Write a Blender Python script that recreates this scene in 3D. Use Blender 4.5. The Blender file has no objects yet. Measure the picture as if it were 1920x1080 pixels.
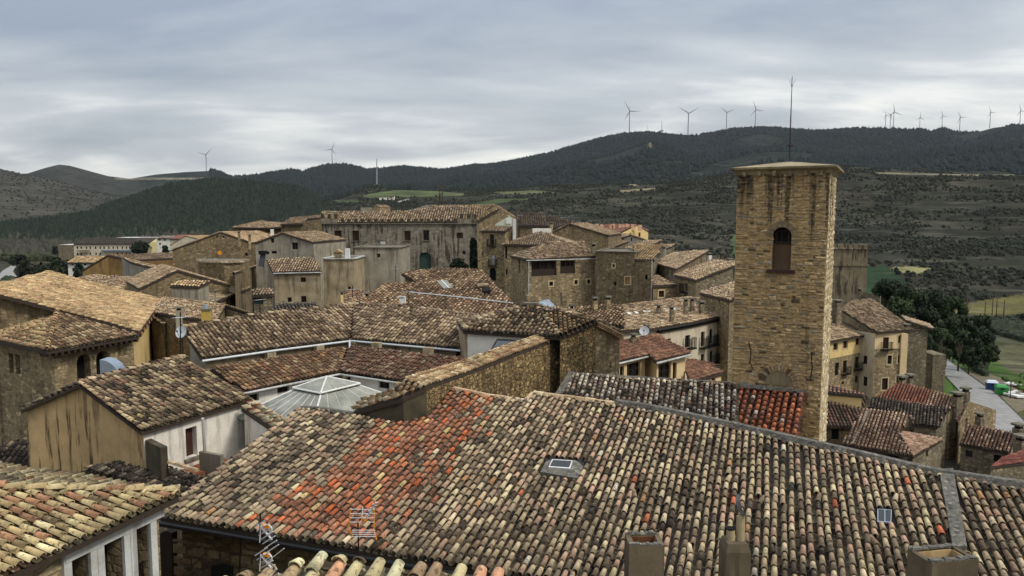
import bpy, math, random
import numpy as np
from mathutils import Vector, Matrix
random.seed(7); RNG = np.random.default_rng(11)
R = math.radians
S = bpy.context.scene
COL = S.collection
# ---------------------------------------------------------------- camera
PITCH = 5.5; FPX = 1400.0
cam = bpy.data.cameras.new('camera'); camo = bpy.data.objects.new('camera', cam); COL.objects.link(camo)
cam.sensor_width = 36; cam.lens = 36*FPX/1920; cam.clip_start = .3; cam.clip_end = 20000
camo.rotation_euler = (R(90-PITCH), 0, 0)
S.camera = camo
# ---------------------------------------------------------------- light
SUN_EL, SUN_AZ = 46, 118           # azimuth from +Y towards +X
w = bpy.data.worlds.new('World'); S.world = w; w.use_nodes = True
nt = w.node_tree; N = nt.nodes; L = nt.links
def sky_nodes():
    N.clear()
    out = N.new('ShaderNodeOutputWorld'); bg = N.new('ShaderNodeBackground')
    L.new(bg.outputs[0], out.inputs[0])
    sky = N.new('ShaderNodeTexSky'); sky.sky_type = 'NISHITA'; sky.sun_disc = False
    sky.sun_elevation = R(SUN_EL); sky.sun_rotation = R(SUN_AZ)
    sky.air_density = 1.2; sky.dust_density = 2.0
    tc = N.new('ShaderNodeTexCoord'); sep = N.new('ShaderNodeSeparateXYZ'); L.new(tc.outputs['Generated'], sep.inputs[0])
    def m(op, a, b=None, c=None):
        n = N.new('ShaderNodeMath'); n.operation = op
        for i, v in enumerate((a, b, c)):
            if v is None: continue
            if isinstance(v, (int, float)): n.inputs[i].default_value = v
            else: L.new(v, n.inputs[i])
        return n.outputs[0]
    # clouds: project the view direction on a flat cloud deck
    zz = m('MAXIMUM', sep.outputs[2], 0.0)
    den = m('ADD', zz, 0.22)
    cx = m('DIVIDE', sep.outputs[0], den); cy = m('DIVIDE', sep.outputs[1], den)
    comb = N.new('ShaderNodeCombineXYZ'); L.new(cx, comb.inputs[0]); L.new(cy, comb.inputs[1])
    mp = N.new('ShaderNodeMapping'); L.new(comb.outputs[0], mp.inputs[0])
    mp.inputs['Rotation'].default_value = (0, 0, R(12)); mp.inputs['Scale'].default_value = (.62, 1.15, 1)
    mp.inputs['Location'].default_value = (3.1, 1.7, 0)
    n1 = N.new('ShaderNodeTexNoise'); n1.inputs['Scale'].default_value = 1.0; n1.inputs['Detail'].default_value = 7
    n1.inputs['Roughness'].default_value = .52; n1.inputs['Distortion'].default_value = .5
    L.new(mp.outputs[0], n1.inputs['Vector'])
    n2 = N.new('ShaderNodeTexNoise'); n2.inputs['Scale'].default_value = 3.3; n2.inputs['Detail'].default_value = 6
    L.new(mp.outputs[0], n2.inputs['Vector'])
    f = m('ADD', m('MULTIPLY', n1.outputs[0], .86), m('MULTIPLY', n2.outputs[0], .14))
    # thinner, brighter deck near the horizon
    hz = m('SUBTRACT', 1.0, m('MINIMUM', m('MULTIPLY', zz, 7.0), 1.0))
    f2 = m('ADD', f, m('MULTIPLY', hz, .25))
    ramp = N.new('ShaderNodeValToRGB'); L.new(f2, ramp.inputs[0])
    cr = ramp.color_ramp; cr.elements[0].position = .39; cr.elements[0].color = (.25, .29, .355, 1)
    cr.elements[1].position = .71; cr.elements[1].color = (.90, .89, .84, 1)
    e = cr.elements.new(.48); e.color = (.35, .385, .43, 1)
    e = cr.elements.new(.58); e.color = (.47, .50, .53, 1)
    # overcast sky is brighter overhead
    up = m('ADD', 0.80, m('MULTIPLY', m('POWER', zz, 1.0), 1.75))
    mul = N.new('ShaderNodeMixRGB'); mul.blend_type = 'MULTIPLY'; mul.inputs[0].default_value = 1
    L.new(ramp.outputs[0], mul.inputs[1])
    cu = N.new('ShaderNodeCombineXYZ'); [L.new(up, cu.inputs[i]) for i in range(3)]
    L.new(cu.outputs[0], mul.inputs[2])
    bgs = m('MULTIPLY', 0, 0)
    sc = N.new('ShaderNodeVectorMath'); sc.operation = 'SCALE'; L.new(sky.outputs[0], sc.inputs[0]); sc.inputs['Scale'].default_value = .07
    sc2 = N.new('ShaderNodeVectorMath'); sc2.operation = 'SCALE'; L.new(mul.outputs[0], sc2.inputs[0]); sc2.inputs['Scale'].default_value = 1.0
    mix = N.new('ShaderNodeMixRGB'); mix.inputs[0].default_value = .88
    L.new(sc.outputs[0], mix.inputs[1]); L.new(sc2.outputs[0], mix.inputs[2])
    L.new(mix.outputs[0], bg.inputs[0]); bg.inputs[1].default_value = SKY_STRENGTH
SKY_STRENGTH = 0.80
sky_nodes()
sun = bpy.data.lights.new('sun', 'SUN'); suno = bpy.data.objects.new('sun', sun); COL.objects.link(suno)
sun.energy = 1.5; sun.angle = R(12); sun.color = (1, .95, .86)
sd = Vector((math.sin(R(SUN_AZ))*math.cos(R(SUN_EL)), math.cos(R(SUN_AZ))*math.cos(R(SUN_EL)), math.sin(R(SUN_EL))))
suno.rotation_euler = (-sd).to_track_quat('-Z', 'Y').to_euler()
vs = S.view_settings; vs.view_transform = 'Standard'; vs.look = 'None'; vs.gamma = 1; vs.use_curve_mapping = False
vs.exposure = 0.68
S.cycles.max_bounces = 5; S.cycles.diffuse_bounces = 2; S.cycles.glossy_bounces = 2; S.cycles.use_denoising = True
# ---------------------------------------------------------------- photograph geometry helpers
ct, st = math.cos(R(PITCH)), math.sin(R(PITCH))
def ray(px, py):
    dx = (px-960)/FPX; dy = (540-py)/FPX
    return np.array([dx, ct+dy*st, -st+dy*ct])
def Yp(px, py, Y): d = ray(px, py); return d*(Y/d[1])
def Zp(px, py, z): d = ray(px, py); return d*(z/d[2])
def proj(P):
    P = np.atleast_2d(P); f = P[:, 1]*ct-P[:, 2]*st; u = P[:, 1]*st+P[:, 2]*ct
    f = np.where(f < .01, .01, f)
    return 960+FPX*P[:, 0]/f, 540-FPX*u/f
def srgb(c): 
    return tuple((v/255/12.92 if v/255 <= .04045 else ((v/255+.055)/1.055)**2.4) for v in c[:3])+(1,)
# ---------------------------------------------------------------- mesh helpers
def mesh(name, V, F, mat=None, col=None, smooth=False):
    """V (n,3); F list of index arrays (k,3)/(k,4) or list of tuples"""
    me = bpy.data.meshes.new(name)
    V = np.asarray(V, dtype=np.float32)
    if isinstance(F, list) and len(F) and isinstance(F[0], np.ndarray) and F[0].ndim == 2:
        Fs = [f for f in F if len(f)]
        tot = np.concatenate([f.ravel() for f in Fs]).astype(np.int32)
        sz = np.concatenate([np.full(len(f), f.shape[1]) for f in Fs]).astype(np.int32)
        me.vertices.add(len(V)); me.vertices.foreach_set('co', V.ravel())
        me.loops.add(len(tot)); me.loops.foreach_set('vertex_index', tot)
        me.polygons.add(len(sz)); stt = np.concatenate([[0], np.cumsum(sz)[:-1]]).astype(np.int32)
        me.polygons.foreach_set('loop_start', stt)
        me.update(calc_edges=True)
    else:
        me.from_pydata([tuple(map(float, v)) for v in V], [], [tuple(int(i) for i in f) for f in F])
    if col is not None:
        a = me.color_attributes.new('tcol', 'FLOAT_COLOR', 'POINT')
        c = np.asarray(col, dtype=np.float32)
        if c.ndim == 1: c = np.tile(c, (len(V), 1))
        a.data.foreach_set('color', c.ravel())
    if mat: me.materials.append(mat)
    if smooth: me.polygons.foreach_set('use_smooth', np.ones(len(me.polygons), dtype=bool))
    me.update()
    return me
def link(name, me, parent=None, loc=(0, 0, 0)):
    o = bpy.data.objects.new(name, me); COL.objects.link(o); o.location = loc
    if parent: o.parent = parent
    return o
def tag(o, label=None, cat=None, group=None, kind=None):
    if label: o['label'] = label
    if cat: o['category'] = cat
    if group: o['group'] = group
    if kind: o['kind'] = kind
    return o
class Thing:
    def __init__(s, name, label, cat, loc, group=None):
        s.o = bpy.data.objects.new(name, None); COL.objects.link(s.o); s.o.location = [float(v) for v in loc]
        s.o.empty_display_size = .3
        tag(s.o, label, cat, group); s.loc = np.array(loc, dtype=float)
    def part(s, name, V, F, mat, col=None, smooth=False, parent=None, kind=None, label=None):
        me = mesh(name, np.asarray(V, dtype=float)-s.loc, F, mat, col, smooth)
        o = link(name, me, parent or s.o)
        if kind: o['kind'] = kind
        if label: o['label'] = label
        return o
def boxVF(c, sz, ax=(1, 0), bev=0):
    """box centred c (bottom centre z), size (w,d,h), x axis direction ax in plan"""
    a = np.array([ax[0], ax[1], 0.])/math.hypot(*ax); b = np.array([-a[1], a[0], 0]); z = np.array([0, 0, 1.])
    c = np.array(c, float); V = []
    for k in (0, 1):
        for sx, sy in ((-1, -1), (1, -1), (1, 1), (-1, 1)):
            V.append(c+a*sx*sz[0]/2+b*sy*sz[1]/2+z*k*sz[2])
    F = [(3, 2, 1, 0), (4, 5, 6, 7), (0, 1, 5, 4), (1, 2, 6, 5), (2, 3, 7, 6), (3, 0, 4, 7)]
    return V, F
class MB:
    def __init__(s): s.V = []; s.F = []; s.C = []
    def add(s, V, F, c=None):
        n = len(s.V); s.V += [np.asarray(v, float) for v in V]; s.F += [tuple(i+n for i in f) for f in F]
        s.C += [c or (.5, .5, .5, 1)]*len(V); return s
    def box(s, c, sz, ax=(1, 0), col=None): V, F = boxVF(c, sz, ax); return s.add(V, F, col)
    def tube(s, p, q, r, r2=None, n=6, col=None):
        p = np.array(p, float); q = np.array(q, float); d = q-p; d /= max(1e-9, np.linalg.norm(d))
        t = np.array([0, 0, 1.]) if abs(d[2]) < .9 else np.array([1., 0, 0])
        a = np.cross(d, t); a /= np.linalg.norm(a); b = np.cross(d, a); r2 = r if r2 is None else r2
        V = [p+(a*math.cos(2*math.pi*i/n)+b*math.sin(2*math.pi*i/n))*r for i in range(n)] + \
            [q+(a*math.cos(2*math.pi*i/n)+b*math.sin(2*math.pi*i/n))*r2 for i in range(n)]
        F = [(i, (i+1) % n, n+(i+1) % n, n+i) for i in range(n)]+[tuple(range(n))[::-1], tuple(range(n, 2*n))]
        return s.add(V, F, col)
    def pipe(s, pts, r, n=6, col=None):
        for p, q in zip(pts[:-1], pts[1:]): s.tube(p, q, r, n=n, col=col)
        return s
    def part(s, T, name, mat, **k): return T.part(name, s.V, s.F, mat, col=np.array(s.C), **k)
# ---------------------------------------------------------------- materials
def newmat(name):
    m = bpy.data.materials.new(name); m.use_nodes = True; nt = m.node_tree; nt.nodes.clear()
    o = nt.nodes.new('ShaderNodeOutputMaterial'); p = nt.nodes.new('ShaderNodeBsdfPrincipled')
    p.inputs['Roughness'].default_value = .9; p.inputs['Specular IOR Level'].default_value = .25
    nt.links.new(p.outputs[0], o.inputs[0]); return m, nt, p
class NB:
    def __init__(s, nt): s.nt = nt
    def n(s, t, **k):
        x = s.nt.nodes.new(t)
        for a, v in k.items(): setattr(x, a, v)
        return x
    def l(s, a, b): s.nt.links.new(a, b)
    def pos(s, scale=(1, 1, 1)):
        g = s.n('ShaderNodeNewGeometry'); m = s.n('ShaderNodeMapping'); m.inputs['Scale'].default_value = scale
        s.l(g.outputs['Position'], m.inputs[0]); return m.outputs[0]
    def noise(s, vec, sc, det=4, rough=.55, dist=0):
        x = s.n('ShaderNodeTexNoise'); x.inputs['Scale'].default_value = sc; x.inputs['Detail'].default_value = det
        x.inputs['Roughness'].default_value = rough; x.inputs['Distortion'].default_value = dist; s.l(vec, x.inputs['Vector']); return x.outputs[0]
    def ramp(s, f, pts):
        x = s.n('ShaderNodeValToRGB'); s.l(f, x.inputs[0]); cr = x.color_ramp
        for i, (p, c) in enumerate(pts):
            c = c if isinstance(c, tuple) else (c, c, c, 1)
            if i < 2: cr.elements[i].position = p; cr.elements[i].color = c
            else: e = cr.elements.new(p); e.color = c
        return x.outputs[0]
    def mix(s, f, a, b, mode='MIX'):
        x = s.n('ShaderNodeMixRGB', blend_type=mode)
        for i, v in enumerate((f, a, b)):
            if isinstance(v, (int, float)): x.inputs[i].default_value = v if i == 0 else (v, v, v, 1)
            elif isinstance(v, tuple): x.inputs[i].default_value = v
            else: s.l(v, x.inputs[i])
        return x.outputs[0]
    def bump(s, h, p, st=.5, d=.03):
        b = s.n('ShaderNodeBump'); b.inputs['Strength'].default_value = st; b.inputs['Distance'].default_value = d
        s.l(h, b.inputs['Height']); s.l(b.outputs[0], p.inputs['Normal'])
def m_tile(name, spots=.5, sc=22):
    m, nt, p = newmat(name); b = NB(nt)
    a = b.n('ShaderNodeAttribute', attribute_name='tcol')
    v = b.pos()
    n1 = b.noise(v, sc, 3, .6); n2 = b.noise(v, sc*.7, 3, .6); n3 = b.noise(v, .55, 4, .6)
    c = b.mix(1, a.outputs['Color'], b.ramp(n1, [(.3, .80), (.7, 1.14)]), 'MULTIPLY')
    c = b.mix(1, c, b.ramp(n3, [(.35, .70), (.65, 1.16)]), 'MULTIPLY')
    dk = b.ramp(n2, [(.57, 0.), (.63, spots)])
    c = b.mix(dk, c, srgb((52, 46, 38)))
    n4 = b.noise(b.pos((1.3, 1.3, 1.3)), sc*.6, 3, .6)
    c = b.mix(b.ramp(n4, [(.60, 0.), (.68, .45)]), c, srgb((205, 195, 160)))
    b.l(c, p.inputs['Base Color']); b.bump(n1, p, .5, .01); p.inputs['Roughness'].default_value = .95
    return m
def m_attr(name, rough=.9, sc=8, amt=.25):
    m, nt, p = newmat(name); b = NB(nt)
    a = b.n('ShaderNodeAttribute', attribute_name='tcol'); n1 = b.noise(b.pos(), sc, 4)
    c = b.mix(1, a.outputs['Color'], b.ramp(n1, [(.3, 1-amt), (.7, 1+amt*.6)]), 'MULTIPLY')
    b.l(c, p.inputs['Base Color']); p.inputs['Roughness'].default_value = rough; b.bump(n1, p, .3, .01); return m
def streaks(b, c, amt, col=(58, 50, 40), sc=1.0):
    if amt <= 0: return c
    n = b.noise(b.pos((1.5*sc, 1.5*sc, .14*sc)), 1.6, 5, .62); n2 = b.noise(b.pos(), .35*sc, 3)
    lo = .50 if amt > .8 else .53
    f = b.mix(1, b.ramp(n, [(lo, 0.), (lo+.06, 1.)]), b.ramp(n2, [(.38, .15), (.55, 1.)]), 'MULTIPLY')
    f = b.mix(1, f, amt, 'MULTIPLY')
    return b.mix(f, c, srgb(col))
def m_rubble(name, c1, c2, mort, size=(.34, .2), streak=.4, bump=.6, light=None):
    m, nt, p = newmat(name); b = NB(nt)
    sx = 1/size[0]; sz = 1/size[1]
    v = b.pos((sx, sx, sz))
    wob = b.noise(b.pos(), 3, 2); mx = b.n('ShaderNodeVectorMath', operation='ADD'); b.l(v, mx.inputs[0])
    ws = b.n('ShaderNodeVectorMath', operation='SCALE'); b.l(wob, ws.inputs[0]); ws.inputs['Scale'].default_value = .5; b.l(ws.outputs[0], mx.inputs[1])
    vo = b.n('ShaderNodeTexVoronoi', feature='F1'); vo.inputs['Scale'].default_value = 1; vo.inputs['Randomness'].default_value = .85; b.l(mx.outputs[0], vo.inputs['Vector'])
    ve = b.n('ShaderNodeTexVoronoi', feature='DISTANCE_TO_EDGE'); ve.inputs['Scale'].default_value = 1; ve.inputs['Randomness'].default_value = .85; b.l(mx.outputs[0], ve.inputs['Vector'])
    sp = b.n('ShaderNodeSeparateColor'); b.l(vo.outputs['Color'], sp.inputs[0])
    c = b.mix(sp.outputs[0], srgb(c1), srgb(c2))
    c = b.mix(b.ramp(sp.outputs[1], [(.78, 0.), (.9, .55)]), c, srgb(light or tuple(min(255, x*1.3) for x in c1)))
    c = b.mix(b.ramp(sp.outputs[2], [(.75, 0.), (.92, .6)]), c, srgb(tuple(x*.55 for x in c2)))
    e = b.ramp(ve.outputs['Distance'], [(.03, 0.), (.12, 1.)])
    c = b.mix(e, srgb(mort), c)
    n1 = b.noise(b.pos(), 9, 5, .65); n3 = b.noise(b.pos(), .5, 3)
    c = b.mix(1, c, b.ramp(n1, [(.3, .7), (.7, 1.2)]), 'MULTIPLY')
    c = b.mix(1, c, b.ramp(n3, [(.3, .8), (.7, 1.15)]), 'MULTIPLY')
    c = streaks(b, c, streak)
    b.l(c, p.inputs['Base Color'])
    h = b.mix(.5, e, n1); b.bump(h, p, bump, .05); return m
def m_plaster(name, c1, c2, streak=.4, scol=(70, 60, 48), bump=.25):
    m, nt, p = newmat(name); b = NB(nt)
    n1 = b.noise(b.pos(), .9, 6, .6); n2 = b.noise(b.pos(), 14, 4, .6)
    c = b.mix(b.ramp(n1, [(.35, 0.), (.65, 1.)]), srgb(c1), srgb(c2))
    c = b.mix(1, c, b.ramp(n2, [(.3, .88), (.7, 1.08)]), 'MULTIPLY')
    c = streaks(b, c, streak, scol)
    b.l(c, p.inputs['Base Color']); b.bump(n2, p, bump, .01); return m
def m_flat(name, c, rough=.7, metal=0, spec=.3, amt=.12, sc=6):
    m, nt, p = newmat(name); b = NB(nt); n1 = b.noise(b.pos(), sc, 4)
    b.l(b.mix(1, srgb(c), b.ramp(n1, [(.3, 1-amt), (.7, 1+amt)]), 'MULTIPLY'), p.inputs['Base Color'])
    p.inputs['Roughness'].default_value = rough; p.inputs['Metallic'].default_value = metal; p.inputs['Specular IOR Level'].default_value = spec; return m
M = {}
M['tile'] = m_tile('roof_tile', .6, 13); M['tilefar'] = m_tile('roof_tile_far', .45, 7)
M['attr'] = m_attr('painted'); M['deck'] = m_flat('roof_deck', (58, 48, 38))
M['mortar'] = m_rubble('mortar_band', (120, 116, 106), (96, 92, 84), (105, 100, 92), (.12, .1), .3)
M['rub_ochre'] = m_rubble('rubble_ochre', (160, 136, 94), (122, 102, 68), (76, 62, 42), (.26, .19), .45, .9)
M['rub_brown'] = m_rubble('rubble_brown', (140, 122, 92), (114, 98, 72), (112, 98, 74), (.4, .2), .5)
M['rub_dark'] = m_rubble('rubble_dark', (104, 88, 62), (88, 74, 50), (72, 60, 42), (.6, .3), .4)
M['rub_grey'] = m_rubble('rubble_grey', (136, 124, 100), (112, 100, 80), (104, 94, 76), (.38, .22), .4)
M['rub_tan'] = m_rubble('rubble_tan', (160, 142, 110), (134, 116, 86), (126, 110, 84), (.45, .22), .35)
M['ashlar'] = m_rubble('ashlar_grey', (142, 134, 116), (130, 122, 106), (122, 114, 98), (.7, .34), .9, .2, (150, 143, 126))
M['earth'] = m_plaster('earth_wall', (132, 104, 62), (100, 80, 50), .4)
M['pl_ochre'] = m_plaster('plaster_ochre', (196, 164, 118), (170, 144, 102), .85, (52, 44, 34))
M['pl_white'] = m_plaster('plaster_white', (232, 225, 212), (212, 204, 190), .35, (90, 84, 76))
M['pl_grey'] = m_plaster('plaster_grey', (156, 148, 130), (128, 120, 104), .5)
M['pl_beige'] = m_plaster('plaster_beige', (168, 152, 122), (138, 122, 96), .5)
M['pl_cream'] = m_plaster('plaster_cream', (222, 196, 150), (206, 180, 138), .12)
M['pl_pale'] = m_plaster('plaster_pale', (206, 192, 166), (188, 174, 150), .2)
M['pl_yel'] = m_plaster('plaster_yellow', (220, 192, 132), (204, 176, 118), .1)
M['pl_pink'] = m_plaster('plaster_pink', (222, 178, 146), (205, 162, 132), .1)
M['conc'] = m_plaster('concrete', (128, 120, 104), (96, 90, 78), .5)
M['concdk'] = m_plaster('stained_concrete', (88, 80, 62), (58, 53, 42), .8)
M['chim'] = m_plaster('chimney_render', (110, 97, 76), (80, 70, 54), .95)
M['cap'] = m_plaster('pale_coping', (196, 196, 190), (160, 158, 150), .4)
M['dkglass'] = m_flat('roof_window_glass', (58, 62, 64), .6, 0, .3)
M['glass'] = m_flat('window_glass', (26, 27, 28), .15, 0, .6)
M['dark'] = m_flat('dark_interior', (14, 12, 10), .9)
M['wood'] = m_flat('dark_wood', (46, 35, 28), .7)
M['redwood'] = m_flat('red_brown_wood', (62, 38, 31), .6)
M['green'] = m_flat('green_door_wood', (44, 62, 54), .7)
M['tan'] = m_flat('tan_wood', (168, 122, 78), .7)
M['white'] = m_flat('white_paint', (214, 212, 206), .6)
M['surround'] = m_plaster('stone_surround', (200, 180, 140), (178, 158, 122), .1)
M['stone'] = m_attr('loose_stone', .95, 7, .35)
M['iron'] = m_flat('dark_iron', (26, 25, 25), .5, .3)
M['alu'] = m_flat('aluminium', (196, 198, 198), .5, .1)
M['galv'] = m_flat('galvanised_sheet', (150, 162, 174), .35, .5)
M['zinc'] = m_plaster('translucent_sheet', (156, 155, 144), (122, 122, 112), .5, (90, 92, 84))
M['yel'] = m_flat('yellow_paint', (180, 150, 74), .7); M['orange'] = m_flat('orange_plastic', (206, 130, 30), .5)
M['terra'] = m_flat('terracotta', (122, 74, 52), .9, amt=.3)
M['merlon'] = m_flat('dark_merlon_stone', (66, 58, 46), .95, amt=.3)
M['black'] = m_flat('black_pipe', (20, 20, 21), .4)
M['rod'] = m_flat('rusty_rod', (52, 34, 32), .6)
# ---------------------------------------------------------------- palettes (sRGB, weight)
def pal(*a, ds=1.): 
    c = np.array([srgb(x[0])[:3] for x in a]); lu = c@np.array([.3, .59, .11]); c = (c*.84+lu[:, None]*np.array([.185, .157, .125])) if ds else c*.97; w = np.array([x[1] for x in a], float); return c, w/w.sum()
P_MAIN = pal(((182, 158, 122), 6), ((160, 138, 108), 5), ((200, 178, 140), 3.6), ((126, 108, 86), 3.2), ((186, 148, 120), 3), ((104, 88, 70), 1.6), ((76, 62, 50), .8), ((208, 190, 142), 1), ((152, 124, 98), 1.4), ((200, 186, 162), .35), ((192, 98, 60), .1), ((178, 128, 80), .25))
P_RED = pal(((166, 106, 76), 4), ((180, 114, 80), 3), ((146, 98, 74), 3.4), ((194, 102, 62), 1.8), ((122, 84, 66), 2.4), ((174, 128, 100), 2.4), ((198, 172, 118), .9), ((96, 72, 58), .8), ((158, 108, 86), 3), ds=0)
P_TANF = pal(((166, 138, 102), 4), ((132, 106, 80), 3.5), ((190, 164, 126), 3), ((100, 78, 60), 3), ((208, 186, 146), 1.2), ((74, 58, 46), 2), ((150, 108, 82), 1.5))
P_CLOI = pal(((172, 146, 112), 4), ((140, 116, 90), 4), ((196, 172, 136), 2.8), ((98, 78, 62), 3), ((78, 62, 50), 2), ((142, 110, 86), 2), ((206, 182, 138), 1.2), ((132, 112, 98), 1))
P_CLO2 = pal(((132, 98, 72), 4), ((104, 78, 58), 4), ((158, 122, 88), 3), ((84, 62, 48), 3), ((176, 130, 78), 1.5), ((112, 64, 48), 1.6), ((180, 158, 120), 1.6))
P_OCHR = pal(((196, 162, 112), 5), ((178, 146, 100), 4), ((160, 128, 88), 3), ((216, 188, 136), 2.4), ((134, 104, 72), 1.6), ((206, 150, 110), .8))
P_YEL = pal(((200, 180, 128), 4), ((182, 158, 110), 4), ((166, 146, 104), 3), ((164, 120, 88), 2), ((122, 106, 76), 1.5), ((218, 202, 152), 2), ((178, 128, 92), 1))
P_PALE = pal(((182, 162, 138), 4), ((116, 96, 82), 2.4), ((204, 190, 166), 3.4), ((74, 60, 52), 1.8), ((126, 108, 96), 2.5), ((196, 190, 176), 1.2), ((150, 106, 90), .8))
P_BRN = pal(((142, 98, 76), 4), ((122, 84, 66), 4), ((158, 112, 84), 3), ((104, 74, 60), 2), ((176, 134, 100), .6))
P_PINK = pal(((188, 152, 124), 4), ((164, 126, 102), 3), ((204, 172, 142), 2), ((142, 102, 84), 2.4), ((118, 84, 70), 1))
P_DKRED = pal(((114, 80, 66), 4), ((138, 98, 80), 3), ((92, 68, 58), 3), ((168, 130, 104), 1.4), ((188, 164, 136), .8))
P_NRED = pal(((160, 88, 66), 4), ((170, 98, 74), 3), ((144, 80, 62), 3), ((180, 120, 92), 1.5))
P_DARK = pal(((92, 82, 72), 4), ((66, 58, 52), 4), ((128, 114, 98), 2.4), ((50, 44, 40), 2), ((150, 128, 100), 1))
P_MLEFT = pal(((156, 136, 108), 5), ((130, 112, 90), 5), ((178, 158, 124), 3), ((106, 92, 75), 3.4), ((84, 72, 60), 2.4), ((150, 120, 96), 2), ((60, 54, 46), 1.5), ((192, 176, 136), 1))
def tile_template(seg, cap, rw=.088, rn=.066, th=.017):
    a = np.linspace(0, math.pi, seg+1)
    lo = np.stack([rw*np.cos(a), 0*a, .052+rw*1.1*np.sin(a)], 1); hi = np.stack([rn*np.cos(a), 0*a+1, .0+rn*1.1*np.sin(a)], 1)
    V = [lo, hi]; F = [(i, i+1, seg+2+i, seg+1+i) for i in range(seg)]
    if cap:
        ri = rw-th; V.append(np.stack([ri*np.cos(a), 0*a+.01, .05+ri*1.05*np.sin(a)], 1)); o = 2*(seg+1)
        F += [(o+i, o+i+1, i+1, i) for i in range(seg)]
    return np.concatenate(V), np.array(F, dtype=np.int64)
TT = {'near': tile_template(7, True), 'mid': tile_template(4, True), 'far': tile_template(3, False)}
def frame(A, B, slope=None, C=None, up=1):
    A = np.array(A, float); B = np.array(B, float); e = B-A; e[2] = 0; e /= np.linalg.norm(e)
    h = np.array([-e[1], e[0], 0])
    if C is not None:
        C = np.array(C, float); k = np.dot((C-A), h)
        if k < 0: h = -h; k = -k
        sl = math.atan2(C[2]-A[2], k)
    else:
        if h[1]*up < 0: h = -h
        sl = R(slope)
    u = h*math.cos(sl)+np.array([0, 0, math.sin(sl)]); c = np.cross(u, [0, 0, 1.]); c /= np.linalg.norm(c)
    n = np.cross(c, u)
    if n[2] < 0: n = -n
    return dict(o=A, c=c, u=u, n=n)
def onp(f, p):
    if len(p) == 3: return np.array(p, float)
    d = ray(*p); return d*(np.dot(f['o'], f['n'])/np.dot(d, f['n']))
def hnoise(x, y, ph):
    return (np.sin(x*1.1+ph)*np.cos(y*.7+ph*1.7)+.5*np.sin(x*2.3-y*1.3+ph*.6))/1.5
def st_of(f, P): P = np.atleast_2d(P)-f['o']; return np.stack([P@f['c'], P@f['u']], 1)
def columns(f, st, sp, holes=()):
    out = []; s0, s1 = st[:, 0].min(), st[:, 0].max(); s = s0+sp*.5
    while s < s1:
        ts = []
        def cut(poly):
            r = []
            for i in range(len(poly)):
                a, b = poly[i], poly[(i+1) % len(poly)]
                if (a[0] <= s) != (b[0] <= s): r.append(a[1]+(b[1]-a[1])*(s-a[0])/(b[0]-a[0]))
            return sorted(r)
        ts = cut(st); iv = [(ts[i], ts[i+1]) for i in range(0, len(ts)-1, 2)]
        for hpoly in holes:
            r = cut(hpoly)
            if len(r) >= 2:
                h0, h1 = r[0], r[-1]; nv = []
                for a, b in iv:
                    if h1 <= a or h0 >= b: nv.append((a, b)); continue
                    if h0 > a+.1: nv.append((a, h0))
                    if h1 < b-.1: nv.append((h1, b))
                iv = nv
        for a, b in iv:
            if b-a > .12: out.append((s, a, b))
        s += sp*(sp_fn(s) if callable(sp_fn) else 1)
    return out
sp_fn = None
VAR = {}
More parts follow.
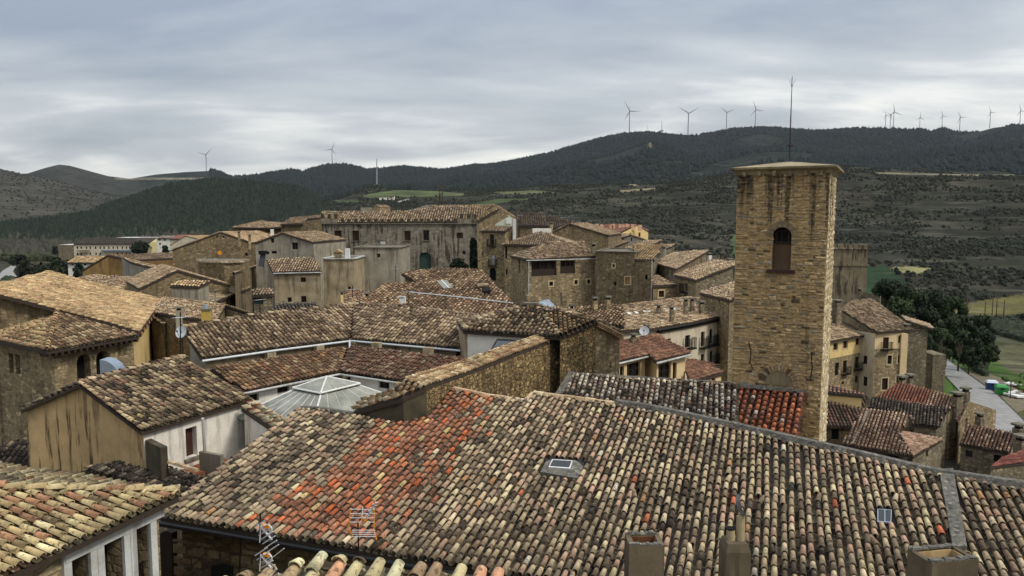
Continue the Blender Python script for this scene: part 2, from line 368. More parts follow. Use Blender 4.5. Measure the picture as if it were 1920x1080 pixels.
def roof(T, A, B, slope, poly, P, lod='far', C=None, up=1, sp=.25, ex=.40, single=0, pans=False, holes=(), palfn=None,
         base=None, wall=None, inset=.25, walls={}, mat=None, name='roof_tiles', sag=.04, deck=True, thick=.14, jit=1.0, wide=1.0, skip=()):
    """one roof slope of thing T: deck, tiles and the walls that stand below its edges. poly: pixels or 3D points"""
    f = frame(A, B, slope, C, up); W = np.array([onp(f, p) for p in poly]); st = st_of(f, W)
    hs = [st_of(f, np.array([onp(f, p) for p in h])) for h in holes]
    mat = mat or (M['tile'] if lod != 'far' else M['tilefar'])
    ph = random.random()*9
    rows = []
    for (s, a, b) in columns(f, st, sp, hs):
        t = a+random.uniform(-.03, .03)*jit; wob = random.uniform(0, 6)
        while t < b-.06:
            e = ex*random.uniform(.8, 1.2); e = min(e, b-t)
            rows.append((s+.015*jit*math.sin(t*.9+wob)+random.uniform(-.004, .004)*jit, t, e, (random.gauss(0, .012*jit) if random.random() > .02 else random.gauss(0, .10*min(jit, 1.5))), random.uniform(.95, 1.06)*sp/.25*wide)); t += e
    rows = np.array(rows)
    f['st'] = st; f['W'] = W
    if len(rows):
        zoff = sag*hnoise(rows[:, 0]*.8, rows[:, 1]*.8, ph)
        cen = f['o']+rows[:, :1]*f['c']+rows[:, 1:2]*f['u']+zoff[:, None]*f['n']
        m = len(rows); col = np.zeros((m, 3))
        if palfn:
            for i in range(m):
                cc, ww = palfn(rows[i, 0], rows[i, 1]); col[i] = cc[RNG.choice(len(ww), p=ww)]
        else: col = P[0][RNG.choice(len(P[1]), size=m, p=P[1])]
        mw = {'near': 0, 'mid': .25, 'far': .5}[lod]; col = col*(1-mw)+mw*(P[0]*P[1][:, None]).sum(0)
        lev = RNG.integers(0, 4, m); raw = col.copy(); col = col*np.array([.84, .95, 1.05, 1.16])[lev][:, None]
        yaw = rows[:, 3]; cy, sy = np.cos(yaw), np.sin(yaw)
        Xa = f['c'][None]*cy[:, None]+f['u'][None]*sy[:, None]; Ya = -f['c'][None]*sy[:, None]+f['u'][None]*cy[:, None]
        # each tile tilts a little less than the roof: its lower end rides on the tile below
        ln = rows[:, 2]*1.12
        px, py = proj(cen); inview = (px > -10) & (px < 1930) & (py > 0) & (py < 1090)
        dist = np.linalg.norm(cen, axis=1); ln_ok = rows[:, 2] > ex*.45
        order = np.argsort(np.where(inview & ln_ok, dist, 1e9)); sel = np.zeros(m, bool)
        if single:
            sel[order[:single]] = True; sel &= inview & ln_ok
        for i in np.where(sel)[0]:
            k = (lod, mat.name, tuple(np.round(col[i], 4)))
            if k not in VAR:
                tv, tf = TT[lod]; VAR[k] = mesh('tile', tv, [tf], mat, col=np.append(col[i], 1.), smooth=False)
            o = bpy.data.objects.new('tile', VAR[k]); COL.objects.link(o); o.parent = T.o
            w_ = rows[i, 4]; MX = Matrix.Identity(4)
            for r_ in range(3):
                MX[r_][0] = Xa[i, r_]*w_; MX[r_][1] = Ya[i, r_]*ln[i]; MX[r_][2] = f['n'][r_]*w_; MX[r_][3] = cen[i, r_]-T.loc[r_]
            o.matrix_local = MX
        rest = ~sel
        if rest.any():
            tv, tf = TT[lod]; q = rest.sum(); w_ = rows[rest, 4]
            V = cen[rest][:, None]+tv[None, :, :1]*Xa[rest][:, None]*w_[:, None, None]+tv[None, :, 1:2]*(Ya[rest]*ln[rest][:, None])[:, None]+tv[None, :, 2:]*f['n'][None, None]*w_[:, None, None]
            F = (tf[None]+(np.arange(q)*len(tv))[:, None, None]).reshape(-1, 4)
            C4 = np.concatenate([np.repeat(col[rest], len(tv), 0), np.ones((q*len(tv), 1))], 1)
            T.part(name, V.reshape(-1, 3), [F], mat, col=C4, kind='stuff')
    if pans:
        mb = []; nF = []; C4 = []; k = 0
        for (s, a, b) in columns(f, st, sp, hs):
            s2 = s+sp*.5; t = a-.02
            while t < b:
                e = min(ex*random.uniform(.9, 1.1), b-t)
                z0 = sag*hnoise(s2*.8, t*.8, ph)
                cc = P[0][RNG.choice(len(P[1]), p=P[1])]*random.uniform(.14, .26)  # shade between the cover tiles is put into this darkened colour
                for tt, dz in ((t, .012), (t+e, -.012)):
                    for q, zz in ((-.5, .0), (-.2, -.05), (.2, -.05), (.5, .0)):
                        mb.append(f['o']+(s2+q*sp*.8)*f['c']+tt*f['u']+(z0+zz+dz-.01)*f['n']); C4.append(np.append(cc, 1))
                nF += [(k, k+1, k+5, k+4), (k+1, k+2, k+6, k+5), (k+2, k+3, k+7, k+6)]; k += 8; t += e+.001
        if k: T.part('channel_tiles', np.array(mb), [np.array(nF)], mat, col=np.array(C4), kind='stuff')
    if deck:
        n = len(W); dn = -.09*f['n']; top = W+dn; bot = top-np.array([0, 0, thick])
        V = np.concatenate([top, bot]); F = [tuple(range(n)), tuple(range(n, 2*n))[::-1]]+[(i, (i+1) % n, n+(i+1) % n, n+i) for i in range(n)]
        T.part('roof_deck', V, F, M['deck'])
    if base is not None:
        cen0 = W.mean(0); n = len(W)
        area = sum(W[i][0]*W[(i+1) % n][1]-W[(i+1) % n][0]*W[i][1] for i in range(n))
        def edge(i):
            a = W[i % n]; b = W[(i+1) % n]; d = b[:2]-a[:2]; L_ = np.linalg.norm(d); d = d/max(L_, 1e-6)
            nn = np.array([-d[1], d[0]])*(1 if area > 0 else -1); return a, b, nn, L_
        ins = []
        for i in range(n):   # inset corner i between edges i-1 and i
            a0, b0, n0, l0 = edge(i-1); a1, b1, n1, l1 = edge(i)
            k = 1+np.dot(n0, n1); off = (n0+n1)/max(k, .35)*inset
            p = W[i].copy(); p[:2] += off
            p[2] = f['o'][2]-(np.dot(p[:2]-f['o'][:2], f['n'][:2]))/f['n'][2] if f['n'][2] > .05 else p[2]
            p[2] -= thick+.03
            ins.append(p)
        for i in range(n):
            if i in skip: continue
            wm, hl = walls.get(i, (wall, ()))
            a, b = ins[i], ins[(i+1) % n]
            if np.linalg.norm((b-a)[:2]) < .05: continue
            panel(T, [a, b], base, M[wm], hl)
    return f
def panel(T, top, zb, mat, holes=(), depth=.22, col=None, name='wall', flip=False):
    """vertical wall under the polyline top (straight in plan) with openings given as pixel boxes (cx,cy,w,h,kind[,opts])"""
    top = [np.array(p, float) for p in top]; a, b = top[0], top[-1]
    d = (b-a)[:2]; Lw = np.linalg.norm(d); d3 = np.array([d[0]/Lw, d[1]/Lw, 0]); nr = np.array([d3[1], -d3[0], 0])
    if np.dot(nr, a) > 0: nr = -nr       # towards the camera
    us = [np.dot(p-a, d3) for p in top]; zs = [p[2] for p in top]
    zt = lambda u: float(np.interp(u, us, zs)); rects = []
    den = np.dot(nr, a)
    for h in holes:
        cx, cy, w_, hh = h[:4]
        def hit(px, py): r_ = ray(px, py); return r_*(den/np.dot(r_, nr))
        l = hit(cx-w_/2, cy); r = hit(cx+w_/2, cy); t = hit(cx, cy-hh/2); bt = hit(cx, cy+hh/2)
        u0, u1 = sorted((np.dot(l-a, d3), np.dot(r-a, d3))); z0, z1 = bt[2], t[2]
        u0 = max(.02, u0); u1 = min(Lw-.02, u1)
        if u1-u0 < .03: continue
        z1 = min(z1, zt(u0)-.05, zt(u1)-.05); z0 = max(z0, zb+.02)
        if z1-z0 < .05: continue
        rects.append((u0, u1, z0, z1, h[4], h[5] if len(h) > 5 else {}))
    cuts = sorted(set([0, Lw]+[round(u, 4) for u in us]+[r_[0] for r_ in rects]+[r_[1] for r_ in rects]))
    V = []; F = []
    def P(u, z, dd=0): V.append(a+d3*u+np.array([0, 0, z-a[2]])-nr*dd); return len(V)-1
    for u0, u1 in zip(cuts[:-1], cuts[1:]):
        if u1-u0 < 1e-4: continue
        mid = (u0+u1)/2; rs = sorted([(q[2], q[3]) for q in rects if q[0] < mid < q[1]])
        z = zb
        for (h0, h1) in rs:
            if h0 > z: F.append((P(u0, z), P(u1, z), P(u1, h0), P(u0, h0)))
            z = max(z, h1)
        F.append((P(u0, z), P(u1, z), P(u1, zt(u1)), P(u0, zt(u0))))
    for (u0, u1, z0, z1, kd, op) in rects:
        dp = op.get('depth', depth)
        for (p, q) in (((u0, z0), (u0, z1)), ((u0, z1), (u1, z1)), ((u1, z1), (u1, z0)), ((u1, z0), (u0, z0))):
            F.append((P(*p), P(*q), P(q[0], q[1], dp), P(p[0], p[1], dp)))
    wo = T.part(name, V, F, mat, col=col)
    for rc in rects: window(T, a, d3, nr, rc, depth, mat)
    return dict(a=a, d=d3, n=nr, rects=rects, o=wo)
def window(T, a, d3, nr, rc, depth, wallmat):
    u0, u1, z0, z1, kd, op = rc; dp = op.get('depth', depth)
    w_ = u1-u0; h_ = z1-z0; ax = (d3[0], d3[1])
    def C(u, z, dd): return a+d3*u+np.array([0, 0, z-a[2]])-nr*dd
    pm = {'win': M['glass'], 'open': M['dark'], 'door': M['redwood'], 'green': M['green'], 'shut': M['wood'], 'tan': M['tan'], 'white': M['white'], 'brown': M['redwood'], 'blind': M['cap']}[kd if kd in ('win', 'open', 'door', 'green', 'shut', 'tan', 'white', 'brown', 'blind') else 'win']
    nm = 'door' if kd in ('door', 'green') else 'window'
    mb = MB(); V = [C(u0, z0, dp), C(u1, z0, dp), C(u1, z1, dp), C(u0, z1, dp), C(u0, z0, dp+.05), C(u1, z0, dp+.05), C(u1, z1, dp+.05), C(u0, z1, dp+.05)]
    mb.add(V, [(0, 1, 2, 3), (4, 5, 6, 7), (0, 1, 5, 4), (1, 2, 6, 5), (2, 3, 7, 6), (3, 0, 4, 7)])
    o = T.part(nm, mb.V, mb.F, pm)
    if op.get('frame', kd in ('win', 'brown') and w_ > .35):
        fm = MB(); t = .06; q = dp-.05
        fm.box(C(u0+t/2, z0, q), (t, .04, h_), ax).box(C(u1-t/2, z0, q), (t, .04, h_), ax)
        fm.box(C((u0+u1)/2, z0+.001, q), (w_-2*t, .04, t), ax).box(C((u0+u1)/2, z1-t-.001, q), (w_-2*t, .04, t), ax)
        if w_ > .5: fm.box(C((u0+u1)/2, z0+t, q), (t, .036, h_-2*t), ax)
        for k in range(op.get('bars', 1)):
            fm.box(C((u0+u1)/2, z0+h_*(k+1)/(op.get('bars', 1)+1), q+.01), (w_-2*t, .03, t*.8), ax)
        T.part('frame', fm.V, fm.F, op.get('fm', M['wood']), parent=o)
    if op.get('sill'):
        s = MB(); s.box(C((u0+u1)/2, z0-.12, -.05), (w_+.3, .2, .11), ax); T.part('sill', s.V, s.F, M['surround'] if op['sill'] is True else M[op['sill']], parent=o)
    if op.get('sur'):
        b = .16; s = MB(); sm = M[op['sur']] if isinstance(op['sur'], str) else M['surround']
        s.box(C(u0-b/2, z0-b, -.006), (b, .04, h_+2*b), ax).box(C(u1+b/2, z0-b, -.006), (b, .04, h_+2*b), ax)
        s.box(C((u0+u1)/2, z1, -.006), (w_, .04, b), ax).box(C((u0+u1)/2, z0-b, -.006), (w_, .04, b), ax)
        T.part('surround', s.V, s.F, sm, parent=o)
    if op.get('bal'):
        s = MB(); e = .45; W2 = w_+2*e*.7; D = .6
        s.box(C((u0+u1)/2, z0-.14, -D/2), (W2, D, .12), ax)
        for k in range(int(W2/.14)+1):
            u = (u0+u1)/2-W2/2+k*.14+.03; s.box(C(u, z0-.02, -D+.03), (.025, .025, .95), ax)
        for sd_ in (-1, 1):
            for k in range(4): s.box(C((u0+u1)/2+sd_*(W2/2-.02), z0-.02, -k*.14-.05), (.025, .025, .95), ax)
            s.box(C((u0+u1)/2+sd_*(W2/2-.02), z0+.93, -D/2), (.035, D, .035), ax)
        s.box(C((u0+u1)/2, z0+.93, -D+.03), (W2-.05, .035, .035), ax)
        T.part('balcony', s.V, s.F, M['iron'])
    if op.get('arch'):
        # fill the corners above a round arch, flush with the wall face
        r = w_/2; cx = (u0+u1)/2; zc = z1-r*op.get('ar', 1); n = 10
        for sgn in (-1, 1):
            pts = [(cx+sgn*r*math.cos(t), zc+(z1-zc)*math.sin(t)) for t in np.linspace(0, math.pi/2, n)]
            V = []; F = []
            for (u, z) in pts: V += [C(u, z, 0), C(u, z, dp-.002), C(u, z1, 0)]
            for i in range(n-1):
                k = 3*i; F += [(k, k+3, k+4, k+1), (k, k+3, k+5, k+2)]
            T.part('arch_spandrel', V, F, wallmat)
        if op.get('vous'):
            nv = op['vous']
            for i in range(nv):
                t = math.pi*(i+.5)/nv; dt = math.pi/nv*.44; V = []
                for rr in (r*1.02, r*1.02+.28):
                    for tt in (t-dt, t+dt):
                        for dd in (-.035, .05): V.append(C(cx+rr*math.cos(tt), zc+rr*math.sin(tt)*op.get('ar', 1), dd))
                g = random.uniform(.8, 1.2); cc = np.array(srgb((132, 116, 88)))*g; cc[3] = 1
                T.part('voussoir', V, [(0, 2, 6, 4), (1, 3, 7, 5), (0, 1, 3, 2), (4, 5, 7, 6), (0, 1, 5, 4), (2, 3, 7, 6)], M['stone'], col=cc)
def box_house(T, pts, zb, mat, walls={}, cap=None, top='conc'):
    """flat topped volume over a plan polygon of 3D points (all about the same height)"""
    n = len(pts)
    for i in range(n):
        m, hl = walls.get(i, (mat, ())); panel(T, [pts[i], pts[(i+1) % n]], zb, M[m], hl)
    P = np.array(pts, float)-np.array([0, 0, .01]); c = P.mean(0)
    T.part('flat_roof', P, [tuple(range(n))], M[top])
    if cap:
        mb = MB()
        for i in range(n):
            a, b = np.array(pts[i], float), np.array(pts[(i+1) % n], float); d = b-a; L_ = np.linalg.norm(d[:2])
            if L_ < .05: continue
            q = (a+b)/2; q[2] = min(a[2], b[2])+.004+.003*i; mb.box(q, (L_+.1, .36, .12), (d[0], d[1]))
        T.part('coping', mb.V, mb.F, M[cap])
def ridge(T, pts, P, r=.11, ln=.42, lod='near', single=True, name='ridge_tile', lift=.02, mat=None, kind=None):
    """half round tiles laid along a ridge or hip"""
    mat = mat or M['tile']; allV = []; allF = []; allC = []; k = 0; tv, tf = TT[lod]
    for a, b in zip(pts[:-1], pts[1:]):
        a = np.array(a, float); b = np.array(b, float); d = b-a; L_ = np.linalg.norm(d); d /= L_; n = max(1, int(L_/ln))
        c = np.cross(d, [0, 0, 1.]); c /= np.linalg.norm(c); nn = np.cross(c, d)
        for i in range(n):
            p = a+d*(L_*i/n)+nn*lift; s = r/.095*random.uniform(.93, 1.07); cc = P[0][RNG.choice(len(P[1]), p=P[1])]*random.uniform(.9, 1.1)
            V = p+tv[:, :1]*c*s+tv[:, 1:2]*d*(L_/n*1.1)+tv[:, 2:]*nn*s
            if single: T.part(name, V, [tf], mat, col=np.append(cc, 1.))
            else: allV.append(V); allF.append(tf+k*len(tv)); allC.append(np.tile(np.append(cc, 1.), (len(tv), 1))); k += 1
    if not single and k: T.part(name+'s', np.concatenate(allV), [np.concatenate(allF)], mat, col=np.concatenate(allC), kind='stuff')
def masonry(T, a, d3, nr, u0, u1, z0, z1, hrow, wmin, wmax, cols, single, avoid=(), zt=None, proud=.03, quoin=0, mat=None, name='stone'):
    """irregular coursed stones standing slightly proud of a wall plane"""
    cc, ww = cols; items = []; z = z0; r = 0; wav = .03
    while z < z1-.04:
        h = random.uniform(.55, 1.6)*hrow; h = min(h, z1-z); u = u0
        while u < u1-.02:
            ed = quoin and (u-u0 < .05 or u1-u < quoin+.1)
            w_ = random.uniform(wmin, wmax)*(1.0 if not (quoin and u-u0 < .05) else 1)
            if quoin and u-u0 < .05: w_ = quoin*(1.25 if r % 2 else .75)
            w_ = min(w_, u1-u)
            if u1-(u+w_) < wmin*.6: w_ = u1-u
            cu, cz = u+w_/2, z+h/2
            ok = all(not (q[0] < cu < q[1] and q[2] < cz < q[3]) for q in avoid) and (zt is None or z+h < zt(cu))
            if ok and random.random() > .13: items.append((u, z+wav*math.sin(u*2.1+r*.7)+random.uniform(-.015, .015), w_, h*random.uniform(.72, 1.12)))
            u += w_
        z += h; r += 1
    g = .012; bV = []; bF = []; bC = []; k = 0
    items.sort(key=lambda q: -q[2]*q[3]); tf = [(0, 1, 5, 4), (1, 2, 6, 5), (2, 3, 7, 6), (3, 0, 4, 7), (4, 5, 6, 7)]
    for i, (u, z, w_, h) in enumerate(items):
        pr = proud*random.uniform(.25, 1.5); ch = min(.045, w_*.2, h*.25); j = lambda s: random.uniform(-s, s)
        base = [(u+g+j(.02), z+g+j(.02)), (u+w_-g+j(.02), z+g+j(.02)), (u+w_-g+j(.02), z+h-g+j(.02)), (u+g+j(.02), z+h-g+j(.02))]
        m = (u+w_/2, z+h/2); V = [a+d3*p[0]+np.array([0, 0, p[1]-a[2]])-nr*.02 for p in base]
        V += [a+d3*(p[0]+math.copysign(ch, m[0]-p[0]))+np.array([0, 0, p[1]+math.copysign(ch, m[1]-p[1])-a[2]])+nr*(pr+j(.012)) for p in base]
        c = cc[RNG.choice(len(ww), p=ww)]*random.uniform(.8, 1.15)
        if i < single: T.part(name, V, tf, mat or M['stone'], col=np.append(c, 1.))
        else:
            bV += V; bF += [tuple(x+k for x in q) for q in tf]; bC += [np.append(c, 1.)]*8; k += 8
    if k: T.part('small_stones', np.array(bV), [np.array(bF)], mat or M['stone'], col=np.array(bC), kind='stuff')
def chimney(px, py, Y, wpx, hpx, label, mat='rub_grey', top='cap', group=None, extra=3.0, hood=True, rot=20):
    """masonry chimney: px,py = top centre; hpx = visible height"""
    k = Y/FPX; p = Yp(px, py, Y); w_ = wpx*k; h = hpx*k
    T = Thing('chimney', label, 'chimney', (p[0], p[1], p[2]-h), group)
    ax = (math.cos(R(rot)), math.sin(R(rot)))
    hh = min(.35*h, .5) if hood else 0
    mb = MB(); mb.box((p[0], p[1], p[2]-h-extra), (w_, w_*.9, h-hh+extra), ax); T.part('shaft', mb.V, mb.F, M[mat])
    if hood:
        mb = MB(); a = np.array([ax[0], ax[1], 0]); b = np.array([-ax[1], ax[0], 0])
        mb.box(p-[0, 0, hh], (w_*.7, w_*.62, hh*.6), ax)
        T.part('vent', mb.V, mb.F, M['dark'])
        mb = MB(); mb.box(p-[0, 0, hh*.4], (w_*1.3, w_*1.2, hh*.4), ax); T.part('cap', mb.V, mb.F, M[top])
    return T
# ---------------------------------------------------------------- terrain
def tab(c, pts): xs, ys = zip(*pts); return np.interp(c, xs, ys)
T_D = [(-300, 322), (0, 330), (60, 325), (95, 314), (120, 308), (140, 310), (170, 318), (210, 329), (250, 334), (300, 326), (350, 322), (400, 320), (415, 323), (435, 333), (480, 330), (520, 322), (550, 317), (570, 321), (590, 314), (620, 307), (660, 308), (690, 316), (720, 315), (760, 311), (800, 315), (830, 318), (880, 309), (930, 303), (960, 298), (1030, 283), (1100, 262), (1140, 252), (1170, 246), (1230, 243), (1260, 247), (1300, 250), (1330, 246), (1370, 238), (1430, 236), (1500, 241), (1550, 241), (1600, 237), (1640, 235), (1690, 240), (1710, 238), (1735, 243), (1755, 237), (1790, 246), (1820, 243), (1850, 235), (1880, 232), (1920, 232), (2220, 238)]
T_C = [(-300, 295), (0, 315), (50, 326), (100, 336), (150, 350), (200, 362), (250, 372), (330, 380), (430, 350), (500, 345), (560, 350), (640, 345), (700, 350), (800, 345), (850, 335), (900, 330), (1000, 320), (1080, 300), (1150, 285), (1215, 262), (1300, 285), (1400, 272), (1500, 275), (1600, 290), (1700, 280), (1800, 270), (1920, 265), (2220, 262)]
T_B = [(-300, 435), (0, 412), (100, 402), (180, 390), (250, 368), (330, 342), (400, 334), (450, 336), (520, 343), (560, 346), (600, 372), (640, 370), (690, 349), (740, 351), (800, 355), (860, 354), (900, 356), (960, 352), (1040, 346), (1100, 346), (1150, 343), (1200, 345), (1300, 334), (1400, 318), (1500, 310), (1590, 310), (1700, 318), (1800, 325), (1920, 330), (2220, 335)]
T_A = [(-300, 480), (0, 474), (500, 474), (600, 440), (700, 412), (900, 404), (1100, 400), (1300, 412), (1500, 430), (1640, 440), (1920, 452), (2220, 460)]
Z_330 = [(-300, -36), (200, -34), (500, -26), (650, -17), (1250, -17), (1400, -26), (1640, -38), (2220, -42)]
Z_200 = [(-300, -34), (200, -31), (350, -20), (600, -15.5), (1250, -17), (1450, -27), (1600, -32), (1720, -33), (2220, -34)]
Z_115 = [(-300, -27), (200, -24), (350, -17), (600, -15), (1250, -17), (1450, -22), (1600, -25.5), (1900, -26), (2220, -27)]
Z_60 = [(-300, -20), (600, -18), (1250, -18), (1450, -20), (1600, -24), (1900, -25), (2220, -25)]
RR = np.array([0, 60, 115, 200, 330, 640, 950, 1300, 1900, 2350, 3000, 3600, 6000], float)
RB = RR
def ctrlz(c):
    c = np.clip(c, -300, 2220)
    def zz(t, r): return -(tab(c, t)-405.0)/FPX*r*1.0
    # convert photo rows to height with the exact ray slope
    def zy(t, r):
        y = tab(c, t); dy = (540-y)/FPX; dx = (c-960)/FPX; return r*(-st+dy*ct)/np.sqrt((ct+dy*st)**2+dx**2)
    zB = zy(T_B, 950)-np.interp(c, [560, 620], [8., 1.5]); zC = zy(T_C, 1900)-np.interp(c, [300, 560], [0, 7]); zD = zy(T_D, 3000)-np.interp(c, [400, 560], [2, 8])
    return np.stack([np.full_like(c, -18.), tab(c, Z_60), tab(c, Z_115), tab(c, Z_200), tab(c, Z_330), zy(T_A, 640), zB, zB-12, zC, np.minimum(zC, zD)-10, zD, zD-40, zD*0-60.], 0)
def nz(x, y, s, ph=0): 
    return (np.sin(x/s+ph+1.3*np.sin(y/s*.7+ph))*np.cos(y/s*1.1-ph+.9*np.cos(x/s*.6)))
def Hgt(x, y):
    x = np.asarray(x, float); y = np.asarray(y, float); r = np.hypot(x, y); az = np.arctan2(x, y)
    c = 960+FPX*np.tan(np.clip(az, -1.2, 1.2)); c = np.where(np.abs(az) > 1.2, np.where(az > 0, 2220, -300), c); c = np.clip(c, -300, 2220)
    Z = ctrlz(c); i = np.clip(np.searchsorted(RB, r, side='right')-1, 0, len(RB)-2)
    t = np.clip((r-RB[i])/(RB[i+1]-RB[i]), 0, 1)
    z0 = np.take_along_axis(Z, i[None], 0)[0]; z1 = np.take_along_axis(Z, (i+1)[None], 0)[0]
    # crests at 950, 1900, 3000 are rounded, flanks straight
    ts = t*t*(3-2*t); up = (i == 5) | (i == 7) | (i == 9)
    tt = np.where(up, np.sin(t*math.pi/2)**1.15*.6+t*.4, np.where(r > 330, ts, t))
    z = z0+(z1-z0)*tt
    amp = np.clip((r-350)/700, 0, 1)
    crest = np.minimum(np.abs(r-950)/250, np.minimum(np.abs(r-1900)/400, np.abs(r-3000)/500)); crest = np.clip(crest, .08, 1)
    z = z+amp*crest*(9*nz(x, y, 150, 1)+4.5*nz(x, y, 62, 2)+16*nz(x, y, 330, 4)*np.clip((r-1000)/800, 0, 1))
    return z
def G(px, py, lift=0.0, r0=40):
    """first point of the ground seen at a pixel"""
    d = ray(px, py); ts = np.geomspace(r0, 4200, 900); P = d[None]*ts[:, None]; h = Hgt(P[:, 0], P[:, 1]); b = np.where(P[:, 2] < h)[0]
    if not len(b): k = len(ts)-1
    else: k = b[0]
    p = P[k].copy(); p[2] = Hgt(p[0], p[1])+lift; return p
def inpoly(x, y, poly):
    r = np.zeros(x.shape, bool); n = len(poly)
    for i in range(n):
        x0, y0 = poly[i]; x1, y1 = poly[(i+1) % n]
        c = ((y0 <= y) != (y1 <= y)) & (x < x0+(x1-x0)*(y-y0)/((y1-y0) or 1e-9)); r ^= c
    return r
def build_land():
    cs = np.arange(-300, 2221, 5.0); azf = np.arctan((cs-960)/FPX)
    az = np.concatenate([azf, np.linspace(azf[-1], azf[0]+2*math.pi, 60)[1:-1]]); 
    r = np.concatenate([np.linspace(2, 110, 20), np.linspace(115, 640, 110)[0:], np.linspace(644, 950, 90), np.linspace(960, 1900, 90), np.linspace(1915, 3000, 80), np.linspace(3030, 6000, 14), [9000]])
    A, Rr = np.meshgrid(az, r, indexing='ij'); X = Rr*np.sin(A); Y = Rr*np.cos(A); Z = Hgt(X, Y)
    n, m = X.shape; V = np.stack([X, Y, Z], -1).reshape(-1, 3)
    i = np.arange(n)[:, None]; j = np.arange(m-1)[None]; i2 = (i+1) % n
    F = np.stack([i*m+j, i2*m+j, i2*m+j+1, i*m+j+1], -1).reshape(-1, 4)
    px, py = proj(V); vis = V[:, 1] > 5
    r_ = np.hypot(V[:, 0], V[:, 1]); col = np.zeros((len(V), 4)); col[:, 3] = 1
    x, y = V[:, 0], V[:, 1]
    def setc(mask, c): col[mask, :3] = srgb(c)[:3]
    setc(np.ones(len(V), bool), (66, 66, 50))
    n1 = nz(x, y, 40, 3)*.6+nz(x, y, 17, 5)*.4
    # classes: forest is stored in alpha-like green so that trees and ground agree
    scrub = (px > 560) & (r_ > 300) & (r_ < 1250); setc(scrub, (50, 50, 40))
    setc(scrub & (n1 > .25), (58, 55, 46)); setc(scrub & (n1 < -.3), (46, 46, 38))
    # far ridges
    fr = r_ > 1250; setc(fr, (36, 42, 38)); bare = fr & (px < 240) & (r_ < 2400); setc(bare, (66, 64, 57)); setc(bare & (n1 > .3), (58, 56, 50))
    setc(fr & (px < 260) & (r_ > 2400), (52, 53, 47))
    lb = (px < 330) & (r_ > 950) & (r_ < 1300); setc(lb, (58, 57, 50))
    fo = forest_mask(px, py, r_, x, y); setc(fo, (28, 33, 26))
    # valley plains
    val = (px < 560) & (r_ > 200) & (r_ < 650); setc(val, (62, 60, 47))
    setc((px > 1640) & (r_ > 125) & (r_ < 330), (66, 72, 44)); 
    setc((r_ < 150), (92, 86, 74)); setc((px > 1500) & (r_ > 100) & (r_ < 215), (72, 74, 46)); setc((px > 1770) & (r_ > 100) & (r_ < 215) & (py < 760), (66, 90, 40))
    for poly, c in FIELDS:
        setc(inpoly(px, py, poly) & (r_ > 150) & (r_ < 1250) & vis, c)
    for poly, c in TRACKS:
        setc(inpoly(px, py, poly) & (r_ > 640) & vis, c)
    m_, nt, p = newmat('hill_ground'); b = NB(nt)
    at = b.n('ShaderNodeAttribute', attribute_name='tcol'); n2 = b.noise(b.pos(), .045, 8, .7); n3 = b.noise(b.pos((1, 1, 5)), .012, 6, .6); n4 = b.noise(b.pos(), .6, 4, .7)
    c = b.mix(1, at.outputs['Color'], b.ramp(n2, [(.35, .62), (.65, 1.3)]), 'MULTIPLY')
    c = b.mix(1, c, b.ramp(n3, [(.35, .65), (.65, 1.3)]), 'MULTIPLY')
    c = b.mix(1, c, b.ramp(n4, [(.3, .75), (.7, 1.2)]), 'MULTIPLY')
    n5 = b.noise(b.pos((.03, .03, .9)), 1.0, 5, .6, .6); c = b.mix(b.ramp(n5, [(.56, 0.), (.60, .5)]), c, srgb((92, 88, 76))); n6 = b.noise(b.pos((.02, .02, .6)), 1.0, 4, .6, .4); c = b.mix(b.ramp(n6, [(.57, 0.), (.62, .55)]), c, srgb((34, 36, 30)))
    b.l(c, p.inputs['Base Color']); p.inputs['Specular IOR Level'].default_value = .05; b.bump(n2, p, .6, 3.0)
    o = link('hills', mesh('hills', V, [F], m_, col=col, smooth=True)); o['kind'] = 'structure'; o['label'] = 'ground, valley and hills'
FIELDS = [([(672, 367), (735, 357), (800, 357), (872, 363), (868, 367), (790, 369), (720, 370), (690, 372)], (84, 92, 60)),
          ([(625, 376), (660, 374), (688, 378), (670, 380), (640, 380)], (80, 88, 62)),
          ([(880, 382), (935, 373), (985, 372), (1000, 374), (940, 380), (900, 388)], (74, 84, 52)),
          ([(925, 360), (1000, 357), (1055, 362), (990, 364), (940, 364)], (96, 98, 68)),
          ([(540, 398), (600, 394), (640, 396), (610, 401), (560, 401)], (86, 98, 62)),
          ([(1780, 572), (1850, 562), (1960, 545), (1960, 590), (1850, 592), (1790, 585)], (104, 98, 60)),
          ([(1612, 500), (1660, 500), (1700, 525), (1690, 545), (1612, 560)], (44, 62, 40)),
          ([(1665, 502), (1700, 499), (1752, 503), (1722, 514), (1690, 512)], (122, 118, 80)),
          ([(1374, 440), (1384, 440), (1384, 480), (1374, 480)], (64, 78, 46)),
          ([(1840, 650), (1990, 640), (1990, 700), (1900, 700), (1860, 672)], (92, 90, 66)),
          ([(-20, 330), (-19, 330), (-19, 331)], (90, 80, 60))]
TRACKS = [([(757, 334), (762, 334), (768, 345), (766, 350), (762, 348), (763, 342)], (170, 145, 110)),
          ([(803, 331), (815, 323), (818, 326), (806, 334)], (150, 132, 104)),
          ([(1160, 357), (1230, 352), (1228, 355), (1165, 361)], (140, 128, 100)),
          ([(1180, 345), (1195, 346), (1193, 349), (1180, 348)], (150, 136, 108)),
          ([(1216, 262), (1222, 262), (1222, 276), (1214, 286), (1212, 283), (1218, 275)], (130, 116, 88)),
          ([(215, 333), (430, 333), (430, 336), (330, 337), (215, 337)], (112, 106, 90)),
          ([(745, 378), (765, 372), (768, 374), (748, 381)], (150, 150, 135)),
          ([(1640, 323), (1900, 329), (1900, 331), (1640, 326)], (120, 112, 90))]
